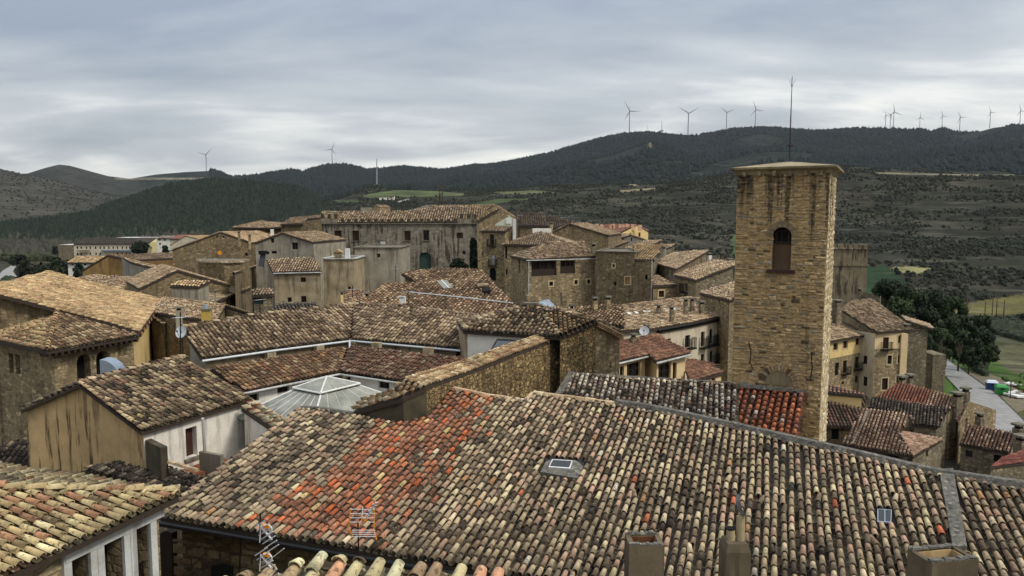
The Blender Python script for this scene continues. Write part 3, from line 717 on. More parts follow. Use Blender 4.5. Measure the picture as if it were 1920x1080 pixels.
def forest_mask(px, py, r_, x, y):
    f = np.zeros(px.shape, bool)
    lim = np.interp(px, [0, 100, 180, 250, 560, 610], [412, 404, 392, 372, 372, 372])
    f |= (px < 590) & (r_ > 660) & (r_ < 1000)
    f |= (r_ > 1300) & (px > 430) & (nz(x, y, 120, 7) > -.75)
    f |= (px > 590) & (px < 900) & (r_ > 930) & (r_ < 1300)
    return f
def scatter(name, pts, sizes, kinds, mat, cols, label=None):
    """many low trees or bushes as one mass: kind 0 = conifer, 1 = round bush"""
    TV = []; 
    n = 5; a = np.arange(n)/n*2*math.pi
    c0 = np.concatenate([[[0, 0, 1]], np.stack([.5*np.cos(a), .5*np.sin(a), 0*a+.12], 1)]); f0 = np.array([(0, 1+i, 1+(i+1) % n) for i in range(n)])
    c1 = np.concatenate([[[0, 0, .8]], np.stack([.5*np.cos(a), .5*np.sin(a), 0*a+.5], 1), np.stack([.42*np.cos(a+.6), .42*np.sin(a+.6), 0*a-.05], 1)])
    f1 = np.array([(0, 1+i, 1+(i+1) % n) for i in range(n)]+[(1+i, 6+i, 6+(i+1) % n) for i in range(n)]+[(1+i, 6+(i+1) % n, 1+(i+1) % n) for i in range(n)])
    Vs = []; Fs = []; Cs = []; k = 0
    for kd, (tv, tf) in enumerate(((c0, f0), (c1, f1))):
        sel = kinds == kd; q = sel.sum()
        if not q: continue
        rot = RNG.uniform(0, 6.28, q); jit = RNG.uniform(.8, 1.2, (q, len(tv), 3)); c_, s_ = np.cos(rot), np.sin(rot)
        lv = tv[None]*jit*sizes[sel][:, None, None]
        X = lv[..., 0]*c_[:, None]-lv[..., 1]*s_[:, None]; Y = lv[..., 0]*s_[:, None]+lv[..., 1]*c_[:, None]
        V = np.stack([X, Y, lv[..., 2]], -1)+pts[sel][:, None]; Vs.append(V.reshape(-1, 3))
        Fs.append((tf[None]+(np.arange(q)*len(tv))[:, None, None]).reshape(-1, 3)+k); k += q*len(tv)
        Cs.append(np.repeat(cols[sel], len(tv), 0))
    o = link(name, mesh(name, np.concatenate(Vs), [np.concatenate(Fs)], mat, col=np.concatenate(Cs))); o['kind'] = 'stuff'
    if label: o['label'] = label
ROADPX = [(1750, 655), (1775, 655), (1810, 688), (1880, 712), (1925, 740), (1990, 800), (1990, 900), (1790, 900), (1750, 700)]
def build_veg():
    mv = m_attr('foliage_mass', .95, .5, .5)
    def cells(n, c0, c1, r0, r1, fn=None):
        c = RNG.uniform(c0, c1, n); r = np.sqrt(RNG.uniform(r0**2, r1**2, n)); az = np.arctan((c-960)/FPX)
        x, y = r*np.sin(az), r*np.cos(az); z = Hgt(x, y); px, py = proj(np.stack([x, y, z], 1))
        k = np.ones(n, bool) if fn is None else fn(px, py, r, x, y); return np.stack([x, y, z], 1)[k], r[k], px[k], py[k]
    def colr(n, base, var=.3):
        c = np.array([srgb(base)[:3]])*RNG.uniform(1-var, 1+var, (n, 1)); return np.concatenate([c, np.ones((n, 1))], 1)
    nofield = lambda px, py: ~np.any([inpoly(px, py, p) for p, c in FIELDS+TRACKS], axis=0)
    # pine forest of the left hill
    P, r, px, py = cells(30000, -150, 600, 655, 975, lambda px, py, r, x, y: (r > 665+20*nz(x, y, 30)) & ~((px < 180) & (r > 900)))
    scatter('pine_forest', P-[0, 0, .5], RNG.uniform(5.5, 10, len(P)), np.zeros(len(P), int), mv, colr(len(P), (32, 40, 30), .5), 'dense dark pine forest on the low hill at left')
    # forested far ridge
    P, r, px, py = cells(30000, 560, 2150, 1350, 3010, lambda px, py, r, x, y: forest_mask(px, py, r, x, y))
    scatter('ridge_forest', P-[0, 0, 1], RNG.uniform(6, 11, len(P)), np.zeros(len(P), int), mv, colr(len(P), (31, 38, 37), .3), 'forest covering the long far ridge under the wind turbines')
    P, r, px, py = cells(6000, 400, 900, 2300, 3010)
    P2, r2, px2, py2 = cells(6000, 560, 960, 940, 1300, lambda px, py, r, x, y: nofield(px, py))
    PP = np.concatenate([P, P2]); scatter('woodland', PP-[0, 0, 1], np.concatenate([RNG.uniform(8, 15, len(P)), RNG.uniform(4, 8, len(P2))]), np.zeros(len(PP), int), mv, colr(len(PP), (30, 36, 32), .35), 'woods on the hills behind the mast')
    # scrub of the right and centre hill
    P, r, px, py = cells(80000, 560, 2000, 330, 1200, lambda px, py, r, x, y: nofield(px, py) & (nz(x, y, 26, 2)+.8*nz(x, y, 9, 4)+.5*np.sin(Hgt(x, y)*.55) > -.15+RNG.uniform(-.5, .9, px.shape)))
    scatter('scrub', P, RNG.uniform(.7, 1.9, len(P))*RNG.choice([1, 1, 1, 1, 1.8], len(P)), np.ones(len(P), int), mv, colr(len(P), (43, 46, 35), .45), 'dark scrub and bushes on the terraced hillside')
    P, r, px, py = cells(3200, -200, 420, 1000, 2300)
    scatter('bushes', P, RNG.uniform(1.5, 3.6, len(P)), np.ones(len(P), int), mv, colr(len(P), (48, 48, 41), .3), 'scattered bushes on the bare hill at far left')
    # riverside bare poplars and thickets
    P, r, px, py = cells(2600, -200, 620, 560, 690)
    scatter('bare_thicket', P, RNG.uniform(4, 9, len(P)), np.zeros(len(P), int), mv, colr(len(P), (62, 60, 50), .3), 'grey leafless poplars and thickets along the river in front of the pine forest')
    P, r, px, py = cells(2500, -200, 160, 230, 560, lambda px, py, r, x, y: ((nz(x, y, 40, 1) > 0)))
    scatter('hedges', P, RNG.uniform(2.5, 6, len(P)), np.ones(len(P), int), mv, colr(len(P), (52, 56, 36), .4), 'dark hedges and bushes in the valley at far left')
    P, r, px, py = cells(12000, 1620, 2100, 175, 330, lambda px, py, r, x, y: nofield(px, py) & (nz(x, y, 22, 1) > -.3) & (r > 205))
    scatter('valley_trees', P, RNG.uniform(.9, 2.8, len(P)), np.ones(len(P), int), mv, colr(len(P), (46, 52, 34), .4), 'dark trees and thickets on the valley floor at right')
    P, r, px, py = cells(4200, 1775, 2050, 118, 185, lambda px, py, r, x, y: (nz(x, y, 7, 1) > .0) & ~inpoly(px, py, ROADPX))
    scatter('shrubs', P, RNG.uniform(.35, 1.0, len(P)), np.ones(len(P), int), mv, colr(len(P), (72, 92, 42), .4), 'low green shrubs on the bank beyond the road')
def undergrowth():
    n = 5000; px = RNG.uniform(1640, 1860, n); Yd = RNG.uniform(122, 175, n); x = (px-960)/FPX*Yd; z = Hgt(x, Yd); qx, qy = proj(np.stack([x, Yd, z], 1))
    k = ~inpoly(qx, qy, [(1735, 655), (1785, 655), (1835, 700), (1890, 730), (1990, 800), (1990, 900), (1735, 900)]) & (x+Yd*.0 > 0)
    P = np.stack([x, Yd, z], 1)[k]; m = len(P); c = np.array([srgb((42, 50, 32))[:3]])*RNG.uniform(.5, 1.5, (m, 1)); c = np.concatenate([c, np.ones((m, 1))], 1)
    scatter('undergrowth', P, RNG.uniform(.5, 1.9, m), np.ones(m, int), m_attr('undergrowth_green', .95, 2, .5), c, 'dense undergrowth below the pines right of the village')
def turbine(px, base, hub, rot, label, R_=3000):
    h = (base-hub)*(.86 if px > 1600 else 1); b = ray(px, base); s = R_/math.hypot(b[0], b[1]); p = b*s; k = p[1]/FPX; H = h*k; rb = H*(.6 if h > 26 else .5)
    T = Thing('wind_turbine', label, 'wind turbine', p-[0, 0, 8], 'wind turbines along the ridge')
    MB().tube(p-[0, 0, 10], p+[0, 0, H], H*.032, H*.018, 8).part(T, 'tower', M['turb'])
    MB().box(p+[0, .0, H-H*.02], (H*.05, H*.14, H*.05)).part(T, 'nacelle', M['turb'])
    for i in range(3):
        a = R(rot+120*i); d = np.array([math.sin(a), 0, math.cos(a)]); e = np.array([math.cos(a), 0, -math.sin(a)]); c = p+[0, -H*.08, H]
        V = [c+e*rb*.035, c-e*rb*.02, c+d*rb*.2-e*rb*.03, c+d*rb, c+d*rb*.2+e*rb*.055]; V = V+[v+np.array([0, H*.02, 0]) for v in V]
        T.part('blade', V, [(0, 1, 2, 3, 4), (9, 8, 7, 6, 5)]+[(j, (j+1) % 5, 5+(j+1) % 5, 5+j) for j in range(5)], M['turb'])
    return T
def tree(name, px, py, Y, hpx, wpx, label, col=(40, 50, 28), n=900, group=None, shape='round', leaf=.45, trunkm=None, ground=True):
    k = Y/FPX; top = Yp(px, py, Y); h = hpx*k; w_ = wpx*k; b = top-[0, 0, h]
    T = Thing(name, label, 'tree', b, group)
    mb = MB(); tr = max(.08, h*.022); kk = .55 if shape != 'bare' else .95
    q = b+[random.uniform(-.03, .03)*h, 0, h*kk]; mb.tube(b-[0, 0, 1.5], q, tr, tr*.45, 7, srgb((70, 58, 46)))
    rad0 = w_/2
    if shape == 'bare':
        for i in range(34):
            t = random.uniform(.25, .95); s_ = b+(q-b)*t; a = random.uniform(0, 6.28); ln = rad0*random.uniform(.4, 1)*(1.1-t*.5)
            e = s_+[math.cos(a)*ln*.6, math.sin(a)*ln*.6, ln*1.1]; mb.tube(s_, e, tr*.3, tr*.08, 4, srgb((96, 88, 74)))
            for j in range(3):
                u = s_+(e-s_)*random.uniform(.3, 1); mb.tube(u, u+[random.uniform(-.3, .3)*ln, random.uniform(-.3, .3)*ln, random.uniform(.2, .6)*ln], tr*.12, .01, 3, srgb((104, 96, 80)))
        mb.part(T, 'trunk', M['attr']); return T
    for i in range(6):
        a = random.uniform(0, 6.28); t = random.uniform(.4, 1); s_ = b+(q-b)*t
        mb.tube(s_, s_+[math.cos(a)*rad0*.6, math.sin(a)*rad0*.6, h*.18], tr*.4, tr*.1, 5, srgb((70, 58, 46)))
    mb.part(T, 'trunk', M['attr'])
    # crown: leaf clumps gathered round random centres
    cl = []; nc = 12 if shape == 'round' else 34
    for i in range(nc):
        if shape == 'cone': t = random.uniform(.06, .98); rr = rad0*(1-t)**.8*.75; c = b+[math.cos(i*2.4)*rr, math.sin(i*2.4)*rr, h*t]; r_ = rad0*(.25+.5*(1-t))
        elif shape == 'column': t = (i+.5)/nc; rr = rad0*.28; c = b+[math.cos(i*2.4)*rr, math.sin(i*2.4)*rr, h*t]; r_ = rad0*(.55 if t < .7 else .55*(1.3-t)/.6)
        else:
            a = random.uniform(0, 6.28); e = random.uniform(-1.1, 1.1); c = b+[math.cos(a)*rad0*.62*math.cos(e), math.sin(a)*rad0*.62*math.cos(e), h*.56+h*.36*math.sin(e)]; r_ = rad0*random.uniform(.34, .52)
        cl.append((np.array(c), r_, random.uniform(.65, 1.4)))
    V = []; C = []; bc = np.array(srgb(col)[:3]); L_ = leaf
    cen = np.array([cl[i % len(cl)][0] for i in range(n)]); rad = np.array([cl[i % len(cl)][1] for i in range(n)]); br = np.array([cl[i % len(cl)][2] for i in range(n)])
    d = RNG.normal(size=(n, 3)); d /= np.linalg.norm(d, axis=1)[:, None]; P = cen+d*(rad*RNG.uniform(.55, 1.05, n))[:, None]
    a1 = RNG.normal(size=(n, 3)); a1 /= np.linalg.norm(a1, axis=1)[:, None]; a2 = np.cross(a1, d); a2 /= np.linalg.norm(a2, axis=1)[:, None]+1e-6
    s_ = L_*RNG.uniform(.6, 1.3, n)[:, None]
    V = np.stack([P-a1*s_*.5-a2*s_*.4, P+a1*s_*.6-a2*s_*.2, P+a1*s_*.1+a2*s_*.6, P-a1*s_*.6+a2*s_*.15], 1).reshape(-1, 3)
    F = np.arange(n*4).reshape(n, 4); c = np.repeat(bc[None]*(br*RNG.uniform(.7, 1.3, n))[:, None], 4, 0); c = np.concatenate([c, np.ones((len(c), 1))], 1)
    T.part('crown', V, [F], M['leaf'], col=c); return T
M['turb'] = m_flat('turbine_white', (150, 154, 160), .6); M['leaf'] = m_attr('leaves', .85, 3, .3)
# ================================================================ TOWN
def hline(*pts):
    P = [np.array(p, float) for p in pts]; n = np.cross(P[1]-P[0], P[2]-P[0]); n /= np.linalg.norm(n)
    h = np.cross(n, [0, 0, 1.]); lo = min(P, key=lambda p: p[2]); hi = max(P, key=lambda p: p[2]); return lo, lo+h/np.linalg.norm(h), hi
def rface(T, poly, P, **k):
    """roof slope from 3D corners (first three fix the plane)"""
    A, B, C = hline(*poly[:3]); return roof(T, A, B, None, poly, P, C=C, **k)
def gable(name, label, Lp, Ap, Rp, D, P, base, wall, hl=(), hr=(), hside=(), side='right', cat='house', group=None, lod='far', sp=.27, ex=.45, inset=.12, T=None, sidewall=None, **k):
    L_, A_, R_ = [np.array(p, float) for p in (Lp, Ap, Rp)]; D = np.array(list(D)+[0.] if len(D) == 2 else D, float)
    T = T or Thing(name, label, cat, (A_[0]+D[0]/2, A_[1]+D[1]/2, base), group)
    sw = sidewall or wall
    rface(T, [L_, A_, A_+D, L_+D], P, lod=lod, sp=sp, ex=ex, **k); rface(T, [A_, R_, R_+D, A_+D], P, lod=lod, sp=sp, ex=ex, **k)
    dn = D/np.linalg.norm(D)*inset; dz = np.array([0, 0, -.2]); ll = L_+(A_-L_)*.02+dn+dz; aa = A_+dn+dz; rr = R_+(A_-R_)*.02+dn+dz
    Dz = D*(1-2*inset/np.linalg.norm(D)); panel(T, [ll, aa], base, M[wall], hl); panel(T, [aa, rr], base, M[wall], hr)
    panel(T, [ll, ll+Dz], base, M[sw], hside if side == 'left' else ()); panel(T, [rr, rr+Dz], base, M[sw], hside if side == 'right' else ()); panel(T, [ll+Dz, aa+Dz], base, M[wall]); panel(T, [aa+Dz, rr+Dz], base, M[wall])
    return T
def hip(name, label, FL, FR, depth, slope, P, base, wall, hf=(), hr=(), hl=(), cat='house', group=None, lod='far', sp=.27, ex=.45, inset=.35, T=None, **k):
    FL = np.array(FL, float); FR = np.array(FR, float); FR[2] = FL[2]; e = FR-FL; w_ = np.linalg.norm(e); e /= w_
    b = np.array([-e[1], e[0], 0]); 
    if b[1] < 0: b = -b
    BL = FL+b*depth; BR = FR+b*depth; m = min(w_, depth)/2; h = m*math.tan(R(slope))
    if w_ >= depth: r1 = FL+e*m+b*m+[0, 0, h]; r2 = FR-e*m+b*m+[0, 0, h]
    else: r1 = FL+e*m+b*m+[0, 0, h]; r2 = FL+e*m+b*(depth-m)+[0, 0, h]
    T = T or Thing(name, label, cat, (FL+BR)/2*[1, 1, 0]+[0, 0, base], group); kk = dict(lod=lod, sp=sp, ex=ex, **k); q_ = [FL+(e+b)*inset, FR+(b-e)*inset, BR-(e+b)*inset, BL+(e-b)*inset]; q_ = [v-[0, 0, .16-inset*math.tan(R(slope))*.5] for v in q_]
    for i_, hh in enumerate((hf, hr, (), hl)): panel(T, [q_[i_], q_[(i_+1) % 4]], base, M[wall], hh)
    if w_ >= depth:
        rface(T, [FL, FR, r2, r1], P, **kk); rface(T, [BR, BL, r1, r2], P, **kk)
        rface(T, [FR, BR, r2], P, **kk); rface(T, [BL, FL, r1], P, **kk)
    else:
        rface(T, [FL, FR, r1], P, **kk); rface(T, [BR, BL, r2], P, **kk)
        rface(T, [FR, BR, r2, r1], P, **kk); rface(T, [BL, FL, r1, r2], P, **kk)
    for a, q in ((FR, r2 if w_ >= depth else r1), (FL, r1)): ridge(T, [a, q], P, r=.13, lod='mid', single=False)
    if np.linalg.norm(r2-r1) > .5: ridge(T, [r1, r2], P, r=.13, lod='mid', single=False)
    return T
def slab(T, name, f, poly, z0, z1, mat, parent=None):
    W = np.array([onp(f, p) for p in poly]); n = len(W); V = np.concatenate([W+f['n']*z1, W+f['n']*z0])
    F = [tuple(range(n)), tuple(range(n, 2*n))[::-1]]+[(i, (i+1) % n, n+(i+1) % n, n+i) for i in range(n)]
    return T.part(name, V, F, mat, parent=parent)
def band(T, name, pts, w_, h, mat, lift=0, z=0, split=None, cols=None):
    """masonry band laid along a polyline; split = length of separate coping stones"""
    for a, b in zip(pts[:-1], pts[1:]):
        a = np.array(a, float); b = np.array(b, float); d = b-a; L_ = np.linalg.norm(d); d /= L_; n = max(1, int(L_/split)) if split else 1
        c = np.cross(d, [0, 0, 1.]); c /= np.linalg.norm(c); up = np.cross(c, d)
        for i in range(n):
            g = .012 if split else -.02; p = a+d*(L_*i/n+g); q = a+d*(L_*(i+1)/n-g); hh = h*(random.uniform(.85, 1.15) if split else 1)
            V = [p-c*w_/2, p+c*w_/2, q+c*w_/2, q-c*w_/2]; V = [v+up*lift for v in V]; V += [v+up*hh*(.7 if k in (9,) else 1)+(p+q-2*v)*0 for k, v in enumerate(V)]
            V[4:] = [v+(((p+q)/2+up*lift)-v)*0 for v in V[4:]]
            # rounded top: pull upper edges in
            V[4] = V[4]+c*w_*.18; V[7] = V[7]+c*w_*.18; V[5] = V[5]-c*w_*.18; V[6] = V[6]-c*w_*.18
            cc = None
            if cols is not None: x = cols[0][RNG.choice(len(cols[1]), p=cols[1])]*random.uniform(.85, 1.15); cc = np.append(x, 1.)
            T.part(name, V, [(3, 2, 1, 0), (4, 5, 6, 7), (0, 1, 5, 4), (1, 2, 6, 5), (2, 3, 7, 6), (3, 0, 4, 7)], mat, col=cc)
# ---------------------------------------------------------------- A: the long church roof in the foreground
A = Zp(300, 967, -9.9); B = Zp(960, 1077, -9.9); e = (B-A)/np.linalg.norm(B-A)
f0 = frame(A, B, 12.5)
def sv(px, py): return st_of(f0, onp(f0, (px, py)))[0][0]
sL0, sL1 = st_of(f0, onp(f0, (522, 985)))[0], st_of(f0, onp(f0, (742, 795)))[0]
sR0, sR1 = st_of(f0, onp(f0, (690, 1035)))[0], st_of(f0, onp(f0, (935, 745)))[0]
lft = -1 if sL0[0] < sR0[0] else 1
def main_pal(s, t):
    a = sL0[0]+(sL1[0]-sL0[0])*(t-sL0[1])/(sL1[1]-sL0[1]); b = sR0[0]+(sR1[0]-sR0[0])*(t-sR0[1])/(sR1[1]-sR0[1]); lo, hi = min(a, b), max(a, b)
    lo -= .7; k = min(s-lo, hi-s)+.3*math.sin(t*1.7+s); 
    if k > .05 and t > .3: return P_RED if random.random() < .72+min(.2, k*.2) else (P_MLEFT if random.random() < .4 else P_MAIN)
    if k > -.6 and random.random() < .25: return P_RED
    if (s < lo if lft < 0 else s > hi): return P_MLEFT if random.random() < .75 else P_MAIN
    return P_MLEFT if random.random() < .12 else P_MAIN
Tm = Thing('church_building', 'long church under the huge foreground roof with orange tiles in its left half', 'church', (A+B)/2*[1, 1, 0]+[0, 0, -20])
E3 = A+e*((B-A)[0]/e[0])*2.15
main_top = [(2150, 968), (1920, 914), (1750, 889), (1620, 858), (1490, 828), (1380, 803), (1290, 783), (1155, 758), (1000, 738), (985, 752), (910, 742), (850, 729), (794, 782), (742, 793), (660, 779), (600, 769), (566, 767)]
sk1 = [(1021, 857), (1098, 863), (1084, 904), (1010, 894)]; sk2 = [(1643, 953), (1675, 955), (1674, 984), (1643, 983)]
strip = [(1760, 888), (1786, 886), (1812, 1034), (1786, 1034)]
sp_fn = lambda s: 1.0
fm = roof(Tm, A, B, 12.5, [tuple(A), tuple(B), tuple(E3)]+main_top, P_MAIN, lod='near', sp=.245, ex=.43, single=300, pans=True, holes=[sk1, sk2, strip], palfn=main_pal, base=-20, wall='rub_dark', inset=.45, sag=.06, jit=1.5, thick=.16, skip=(15, 14, 13))
sp_fn = None
# gutter and downpipe under the eave
g0 = A+[-.1, -.12, -.2]; g1 = E3+[0, -.12, -.2]
mb = MB(); mb.tube(g0, g1, .085, n=10); mb.part(Tm, 'gutter', M['black'])
dn = Zp(300, 967, -9.9)
p = Zp(878, 1075, -10.4); 
# wires and downpipe on the wall below the eave
nrm = np.array([e[1], -e[0], 0]); nrm = nrm if nrm[1] < 0 else -nrm
def onm(px, py, off=.03):
    a0 = A-nrm*.45; d = ray(px, py); return d*((np.dot(a0, nrm)+off)/np.dot(d, nrm)) if False else d*(np.dot(a0+nrm*off, nrm)/np.dot(d, nrm))
mb = MB(); mb.pipe([onm(451, 1000), onm(450, 1045), onm(448, 1100)], .02, 5); mb.pipe([onm(418, 1005), onm(335, 1085)], .012, 4); mb.pipe([onm(450, 1040), onm(430, 1042), onm(350, 1078)], .012, 4); mb.part(Tm, 'cable', M['black'])
for (x0, y0, x1, y1) in ((396, 1062, 436, 1100), (300, 1000, 322, 1100)):
    V = [onm(x0, y1), onm(x0, y0), onm((x0+x1)/2, y0-5), onm(x1, y0), onm(x1, y1)]; V += [v-nrm*.25 for v in V]
    Tm.part('window', V, [(0, 1, 2, 3, 4), (9, 8, 7, 6, 5)]+[(i, (i+1) % 5, 5+(i+1) % 5, 5+i) for i in range(5)], M['dark'] if x0 > 350 else M['wood'])
masonry(Tm, A-nrm*.45, e*[1, 1, 0], nrm, 0, 9.5, -13.4, -10.25, .34, .4, .85, pal(((112, 96, 68), 3), ((98, 82, 56), 3), ((128, 110, 80), 1), ((84, 72, 52), 1)), 130, proud=.012)
# ridge copings
P_COP = pal(((200, 170, 130), 3), ((182, 148, 112), 3), ((166, 140, 108), 2), ((206, 190, 150), 1))
rp = [onp(fm, q) for q in ((850, 729), (910, 742), (985, 753), (1000, 738), (1060, 745), (1155, 758))]
band(Tm, 'coping_brick', rp, .26, .1, M['stone'], split=.42, cols=P_COP)
rq = [onp(fm, q) for q in ((1155, 758), (1210, 766), (1290, 783), (1380, 803), (1490, 828), (1620, 858), (1750, 889), (1920, 914), (2150, 968))]
band(Tm, 'mortar_ridge', rq, .36, .2, M['mortar'])
rl = [onp(fm, q) for q in ((566, 767), (600, 769), (660, 779), (742, 793))]
band(Tm, 'mortar_ridge', rl[:3], .3, .14, M['mortar'])
slab(Tm, 'mortar_strip', fm, strip, .02, .17, M['mortar'])
ridge(Tm, [A+fm['u']*.1, onp(fm, (566, 767))], P_MAIN, r=.11, ln=.42, lift=.02)
# mortared roof windows
slab(Tm, 'mortar_surround', fm, [(1014, 891), (1024, 871), (1040, 866), (1080, 869), (1094, 880), (1083, 903)], -.05, .13, M['mortar'])
w1 = slab(Tm, 'roof_window', fm, [(1029, 884), (1036, 869.5), (1074, 872), (1069, 887)], .13, .18, M['white'])
slab(Tm, 'pane', fm, [(1031.5, 882.5), (1037.5, 871), (1072, 873.3), (1067.5, 885)], .18, .19, M['dkglass'], parent=w1)
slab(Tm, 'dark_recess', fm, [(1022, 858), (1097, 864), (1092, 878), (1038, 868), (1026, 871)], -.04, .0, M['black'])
w2 = slab(Tm, 'roof_window', fm, [(1645, 955), (1672, 957), (1671, 981), (1645, 980)], -.03, .03, M['galv'])
slab(Tm, 'pane', fm, [(1647, 957), (1658, 957.5), (1658, 979), (1647, 978)], .03, .035, M['dkglass'], parent=w2); slab(Tm, 'pane', fm, [(1660, 958), (1670.5, 958.6), (1669.5, 979.4), (1660, 979)], .03, .035, M['dkglass'], parent=w2)
# ---------------------------------------------------------------- B: house with loggia, lower left
Cn = Zp(336, 926, -7.3); q0 = Zp(0, 1081, -7.3); d1 = (q0-Cn)/np.linalg.norm(q0-Cn); d2 = np.array([d1[1], -d1[0], 0]); d2 = d2 if d2[0] < 0 else -d2
Tb = Thing('loggia_house', 'nearest house at lower left, pale yellow tiles over white framed loggia openings', 'house', Cn*[1, 1, 0]+[0, 0, -17])
dep = 12.0; sl = math.tan(R(15)); apex = Cn+(d1+d2)*dep/2+[0, 0, dep/2*sl]
Fe = Cn+d1*14; fb = roof(Tb, Cn, Fe, None, [tuple(Cn), tuple(Fe), tuple(Fe+d2*6+[0, 0, 6*sl]), tuple(apex)], P_YEL, C=apex, lod='near', sp=.25, ex=.42, single=260, pans=True, jit=1.2, sag=.05)
Be = Cn+d2*dep; roof(Tb, Cn, Be, None, [tuple(Cn), tuple(apex), tuple(Be)], P_YEL, C=apex, lod='near', sp=.25, ex=.42, single=140, pans=True)
ridge(Tb, [Cn+[0, 0, .05], apex], P_YEL, r=.12, ln=.42)
ov = .38; n1 = np.cross(d1, [0, 0, 1.]); n1 = n1 if np.dot(n1, Cn) < 0 else -n1   # outward normal of loggia wall
wc = Cn-n1*ov+d1*.35; wc[2] -= .24
def onb(px, py, off=0):
    d = ray(px, py); return d*(np.dot(wc+n1*off, n1)/np.dot(d, n1))
wend = wc+d1*12
def upos(px, py): return np.dot(onb(px, py)-wc, d1)
hb = []
pan = panel(Tb, [wc, wend], -17, M['rub_tan'], holes=[(266, 1030, 27, 130, 'open', dict(depth=.5, frame=False)), (211, 1058, 38, 132, 'open', dict(depth=.5, frame=False)), (149, 1082, 36, 116, 'open', dict(depth=.5, frame=False))])
for r_ in pan['rects']:
    u0, u1, z0, z1 = r_[:4]; base = wc
    def C_(u, z, dd): return wc+d1*u+np.array([0, 0, z-wc[2]])+n1*dd
    mb = MB(); ax = (d1[0], d1[1])
    mb.box(C_(u0-.1, z0, .02), (.2, .14, z1-z0), ax).box(C_(u1+.1, z0, .02), (.2, .14, z1-z0), ax).box(C_((u0+u1)/2, z1, .02), (u1-u0+.4, .14, .16), ax)
    Tb.part('white_column', mb.V, mb.F, M['cap'])
    mb = MB(); zr = z1-1.35
    for k in range(7): u = u0+(u1-u0)*(k+.5)/7; mb.box(C_(u, z0, -.2), (.02, .02, max(.2, zr-z0)), ax)
    for zz in (zr, zr-.35, zr-.7, zr-1.05): mb.box(C_((u0+u1)/2, zz, -.2), (u1-u0, .025, .025), ax)
    mb.part(Tb, 'railing', M['iron'])
ub0, ub1 = upos(302, 962), upos(116, 1044); Tb.part('white_beam', *boxVF(wc+d1*(ub0+ub1)/2+n1*.03+[0, 0, -.3], (abs(ub1-ub0), .16, .3), (d1[0], d1[1])), mat=M['cap'])
wb = Cn-d2*0+d2*.3; panel(Tb, [wc+[0, 0, -.0], wc+d2*(dep-1)], -17, M['rub_tan'])
# ---------------------------------------------------------------- C: the roof at the bottom centre, with the chimneys of the camera's own building
cA = Yp(600, 1044, 10.6); cB = Yp(985, 1082, 10.0); cB[2] = cA[2]
Tc = Thing('near_house', 'strip of large lichen covered pale tiles at the bottom edge, closest roof of all', 'house', cA*[1, 1, 0]+[0, 0, -14])
dd = (cB-cA)/np.linalg.norm(cB-cA); low = np.array([-.8, -.6, 0]); low = np.array([dd[1], -dd[0], 0]); low = low if low[1] < 0 else -low; low = low+dd*-.55; low /= np.linalg.norm(low)
P_LICH = pal(((206, 190, 138), 4), ((190, 162, 118), 3), ((172, 140, 104), 2), ((216, 208, 160), 2), ((104, 88, 70), 1.4), ((206, 150, 110), 1))
r1 = cA; r2 = cB; lowv = low*4+np.array([0, 0, -1.1])
Ls, Ll = hline(tuple(r1), tuple(r2), tuple(r1+lowv))[:2]
rface(Tc, [r1+lowv, r2+lowv, r2+dd*0, r1, r1+dd*-.9+lowv*.2], P_LICH, lod='near', sp=.3, ex=.44, single=120, pans=True, jit=2, base=-14, wall='rub_tan')
# ---------------------------------------------------------------- T: the bell tower
phi = R(26.8); gdir = np.array([math.sin(phi), math.cos(phi), 0]); edir = np.array([-math.cos(phi), math.sin(phi), 0]); nf = -gdir
FRt = Yp(1556, 314, 35.0); ztop = FRt[2]
dl = ray(1383, 319); 
# width so that the left corner falls on x = 1383
tt = np.array([FRt[0], FRt[1]]); ml = np.array([[edir[0], -dl[0]], [edir[1], -dl[1]]]); wsol = np.linalg.solve(ml, -tt)[0]; TW = wsol
FLt = FRt+edir*TW; BRt = FRt+gdir*5.0; BLt = FLt+gdir*5.0
Tt = Thing('bell_tower', 'tall square ochre stone tower with one arched window', 'tower', ((FRt+BLt)/2)*[1, 1, 0]+[0, 0, -15])
def onf(px, py, off=0.0): d = ray(px, py); return d*(np.dot(FRt+nf*off, nf)/np.dot(d, nf))
def tstreak(b_, c_):
    gs = b_.n('ShaderNodeNewGeometry'); sx = b_.n('ShaderNodeSeparateXYZ'); b_.l(gs.outputs['Position'], sx.inputs[0])
    st_n = b_.noise(b_.pos((1.25, 1.25, .05)), 1.0, 5, .62); low_n = b_.n('ShaderNodeMapRange'); b_.l(sx.outputs[2], low_n.inputs[0]); low_n.inputs[1].default_value = -4.0; low_n.inputs[2].default_value = ztop; low_n.inputs[3].default_value = -.12; low_n.inputs[4].default_value = .08
    ad = b_.n('ShaderNodeMath', operation='ADD'); b_.l(st_n, ad.inputs[0]); b_.l(low_n.outputs[0], ad.inputs[1]); n9 = b_.noise(b_.pos(), 5, 4, .6)
    f = b_.mix(1, b_.ramp(ad.outputs[0], [(.505, 0.), (.57, .9)]), b_.ramp(n9, [(.35, .45), (.55, 1.)]), 'MULTIPLY')
    return b_.mix(f, c_, srgb((50, 45, 38)))
M['tow'], nt_, p_ = newmat('tower_mortar'); b_ = NB(nt_); na = b_.noise(b_.pos((1, 1, 1.6)), 4, 6, .65)
b_.l(tstreak(b_, b_.ramp(na, [(.35, srgb((134, 110, 76))), (.62, srgb((186, 158, 112)))])), p_.inputs['Base Color']); b_.bump(na, p_, .9, .06)
pt = panel(Tt, [FLt, FRt], -15, M['tow'], holes=[(1465.5, 466, 36, 80, 'shut', dict(depth=.45, arch=1, frame=False, vous=13))], depth=.45)
u0, u1, z0, z1 = pt['rects'][0][:4]
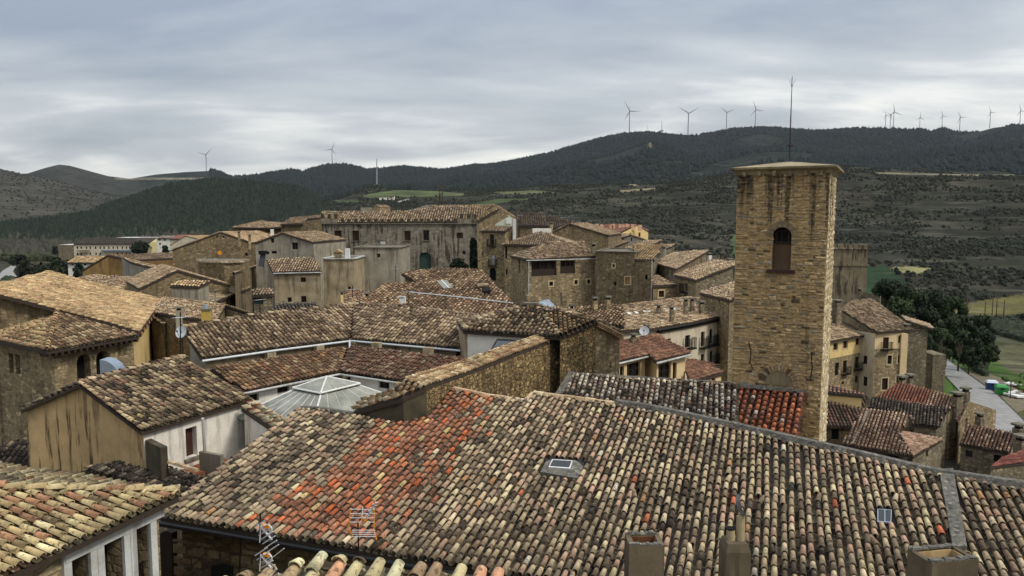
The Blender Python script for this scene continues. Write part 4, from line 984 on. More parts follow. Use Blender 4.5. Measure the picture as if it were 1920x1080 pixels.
def CT(u, z, dd): return FLt+(-edir)*u+np.array([0, 0, z-FLt[2]])+nf*dd
# belfry infill: boarded lower half, open top light, sill beam
axT = (-edir[0], -edir[1]); hw = u1-u0; cu = (u0+u1)/2
Tt.part('boarding', *boxVF(CT(cu, z0, -.38), (hw*.98, .06, (z1-z0)*.62), axT), mat=m_plaster('weathered_boards', (104, 84, 64), (84, 66, 50), .5))
Tt.part('opening', *boxVF(CT(cu, z0+(z1-z0)*.63, -.36), (hw*.6, .08, (z1-z0)*.24), axT), mat=M['dark'])
fm_ = MB(); fm_.box(CT(cu, z0+(z1-z0)*.62, -.3), (hw*.9, .1, .08), axT).box(CT(cu-hw*.33, z0+(z1-z0)*.64, -.3), (.07, .09, (z1-z0)*.26), axT).box(CT(cu+hw*.33, z0+(z1-z0)*.64, -.3), (.07, .09, (z1-z0)*.26), axT).box(CT(cu, z0+(z1-z0)*.9, -.3), (hw*.7, .09, .07), axT)
fm_.box(CT(cu-.04, z0+(z1-z0)*.64, -.28), (.04, .05, (z1-z0)*.24), axT); Tt.part('frame', fm_.V, fm_.F, M['wood'])
Tt.part('sill_beam', *boxVF(CT(cu, z0-.13, .02), (hw+.42, .3, .14), axT), mat=M['redwood'])
P_TOW = pal(((178, 148, 102), 6), ((160, 132, 92), 5), ((150, 130, 98), 3.4), ((136, 124, 102), 2.4), ((196, 168, 122), 2), ((96, 80, 60), 1.6), ((82, 68, 50), .5), ((164, 128, 80), 1), ((158, 150, 128), .6))
m_, nt_, p_ = newmat('tower_stone'); b_ = NB(nt_); at = b_.n('ShaderNodeAttribute', attribute_name='tcol'); na = b_.noise(b_.pos(), 7, 5, .65); nb_ = b_.noise(b_.pos(), 30, 3)
c_ = b_.mix(1, at.outputs['Color'], b_.ramp(na, [(.3, .62), (.7, 1.3)]), 'MULTIPLY')
c_ = tstreak(b_, c_)
b_.l(c_, p_.inputs['Base Color']); b_.bump(na, p_, .8, .05); M['tstone'] = m_
masonry(Tt, FLt, -edir, nf, 0, TW, -13, ztop-.05, .16, .12, .44, P_TOW, 300, avoid=[(u0-.02, u1+.02, z0, z1), (cu-hw*.85, cu+hw*.85, z1-.5, z1+.32)], quoin=.5, mat=M['tstone'])
ps = panel(Tt, [FRt, BRt], -15, M['tow']); panel(Tt, [FLt, BLt], -15, M['tow']); panel(Tt, [BLt, BRt], -15, M['tow'])
nside = np.array([gdir[1], -gdir[0], 0])
masonry(Tt, FRt, gdir, nside, 0, 5.0, -13, ztop-.05, .22, .25, .55, pal(((206, 190, 152), 3), ((186, 168, 130), 2), ((164, 148, 118), 1)), 60, quoin=.5, mat=M['tstone'])  # paler palette: the sunlit side's extra brightness is put into the stone colour
# blind arch and cracks low on the front
ca = onf(1460, 722); ra = abs(np.dot(onf(1486, 722)-onf(1434, 722), -edir))/2; n = 12
ha = onf(1460, 696)[2]-ca[2]
V = [ca+(-edir)*ra*math.cos(t)+np.array([0, 0, ha*math.sin(t)])+nf*.06 for t in np.linspace(0, math.pi, n)]; V += [v-nf*.1 for v in V]
Tt.part('blind_arch', V, [tuple(range(n))]+[(i, i+1, n+i+1, n+i) for i in range(n-1)], m_plaster('arch_plaster', (136, 122, 94), (120, 106, 80), .2))
for i in range(17):
    t = math.pi*(i+.5)/17; V = []
    for rr in (1.03, 1.5):
        for t2 in (t-.075, t+.075):
            for dq in (-.02, .075): V.append(ca+(-edir)*ra*rr*math.cos(t2)+np.array([0, 0, (ha+(rr-1)*ra)*math.sin(t2)])+nf*dq)
    cc = P_TOW[0][RNG.choice(len(P_TOW[1]), p=P_TOW[1])]*.95
    Tt.part('voussoir', V, [(0, 2, 6, 4), (1, 3, 7, 5), (0, 1, 3, 2), (4, 5, 7, 6), (0, 1, 5, 4), (2, 3, 7, 6)], M['stone'], col=np.append(cc, 1.))
for k, pts in enumerate([[(1404, 640), (1408, 660), (1406, 680), (1413, 694)], [(1521, 660), (1523, 690), (1519, 712)]]):
    mb = MB(); mb.pipe([onf(x, y, .045) for x, y in pts], .022, 4); mb.part(Tt, 'crack', M['dark'])
# cap: corbels, cornice and low pyramid slab
ctr = (FRt+BLt)/2; ctr[2] = ztop
def ring(o, z): 
    return [FLt+(edir-gdir)*o*[1, 1, 0]+[0, 0, z], FRt+(-edir-gdir)*o*[1, 1, 0]+[0, 0, z], BRt+(-edir+gdir)*o*[1, 1, 0]+[0, 0, z], BLt+(edir+gdir)*o*[1, 1, 0]+[0, 0, z]]
V = ring(.02, -.26)+ring(.1, -.1)+ring(.33, -.0)+ring(.35, .09)+[ctr+[0, 0, .5]]
F = [(3, 2, 1, 0)]+[(4*k+i, 4*k+(i+1) % 4, 4*k+4+(i+1) % 4, 4*k+4+i) for k in range(3) for i in range(4)]+[(12+i, 12+(i+1) % 4, 16) for i in range(4)]
Tt.part('roof_slab', V, F, m_plaster('cap_concrete', (164, 150, 118), (128, 114, 86), .5))
for i in range(6):
    u = TW*(i+.5)/6; Tt.part('corbel', *boxVF(CT(u, ztop-.34, .08), (.16, .22, .26), axT), mat=M['rub_tan'])
# lightning rod
Tr = Thing('lightning_rod', 'tall thin dark lightning rod on top of the bell tower cap', 'lightning rod', ctr+[0, 0, .5])
apx = ctr+np.array([0, 0, .45]); rtop = Yp(1482, 143, apx[1]); rtop[0] = apx[0]
MB().tube(apx, apx+(rtop-apx)*.55, .035, .028).tube(apx+(rtop-apx)*.55, rtop, .025, .012).part(Tr, 'pole', M['rod'])
mb = MB(); 
for a in (0, 2.1, 4.2): mb.tube(rtop-[0, 0, .55], rtop+[.16*math.cos(a), .16*math.sin(a), -.15], .012, .005, 4)
mb.box(apx+[0, 0, .8], (.28, .28, .06)); mb.part(Tr, 'tip_prongs', M['rod'])
MB().tube(apx+[0, 0, 1.45], FLt+[.1, .1, .22], .012, n=4).part(Tr, 'guy_wire', M['rod'])
# red lean-to
tl = onf(1386, 724); tr_ = onf(1506, 724); tr_[2] = tl[2]; dwn = nf*3.4+np.array([0, 0, -3.4*math.tan(R(24))])
Tl = Thing('lean_to', 'small lean-to of bright red tiles against the foot of the bell tower', 'outbuilding', tl*[1, 1, 0]+[0, 0, -15])
tl2, tr2 = tl+edir*0+dwn, tr_+dwn
fl = rface(Tl, [tl2, tr2, tr_, tl], pal(((184, 100, 66), 4), ((200, 108, 64), 4), ((156, 86, 62), 3), ((208, 122, 74), 1.6), ((164, 110, 88), 1.5), ((196, 180, 158), .5), ((98, 54, 44), 1.5)), lod='near', sp=.31, ex=.40, single=110, pans=True, base=-15, wall='pl_beige', inset=.1)
band(Tl, 'mortar_ridge', [tl+[0, -.08, .0], tr_+[0, -.08, .0]], .3, .16, M['mortar'])
# ---------------------------------------------------------------- N: roof of dark and pale tiles left of the tower
A = Zp(1075, 701, -8.3); B = Zp(1376, 719, -8.3)
Tn = Thing('nave_annex', 'low building under dark and pale speckled tiles, between the rubble wall and the bell tower', 'outbuilding', A*[1, 1, 0]+[0, 0, -15])
fn = roof(Tn, A, B, 20, [(1376, 719), (1075, 701), (1046, 742), (1050, 765), (1200, 790), (1378, 832)], P_PALE, lod='near', sp=.262, ex=.34, single=300, pans=True, base=-15, wall='rub_brown', inset=.1, jit=2)
band(Tn, 'mortar_ridge', [onp(fn, (1073, 701)), onp(fn, (1200, 708.5)), onp(fn, (1377, 719))], .22, .07, M['mortar'])
band(Tn, 'mortar_verge', [onp(fn, (1072, 701)), onp(fn, (1044, 746))], .4, .16, M['mortar'])
# ---------------------------------------------------------------- P: long rubble wall with tiled coping
near = [(656, 772), (709, 757), (753, 745), (797, 726), (898, 691), (960, 666), (1048, 634)]
zc = -6.95; YB = [onp(fm, q)[1]+.15 for q in ((656, 780), (709, 788), (753, 793), (797, 780))]
N3 = [Yp(x, y, YB[i]) if i < 4 else Yp(x, y, YB[3]+(42.0-YB[3])*(x-797)/251) for i, (x, y) in enumerate(near)]
Tp = Thing('coped_wall', 'long ochre rubble wall with a tile coping, rising from the church roof to the pavilion', 'wall', N3[3]*[1, 1, 0]+[0, 0, -15])
P_COPT = pal(((206, 176, 128), 4), ((188, 152, 108), 3), ((168, 138, 100), 3), ((214, 196, 156), 1.6), ((150, 110, 84), 1))
far_ = [(634, 760), (692, 739), (745, 722), (800, 701), (893, 666), (955, 655), (1042, 628)]
for i in range(6):
    a_, b_ = N3[i], N3[i+1]; hh = np.array([-(b_-a_)[1], (b_-a_)[0], 0]); hh /= np.linalg.norm(hh); w0, w1 = 1.05-.05*i, 1.0-.05*i
    rface(Tp, [a_, b_, b_+hh*w1+[0, 0, .3], a_+hh*w0+[0, 0, .3]], P_COPT, lod='near', sp=.26, ex=.36, single=60, sag=.0, jit=1)
for i, (a, b) in enumerate(zip(N3[:-1], N3[1:])):
    mt = M['concdk'] if i < 3 else M['rub_ochre']
    panel(Tp, [a+[.05, .1, -.14], b+[.05, .1, -.14]], -15, mt, holes=[(1049, 701, 8, 36, 'open', dict(frame=False, depth=.4))] if i == len(N3)-2 else ())
    bk = np.array([-.75, .3, .1]); i > 2 and panel(Tp, [a+bk+[0, 0, -.05], b+bk+[0, 0, -.05]], -15, M['rub_ochre'])
b0 = N3[1]+[.0, .02, -.16]; 
d_ = (N3[3]-N3[2]); d_ /= np.linalg.norm(d_)
pn = np.array([d_[1], -d_[0], 0]); pn = pn if np.dot(pn, N3[2]) < 0 else -pn
for (px, py, s_) in ((1048, 681, .5),):
    dd_ = (N3[-1]-N3[-2]); dd_ /= np.linalg.norm(dd_); nn_ = np.array([dd_[1], -dd_[0], 0]); nn_ = nn_ if np.dot(nn_, N3[-1]) < 0 else -nn_
    d = ray(px, py); q = d*(np.dot(N3[-1]+[.05, .1, 0]+nn_*.03, nn_)/np.dot(d, nn_)); Tp.part('lintel', *boxVF(q, (.62, .1, .14), (dd_[0], dd_[1])), mat=M['surround'])
    q1 = ray(974, 737); 
# ---------------------------------------------------------------- H: hip roofed pavilion
A = Zp(868, 619, -6.6); B = Zp(1050, 631, -6.6)
Th = Thing('roof_pavilion', 'white walled rooftop pavilion with hipped tile roof and curved hip lines, right of the cloister', 'house', (A+B)/2*[1, 1, 0]+[0, 0, -15])
fh = roof(Th, A, B, 22, [(868, 619), (1050, 631), (1004, 574), (986, 574), (905, 597)], P_CLOI, lod='near', sp=.26, ex=.38, single=240, pans=True, base=None)
panel(Th, [A+[.25, .2, -.2], A+(B-A)*.9+[0, .2, -.2]], -15, M['pl_white']); panel(Th, [A+[.25, .2, -.2], A+[-.6, 4, -.2]], -15, M['pl_white'])
ap = onp(fh, (1004, 574)); apl = onp(fh, (986, 574)); Vv = Yp(1121, 600, 42.6); Vc = Yp(1166, 624, 44.2); Lh = onp(fh, (868, 619))
bck = np.array([3.0, 4.5, 0]); 
panel(Th, [N3[-1]+[.05, .1, -.14], B+[.02, .14, -.3]], -15, M['rub_ochre'])
rface(Th, [B, Vv, ap], wide=1.3, P=pal(((176, 144, 100), 4), ((150, 122, 88), 3), ((120, 98, 74), 3), ((198, 170, 122), 2), ((84, 70, 56), 1)), lod='near', sp=.26, ex=.38, single=120, pans=True, base=-15, wall='rub_ochre', inset=.12, skip=(0, 1, 2))
rface(Th, [Vv, Vc, Vc+[-2.2, 3.2, .3], Vv+[-2.2, 3.2, .3]], P_CLOI, lod='mid', sp=.26, ex=.38)
vd = np.array([-.1, .15, -.35])
panel(Th, [B+[.02, .12, -.2], Vv+vd+[0, 0, .1]], -15, M['rub_ochre'])
panel(Th, [Vv+vd, Vc+vd], -15, M['rub_tan'], [(1145, 685, 4, 11, 'open', dict(frame=False))]); panel(Th, [Vc+vd, Vc+vd+[-2, 4, 0]], -15, M['rub_tan'])
rface(Th, [Lh, apl, Lh+np.array([-.6, 3.2, .1])], P_CLOI, lod='mid', sp=.26, ex=.38, base=-15, wall='pl_beige', inset=.1)
ridge(Th, [Lh, onp(fh, (905, 597)), apl, ap], P_CLOI, r=.15, ln=.36); ridge(Th, [B+[0, 0, .03], ap], P_CLOI, r=.15, ln=.36); ridge(Th, [Vv, ap], P_CLOI, r=.12, ln=.4)
Th.part('finial_slab', *boxVF(ap+[-.3, .1, .1], (.9, .5, .1)), mat=M['conc'])
cb = [Vv+[0, 0, -.15], Vc+[0, 0, -.15]]; 
for k in range(3):
    band(Th, 'brick_corbel', [Vv+[0, -.06*k*.0-.1+.04*k, -.16-.12*k], Vc+[0, -.1+.04*k, -.16-.12*k]], .2, .1, M['stone'], cols=pal(((180, 146, 106), 1), ((160, 128, 94), 1)), split=.5)
# roof light below the pavilion
sk = [Yp(917, 664, 38.5), Yp(932, 637, 40.5), Yp(980, 639, 40.2), Yp(966, 662, 38.3)]
Ts = Thing('roof_light', 'dark glazed sloping roof light beneath the white pavilion wall', 'skylight', sk[0]*[1, 1, 1]+[0, 0, -.4])
V = [np.array(p) for p in sk]+[np.array(p)+[0, .3, -.35] for p in sk]
Ts.part('pane', V, [(0, 1, 2, 3), (7, 6, 5, 4)]+[(i, (i+1) % 4, 4+(i+1) % 4, 4+i) for i in range(4)], M['glass'])
mb = MB(); 
for i in range(4): mb.tube(V[i], V[(i+1) % 4], .05, n=4)
mb.part(Ts, 'frame', M['iron'])
# ---------------------------------------------------------------- G: cloister
A = Zp(379, 672, -8.0); B = Zp(657, 634, -8.0)
Tg = Thing('cloister_building', 'cloister in the middle with two tiers of brown tiled roofs round a glazed court', 'cloister', (A+B)/2*[1, 1, 0]+[0, 0, -15])
g1 = roof(Tg, A, B, 24, [(379, 672), (520, 652), (657, 635), (662, 571), (476, 591), (341, 614)], P_CLOI, lod='mid', sp=.27, ex=.42, single=300, pans=True, base=-12.5, wall='pl_beige', inset=.3, skip=(2,), walls={5: ('pl_grey', ())})
A2 = Zp(659, 635, -8.0); B2 = Zp(863, 653, -8.0)
g2 = roof(Tg, A2, B2, 24, [(659, 635), (863, 653), (868, 620), (905, 594), (780, 578), (664, 571)], P_CLOI, lod='mid', sp=.27, ex=.42, single=0, pans=True, base=-12.5, wall='pl_beige', inset=.3, skip=(5,))
ridge(Tg, [onp(g1, (341, 614)), onp(g1, (476, 591)), onp(g1, (662, 571))], P_CLOI, r=.12, ln=.45); ridge(Tg, [onp(g2, (664, 571)), onp(g2, (780, 578)), onp(g2, (905, 594))], P_CLOI, r=.12, ln=.45)
A3 = Zp(457, 733, -9.2); B3 = Zp(637, 697, -9.2)
g3 = roof(Tg, A3, B3, 17, [(457, 733), (637, 697), (652, 650), (394, 689)], P_CLO2, lod='mid', sp=.27, ex=.42, single=0, pans=True, base=-13.5, wall='pl_white', inset=.3, skip=(1,), walls={0: ('pl_white', [(476, 746, 20, 14, 'open', dict(frame=False)), (531, 730, 22, 12, 'win', dict(bars=3)), (590, 716, 20, 10, 'win', dict(bars=3))])})
B4 = Zp(766, 716, -9.2)
g4 = roof(Tg, B3, B4, 17, [(637, 697), (766, 716), (880, 735), (905, 680), (866, 670), (654, 649)], pal(((112, 84, 66), 4), ((92, 64, 52), 4), ((138, 104, 82), 3), ((106, 60, 48), 2), ((150, 132, 104), 1.5), ((70, 54, 44), 2)), lod='mid', sp=.27, ex=.42, pans=True, base=-13.5, wall='pl_white', inset=.3, skip=(5,), walls={0: ('pl_white', [(646, 707, 22, 9, 'open', dict(frame=False)), (720, 722, 20, 13, 'win', dict(bars=2))])})
for f_, ps_ in ((g1, ((379, 673), (520, 653), (657, 636))), (g2, ((659, 636), (760, 645), (862, 654)))):
    mb = MB(); mb.pipe([onp(f_, q)+np.array([.05, -.12, -.1]) for q in ps_], .065, 8); mb.part(Tg, 'gutter', M['alu'])
for f_, ps_ in ((g3, ((457, 734), (637, 698))), (g4, ((637, 698), (766, 717), (820, 725)))):
    mb = MB(); mb.pipe([onp(f_, q)+np.array([0, -.1, -.1]) for q in ps_], .06, 8); mb.part(Tg, 'gutter', M['cap'])
for i, (x, y) in enumerate(((507, 666), (598, 652.5), (706, 647), (803, 656.5))):   # wall piers between the two roofs
    p = Yp(x, y, (44.5, 46.8, 46.4, 44.7)[i]); Tg.part('pier', *boxVF(p-[0, 0, .25], (.55, .4, .42), (.7, .7) if i < 2 else (1, -.3)), mat=M['pl_beige'])
MB().pipe([Yp(655.5, 638, 47.4), Yp(655, 664, 46.6)], .06).part(Tg, 'downpipe', M['alu'])
# glass pyramid
lf, fr_, rt = Zp(549, 727, -9.0), Zp(601, 737, -9.0), Zp(675, 719, -9.0); bk_ = lf+rt-fr_; cc_ = (lf+rt)/2; zap = Zp(611, 705, -8.3); 
Ty = Thing('glazed_pyramid', 'low translucent glazed pyramid roof covering the cloister court', 'skylight', cc_*[1, 1, 0]+[0, 0, -10.9])
base4 = [lf, fr_, rt, bk_]; apx_ = cc_+[0, 0, .5]
def pyr(lo, hi, name, npan, T):
    for i in range(4):
        a, b = lo[i], lo[(i+1) % 4]; c, d = (hi[(i+1) % 4], hi[i]) if isinstance(hi, list) else (hi, hi)
        for k in range(npan):
            t0, t1 = k/npan+.006, (k+1)/npan-.006
            V = [a+(b-a)*t0, a+(b-a)*t1, d+(c-d)*t1, d+(c-d)*t0]
            if isinstance(hi, list): T.part(name, V+[v-[0, 0, .04] for v in V], [(0, 1, 2, 3), (7, 6, 5, 4), (0, 1, 5, 4), (1, 2, 6, 5), (2, 3, 7, 6), (3, 0, 4, 7)], M['zinc'])
            else: T.part(name, V[:2]+[hi]+[v-np.array([0, 0, .04]) for v in V[:2]+[hi]], [(0, 1, 2), (5, 4, 3), (0, 1, 4, 3), (1, 2, 5, 4), (2, 0, 3, 5)], M['zinc'])
big = [cc_+(p-cc_)*2.7+[0, 0, -1.35] for p in base4]; up4 = [cc_+(p-cc_)*1.0+[0, 0, -.12] for p in base4]
pyr(base4, apx_, 'glazing_panel', 3, Ty); pyr(big, up4, 'glazing_panel', 6, Ty)
mb = MB(); 
for i in range(4):
    mb.tube(base4[i], apx_, .045, n=5).tube(big[i], up4[i], .05, n=5).tube(base4[i], base4[(i+1) % 4], .06, n=5)
    for k in range(1, 6): mb.tube(big[i]+(big[(i+1) % 4]-big[i])*k/6, up4[i]+(up4[(i+1) % 4]-up4[i])*k/6, .014, n=4)
mb.part(Ty, 'rib', M['white'])
# ---------------------------------------------------------------- F: ochre gabled house with white terrace wall
A = Zp(266, 808, -9.5); B = Zp(471, 748, -9.5)
Tf = Thing('gabled_house', 'ochre plastered gable house with black rain streaks and a dark tiled roof, left of centre', 'house', A*[1, 1, 0]+[0, 0, -15])
P_FR = pal(((160, 138, 106), 4), ((126, 108, 84), 4), ((188, 166, 128), 2.4), ((96, 80, 64), 3.4), ((72, 60, 50), 2.4), ((150, 114, 90), 1.4), ((200, 176, 120), .8))
f1 = roof(Tf, A, B, 20, [(266, 808), (471, 748), (345, 668), (147, 718)], P_FR, lod='near', sp=.27, ex=.42, single=300, pans=True, base=-15, wall='pl_white', inset=.25, jit=1.5, skip=(2, 3), walls={0: ('pl_white', [(359, 829, 21, 56, 'door', dict(depth=.3, sill='conc'))])})
R1 = onp(f1, (147, 718)); R2 = onp(f1, (345, 668)); Lq = Zp(38, 766, -9.3); vq = Lq-R1
rface(Tf, [Lq, R1, R2, R2+vq], P_CLOI, lod='near', sp=.27, ex=.42, single=40)
gd = (R2-R1)/np.linalg.norm(R2-R1)*.25
for a_, b_ in ((Lq+(R1-Lq)*.03, R1), (R1, A+(B-A)*.0+(R1-A)*.05)): panel(Tf, [a_+gd-[0, 0, .2], b_+gd-[0, 0, .2]], -15, M['pl_ochre'])
panel(Tf, [Lq+(R1-Lq)*.03+gd-[0, 0, .2], Lq+(R1-Lq)*.03+vq*0+(R2-R1)-[0, 0, .2]], -15, M['pl_ochre'])
ridge(Tf, [R1, R2], P_CLOI, r=.12, ln=.45); 
ridge(Tf, [A+[.05, 0, .02], R1+[.05, 0, .02]], P_TANF, r=.1, ln=.36)
def quadbox(T, name, pts, h0, h1, mat):
    P = [np.array(p, float) for p in pts]; n = len(P); V = [p+[0, 0, h1] for p in P]+[p+[0, 0, h0] for p in P]
    return T.part(name, V, [tuple(range(n)), tuple(range(n, 2*n))[::-1]]+[(i, (i+1) % n, n+(i+1) % n, n+i) for i in range(n)], mat)
Tq = Thing('terrace', 'small terrace floor of red tiles at the foot of the white wall', 'terrace', Zp(350, 880, -12.6)); quadbox(Tq, 'floor', [Zp(262, 885, -12.0), Zp(300, 905, -12.0), Zp(440, 870, -12.0), Zp(395, 845, -12.0)], -.5, 0, M['terra'])
q = Zp(266, 812, -9.9); q2 = Zp(307, 832, -9.9); Tw = Thing('parapet_wall', 'short dark stained parapet stub at the corner of the ochre gable house', 'wall', q*[1, 1, 0]+[0, 0, -14]); 
dq_ = (q2-q)/np.linalg.norm(q2-q); Tw.part('wall', *boxVF((q+q2)/2*[1, 1, 0]+[0, 0, -14], (np.linalg.norm(q2-q), .3, 14+q[2]-.15), (dq_[0], dq_[1])), mat=M['concdk'])
Tw = Thing('parapet_wall', 'low grey parapet at the right end of the red tiled terrace', 'wall', Zp(395, 860, -11.4)); 
a_, b_2 = Zp(376, 846, -11.1), Zp(416, 853, -11.1); dq_ = b_2-a_; Tw.part('wall', *boxVF((a_+b_2)/2*[1, 1, 0]+[0, 0, -13], (np.linalg.norm(dq_), .2, 1.9), (dq_[0], dq_[1])), mat=M['conc'])
wa, wb_ = Zp(383, 784, -9.95), None; MB().pipe([Yp(380, 784, 34.3), Yp(384, 846, 34.6)], .07).part(Tf, 'downpipe', M['cap'])
Te = Thing('white_annex', 'short white wall with a narrow band of cream and red tiles beside the terrace', 'outbuilding', Zp(480, 775, -9.6)*[1, 1, 0]+[0, 0, -14])
a_, b_2 = Zp(452, 764, -9.75), Zp(530, 815, -9.75)
roof(Te, a_, b_2, 14, [(452, 764), (530, 816), (560, 802), (475, 752)], pal(((206, 190, 150), 3), ((190, 160, 120), 1), ((150, 84, 66), 1)), lod='near', sp=.27, ex=.4, single=40, base=-14, wall='pl_white', inset=.12)
Td = Thing('low_shed', 'low shed with dark mossy tiles tucked below the ochre gable wall', 'outbuilding', Zp(280, 885, -11.6)*[1, 1, 0]+[0, 0, -15])
roof(Td, Zp(185, 889, -11.6), Zp(335, 915, -11.6), 14, [(150, 880), (335, 925), (385, 897), (262, 858)], P_DARK, lod='near', sp=.27, ex=.42, single=140, base=-15, wall='rub_brown', pans=True)
band(Td, 'coping_brick', [Zp(305, 864, -10.8), Zp(371, 884, -10.8)], .2, .1, M['stone'], split=.5, cols=P_COP)
Td = Thing('low_shed', 'dark tiled shed roof at the far left edge beneath the palace wall', 'outbuilding', Zp(20, 850, -12.5)*[1, 1, 0]+[0, 0, -16])
roof(Td, Zp(-40, 872, -12.5), Zp(52, 868, -12.5), 20, [(-40, 872), (54, 868), (50, 822), (0, 835), (-40, 838)], P_DARK, lod='near', sp=.27, ex=.42, single=60, base=-16, wall='rub_brown')
# ---------------------------------------------------------------- V: big palace at left with wide pale roof
A = Zp(262, 622, -8.0); B = Zp(304, 562, -8.0)
Tv = Thing('corner_palace', 'large stone palace at left under a broad pale ochre roof with carved eaves', 'palace', Zp(150, 600, -8)*[1, 1, 0]+[0, 0, -19])
v1 = roof(Tv, A, B, 20, [(262, 622), (304, 562), (88, 509.5), (-40, 541)], P_OCHR, up=-1, lod='mid', sp=.27, ex=.48, single=200, base=-19, wall='rub_brown', inset=.55, sag=.08, walls={0: ('pl_yel', ())})
K = Zp(87, 658, -7.9); Rr_ = Zp(262, 629, -7.9); Lf = Zp(0, 640, -7.9)
v2 = roof(Tv, K, Rr_, 19, [(87, 658), (262, 629), (107, 584)], P_TANF, lod='mid', sp=.27, ex=.42, single=200, pans=True)
ov_ = .8; eR = (Rr_-K)/np.linalg.norm(Rr_-K); eL = (Lf-K)/np.linalg.norm(Lf-K); Kc = K+(eR+eL)*ov_+[0, 0, -.2]
panel(Tv, [Kc, Rr_+eL*ov_-[0, 0, .2]], -19, M['rub_tan'], [(157, 690, 26, 52, 'open', dict(arch=1, vous=9, frame=False, depth=.6)), (193, 684, 25, 52, 'open', dict(arch=1, vous=9, frame=False, depth=.6))])
panel(Tv, [Kc, Kc+eL*14], -19, M['rub_tan'], [(21, 681, 8, 37, 'open', dict(frame=False)), (33.5, 683, 8, 37, 'open', dict(frame=False))])
v3 = roof(Tv, K, Lf, 19, [(87, 658), (107, 584), (0, 600), (-80, 611), (-80, 628), (0, 640)], P_OCHR, lod='mid', sp=.27, ex=.42, single=100)
ridge(Tv, [K+[0, 0, .03], onp(v2, (107, 584))], P_OCHR, r=.17, ln=.42)
for k in range(22):   # carved rafter ends
    t = (k+.5)/22; p = A+(B-A)*t; inw = np.array([-.93, -.36, 0]); Tv.part('rafter', *boxVF(p+inw*.4-[0, 0, .42], (.16, .9, .22), (-(-.36), -.93)), mat=M['tan'] if k % 2 else M['wood'])
for k in range(16):
    t = (k+.5)/16; p = K+(Rr_-K)*t; dv = (Rr_-K)/np.linalg.norm(Rr_-K); inw = np.array([-dv[1], dv[0], 0]); Tv.part('rafter', *boxVF(p+inw*.42-[0, 0, .40], (.16, .85, .2), (dv[0], dv[1])), mat=M['wood'])
Tk = Thing('vent_duct', 'curved galvanised ventilation duct sticking up behind the dark tiled roof ridge', 'duct', Yp(205, 700, 41.5))
pc = Yp(200, 706, 41.5); n = 8; V = []
for s_ in (0, 1):
    for k in range(n+1):
        a = math.pi/2*k/n; V.append(pc+np.array([.0+1.0*math.sin(a)-.35, s_*.9, .95*math.cos(a)+.0]))
    V.append(pc+np.array([-.35, s_*.9, 0]))
Tk.part('cowl', V, [tuple(range(n+2)), tuple(range(n+2, 2*n+4))[::-1]]+[(i, i+1, n+3+i, n+2+i) for i in range(n)]+[(n+1, 0, n+2, 2*n+3)], M['galv'])
Tk.part('shaft', *boxVF(pc+[.15, .45, -1.5], (1.0, .9, 1.5)), mat=M['galv'])
# ---------------------------------------------------------------- middle distance, left
Y = Yp
W1 = Thing('long_house', 'long low stone house with worn tan roof, just right of the pale palace roof', 'house', Zp(380, 600, -9)*[1, 1, 0]+[0, 0, -17])
roof(W1, Zp(307, 608, -9), Zp(471, 539, -9), 13, [(307, 608), (375, 578), (471, 539), (447, 522), (304, 563), (285, 594)], P_TANF, up=-1, sp=.3, ex=.5, base=-17, wall='rub_grey', inset=.2, sag=.1)
gable('gable_house', 'roofless looking stone gable with dark streaks behind the long low house', Y(260, 541, 76), Y(333, 506, 80), Y(432, 534, 84), (-6, 9), P_TANF, -18, 'rub_brown', side='left')
Tx = Thing('small_annex', 'small grey walled annex with pale tiles under the stone gable', 'outbuilding', Y(355, 545, 72)*[1, 1, 0]+[0, 0, -17])
roof(Tx, Y(318, 536, 73), Y(372, 538.5, 73), 20, [(318, 536), (372, 538), (395, 527), (335, 526)], P_OCHR, sp=.3, ex=.5, base=-17, wall='pl_grey', inset=.1)
Tx = Thing('low_house', 'low house with sagging brown roofs between the palace and the ochre earth wall', 'house', Y(230, 530, 90)*[1, 1, 0]+[0, 0, -20])
roof(Tx, Y(150, 540, 88), Y(300, 560, 82), 14, [(120, 532), (310, 562), (322, 540), (262, 520), (170, 515)], P_TANF, sp=.3, ex=.5, base=-20, wall='rub_brown', sag=.15)
gable('earth_house', 'house with bare ochre earth gable walls beside the white block', Y(152, 507, 122), Y(201, 478, 124), Y(246, 488, 124), (9, 10), P_TANF, -22, 'earth', hl=[(168, 517, 6, 5, 'open')])
Tx = Thing('grey_house', 'long grey rendered side wall under a tan roof edge, right of the ochre earth wall', 'house', Y(280, 505, 112)*[1, 1, 0]+[0, 0, -20])
roof(Tx, Y(244, 492, 112), Y(312, 509, 105), 16, [(244, 492), (312, 509), (300, 500), (228, 482)], P_TANF, sp=.3, ex=.5, base=-20, wall='pl_grey', inset=.1)
gable('stone_house', 'big plain stone gable house with two tiny attic holes, left of the grey gable', Y(320, 468, 118), Y(412, 434.5, 120), Y(472, 455, 121), (4, 7), pal(((206, 174, 130), 4), ((186, 152, 112), 3), ((164, 134, 100), 2)), -18, 'rub_brown', hl=[(407, 444, 3, 4, 'open'), (398, 446, 0.1, 0.1, 'open')], hr=[(419, 444, 3, 4, 'open'), (462, 477, 5, 5, 'open')])
Tx = Thing('round_cornered_house', 'low round cornered stone house in front of the big stone gable', 'house', Y(420, 510, 92)*[1, 1, 0]+[0, 0, -18])
rd = [Y(371, 489, 95), Y(374, 488, 92), Y(420, 487, 90.5), Y(458, 487, 91.5), Y(468, 488, 95), Y(466, 488, 100), Y(372, 489, 100)]
for q in rd: q[2] = rd[0][2]
box_house(Tx, rd, -18, 'rub_brown', walls={2: ('rub_brown', [(438, 512, 4, 4, 'open')])})
ridge(Tx, [q+[0, -.2, .02] for q in rd[:5]], P_OCHR, r=.16, ln=.5, lod='mid', single=False)
P_HIP = P_TANF
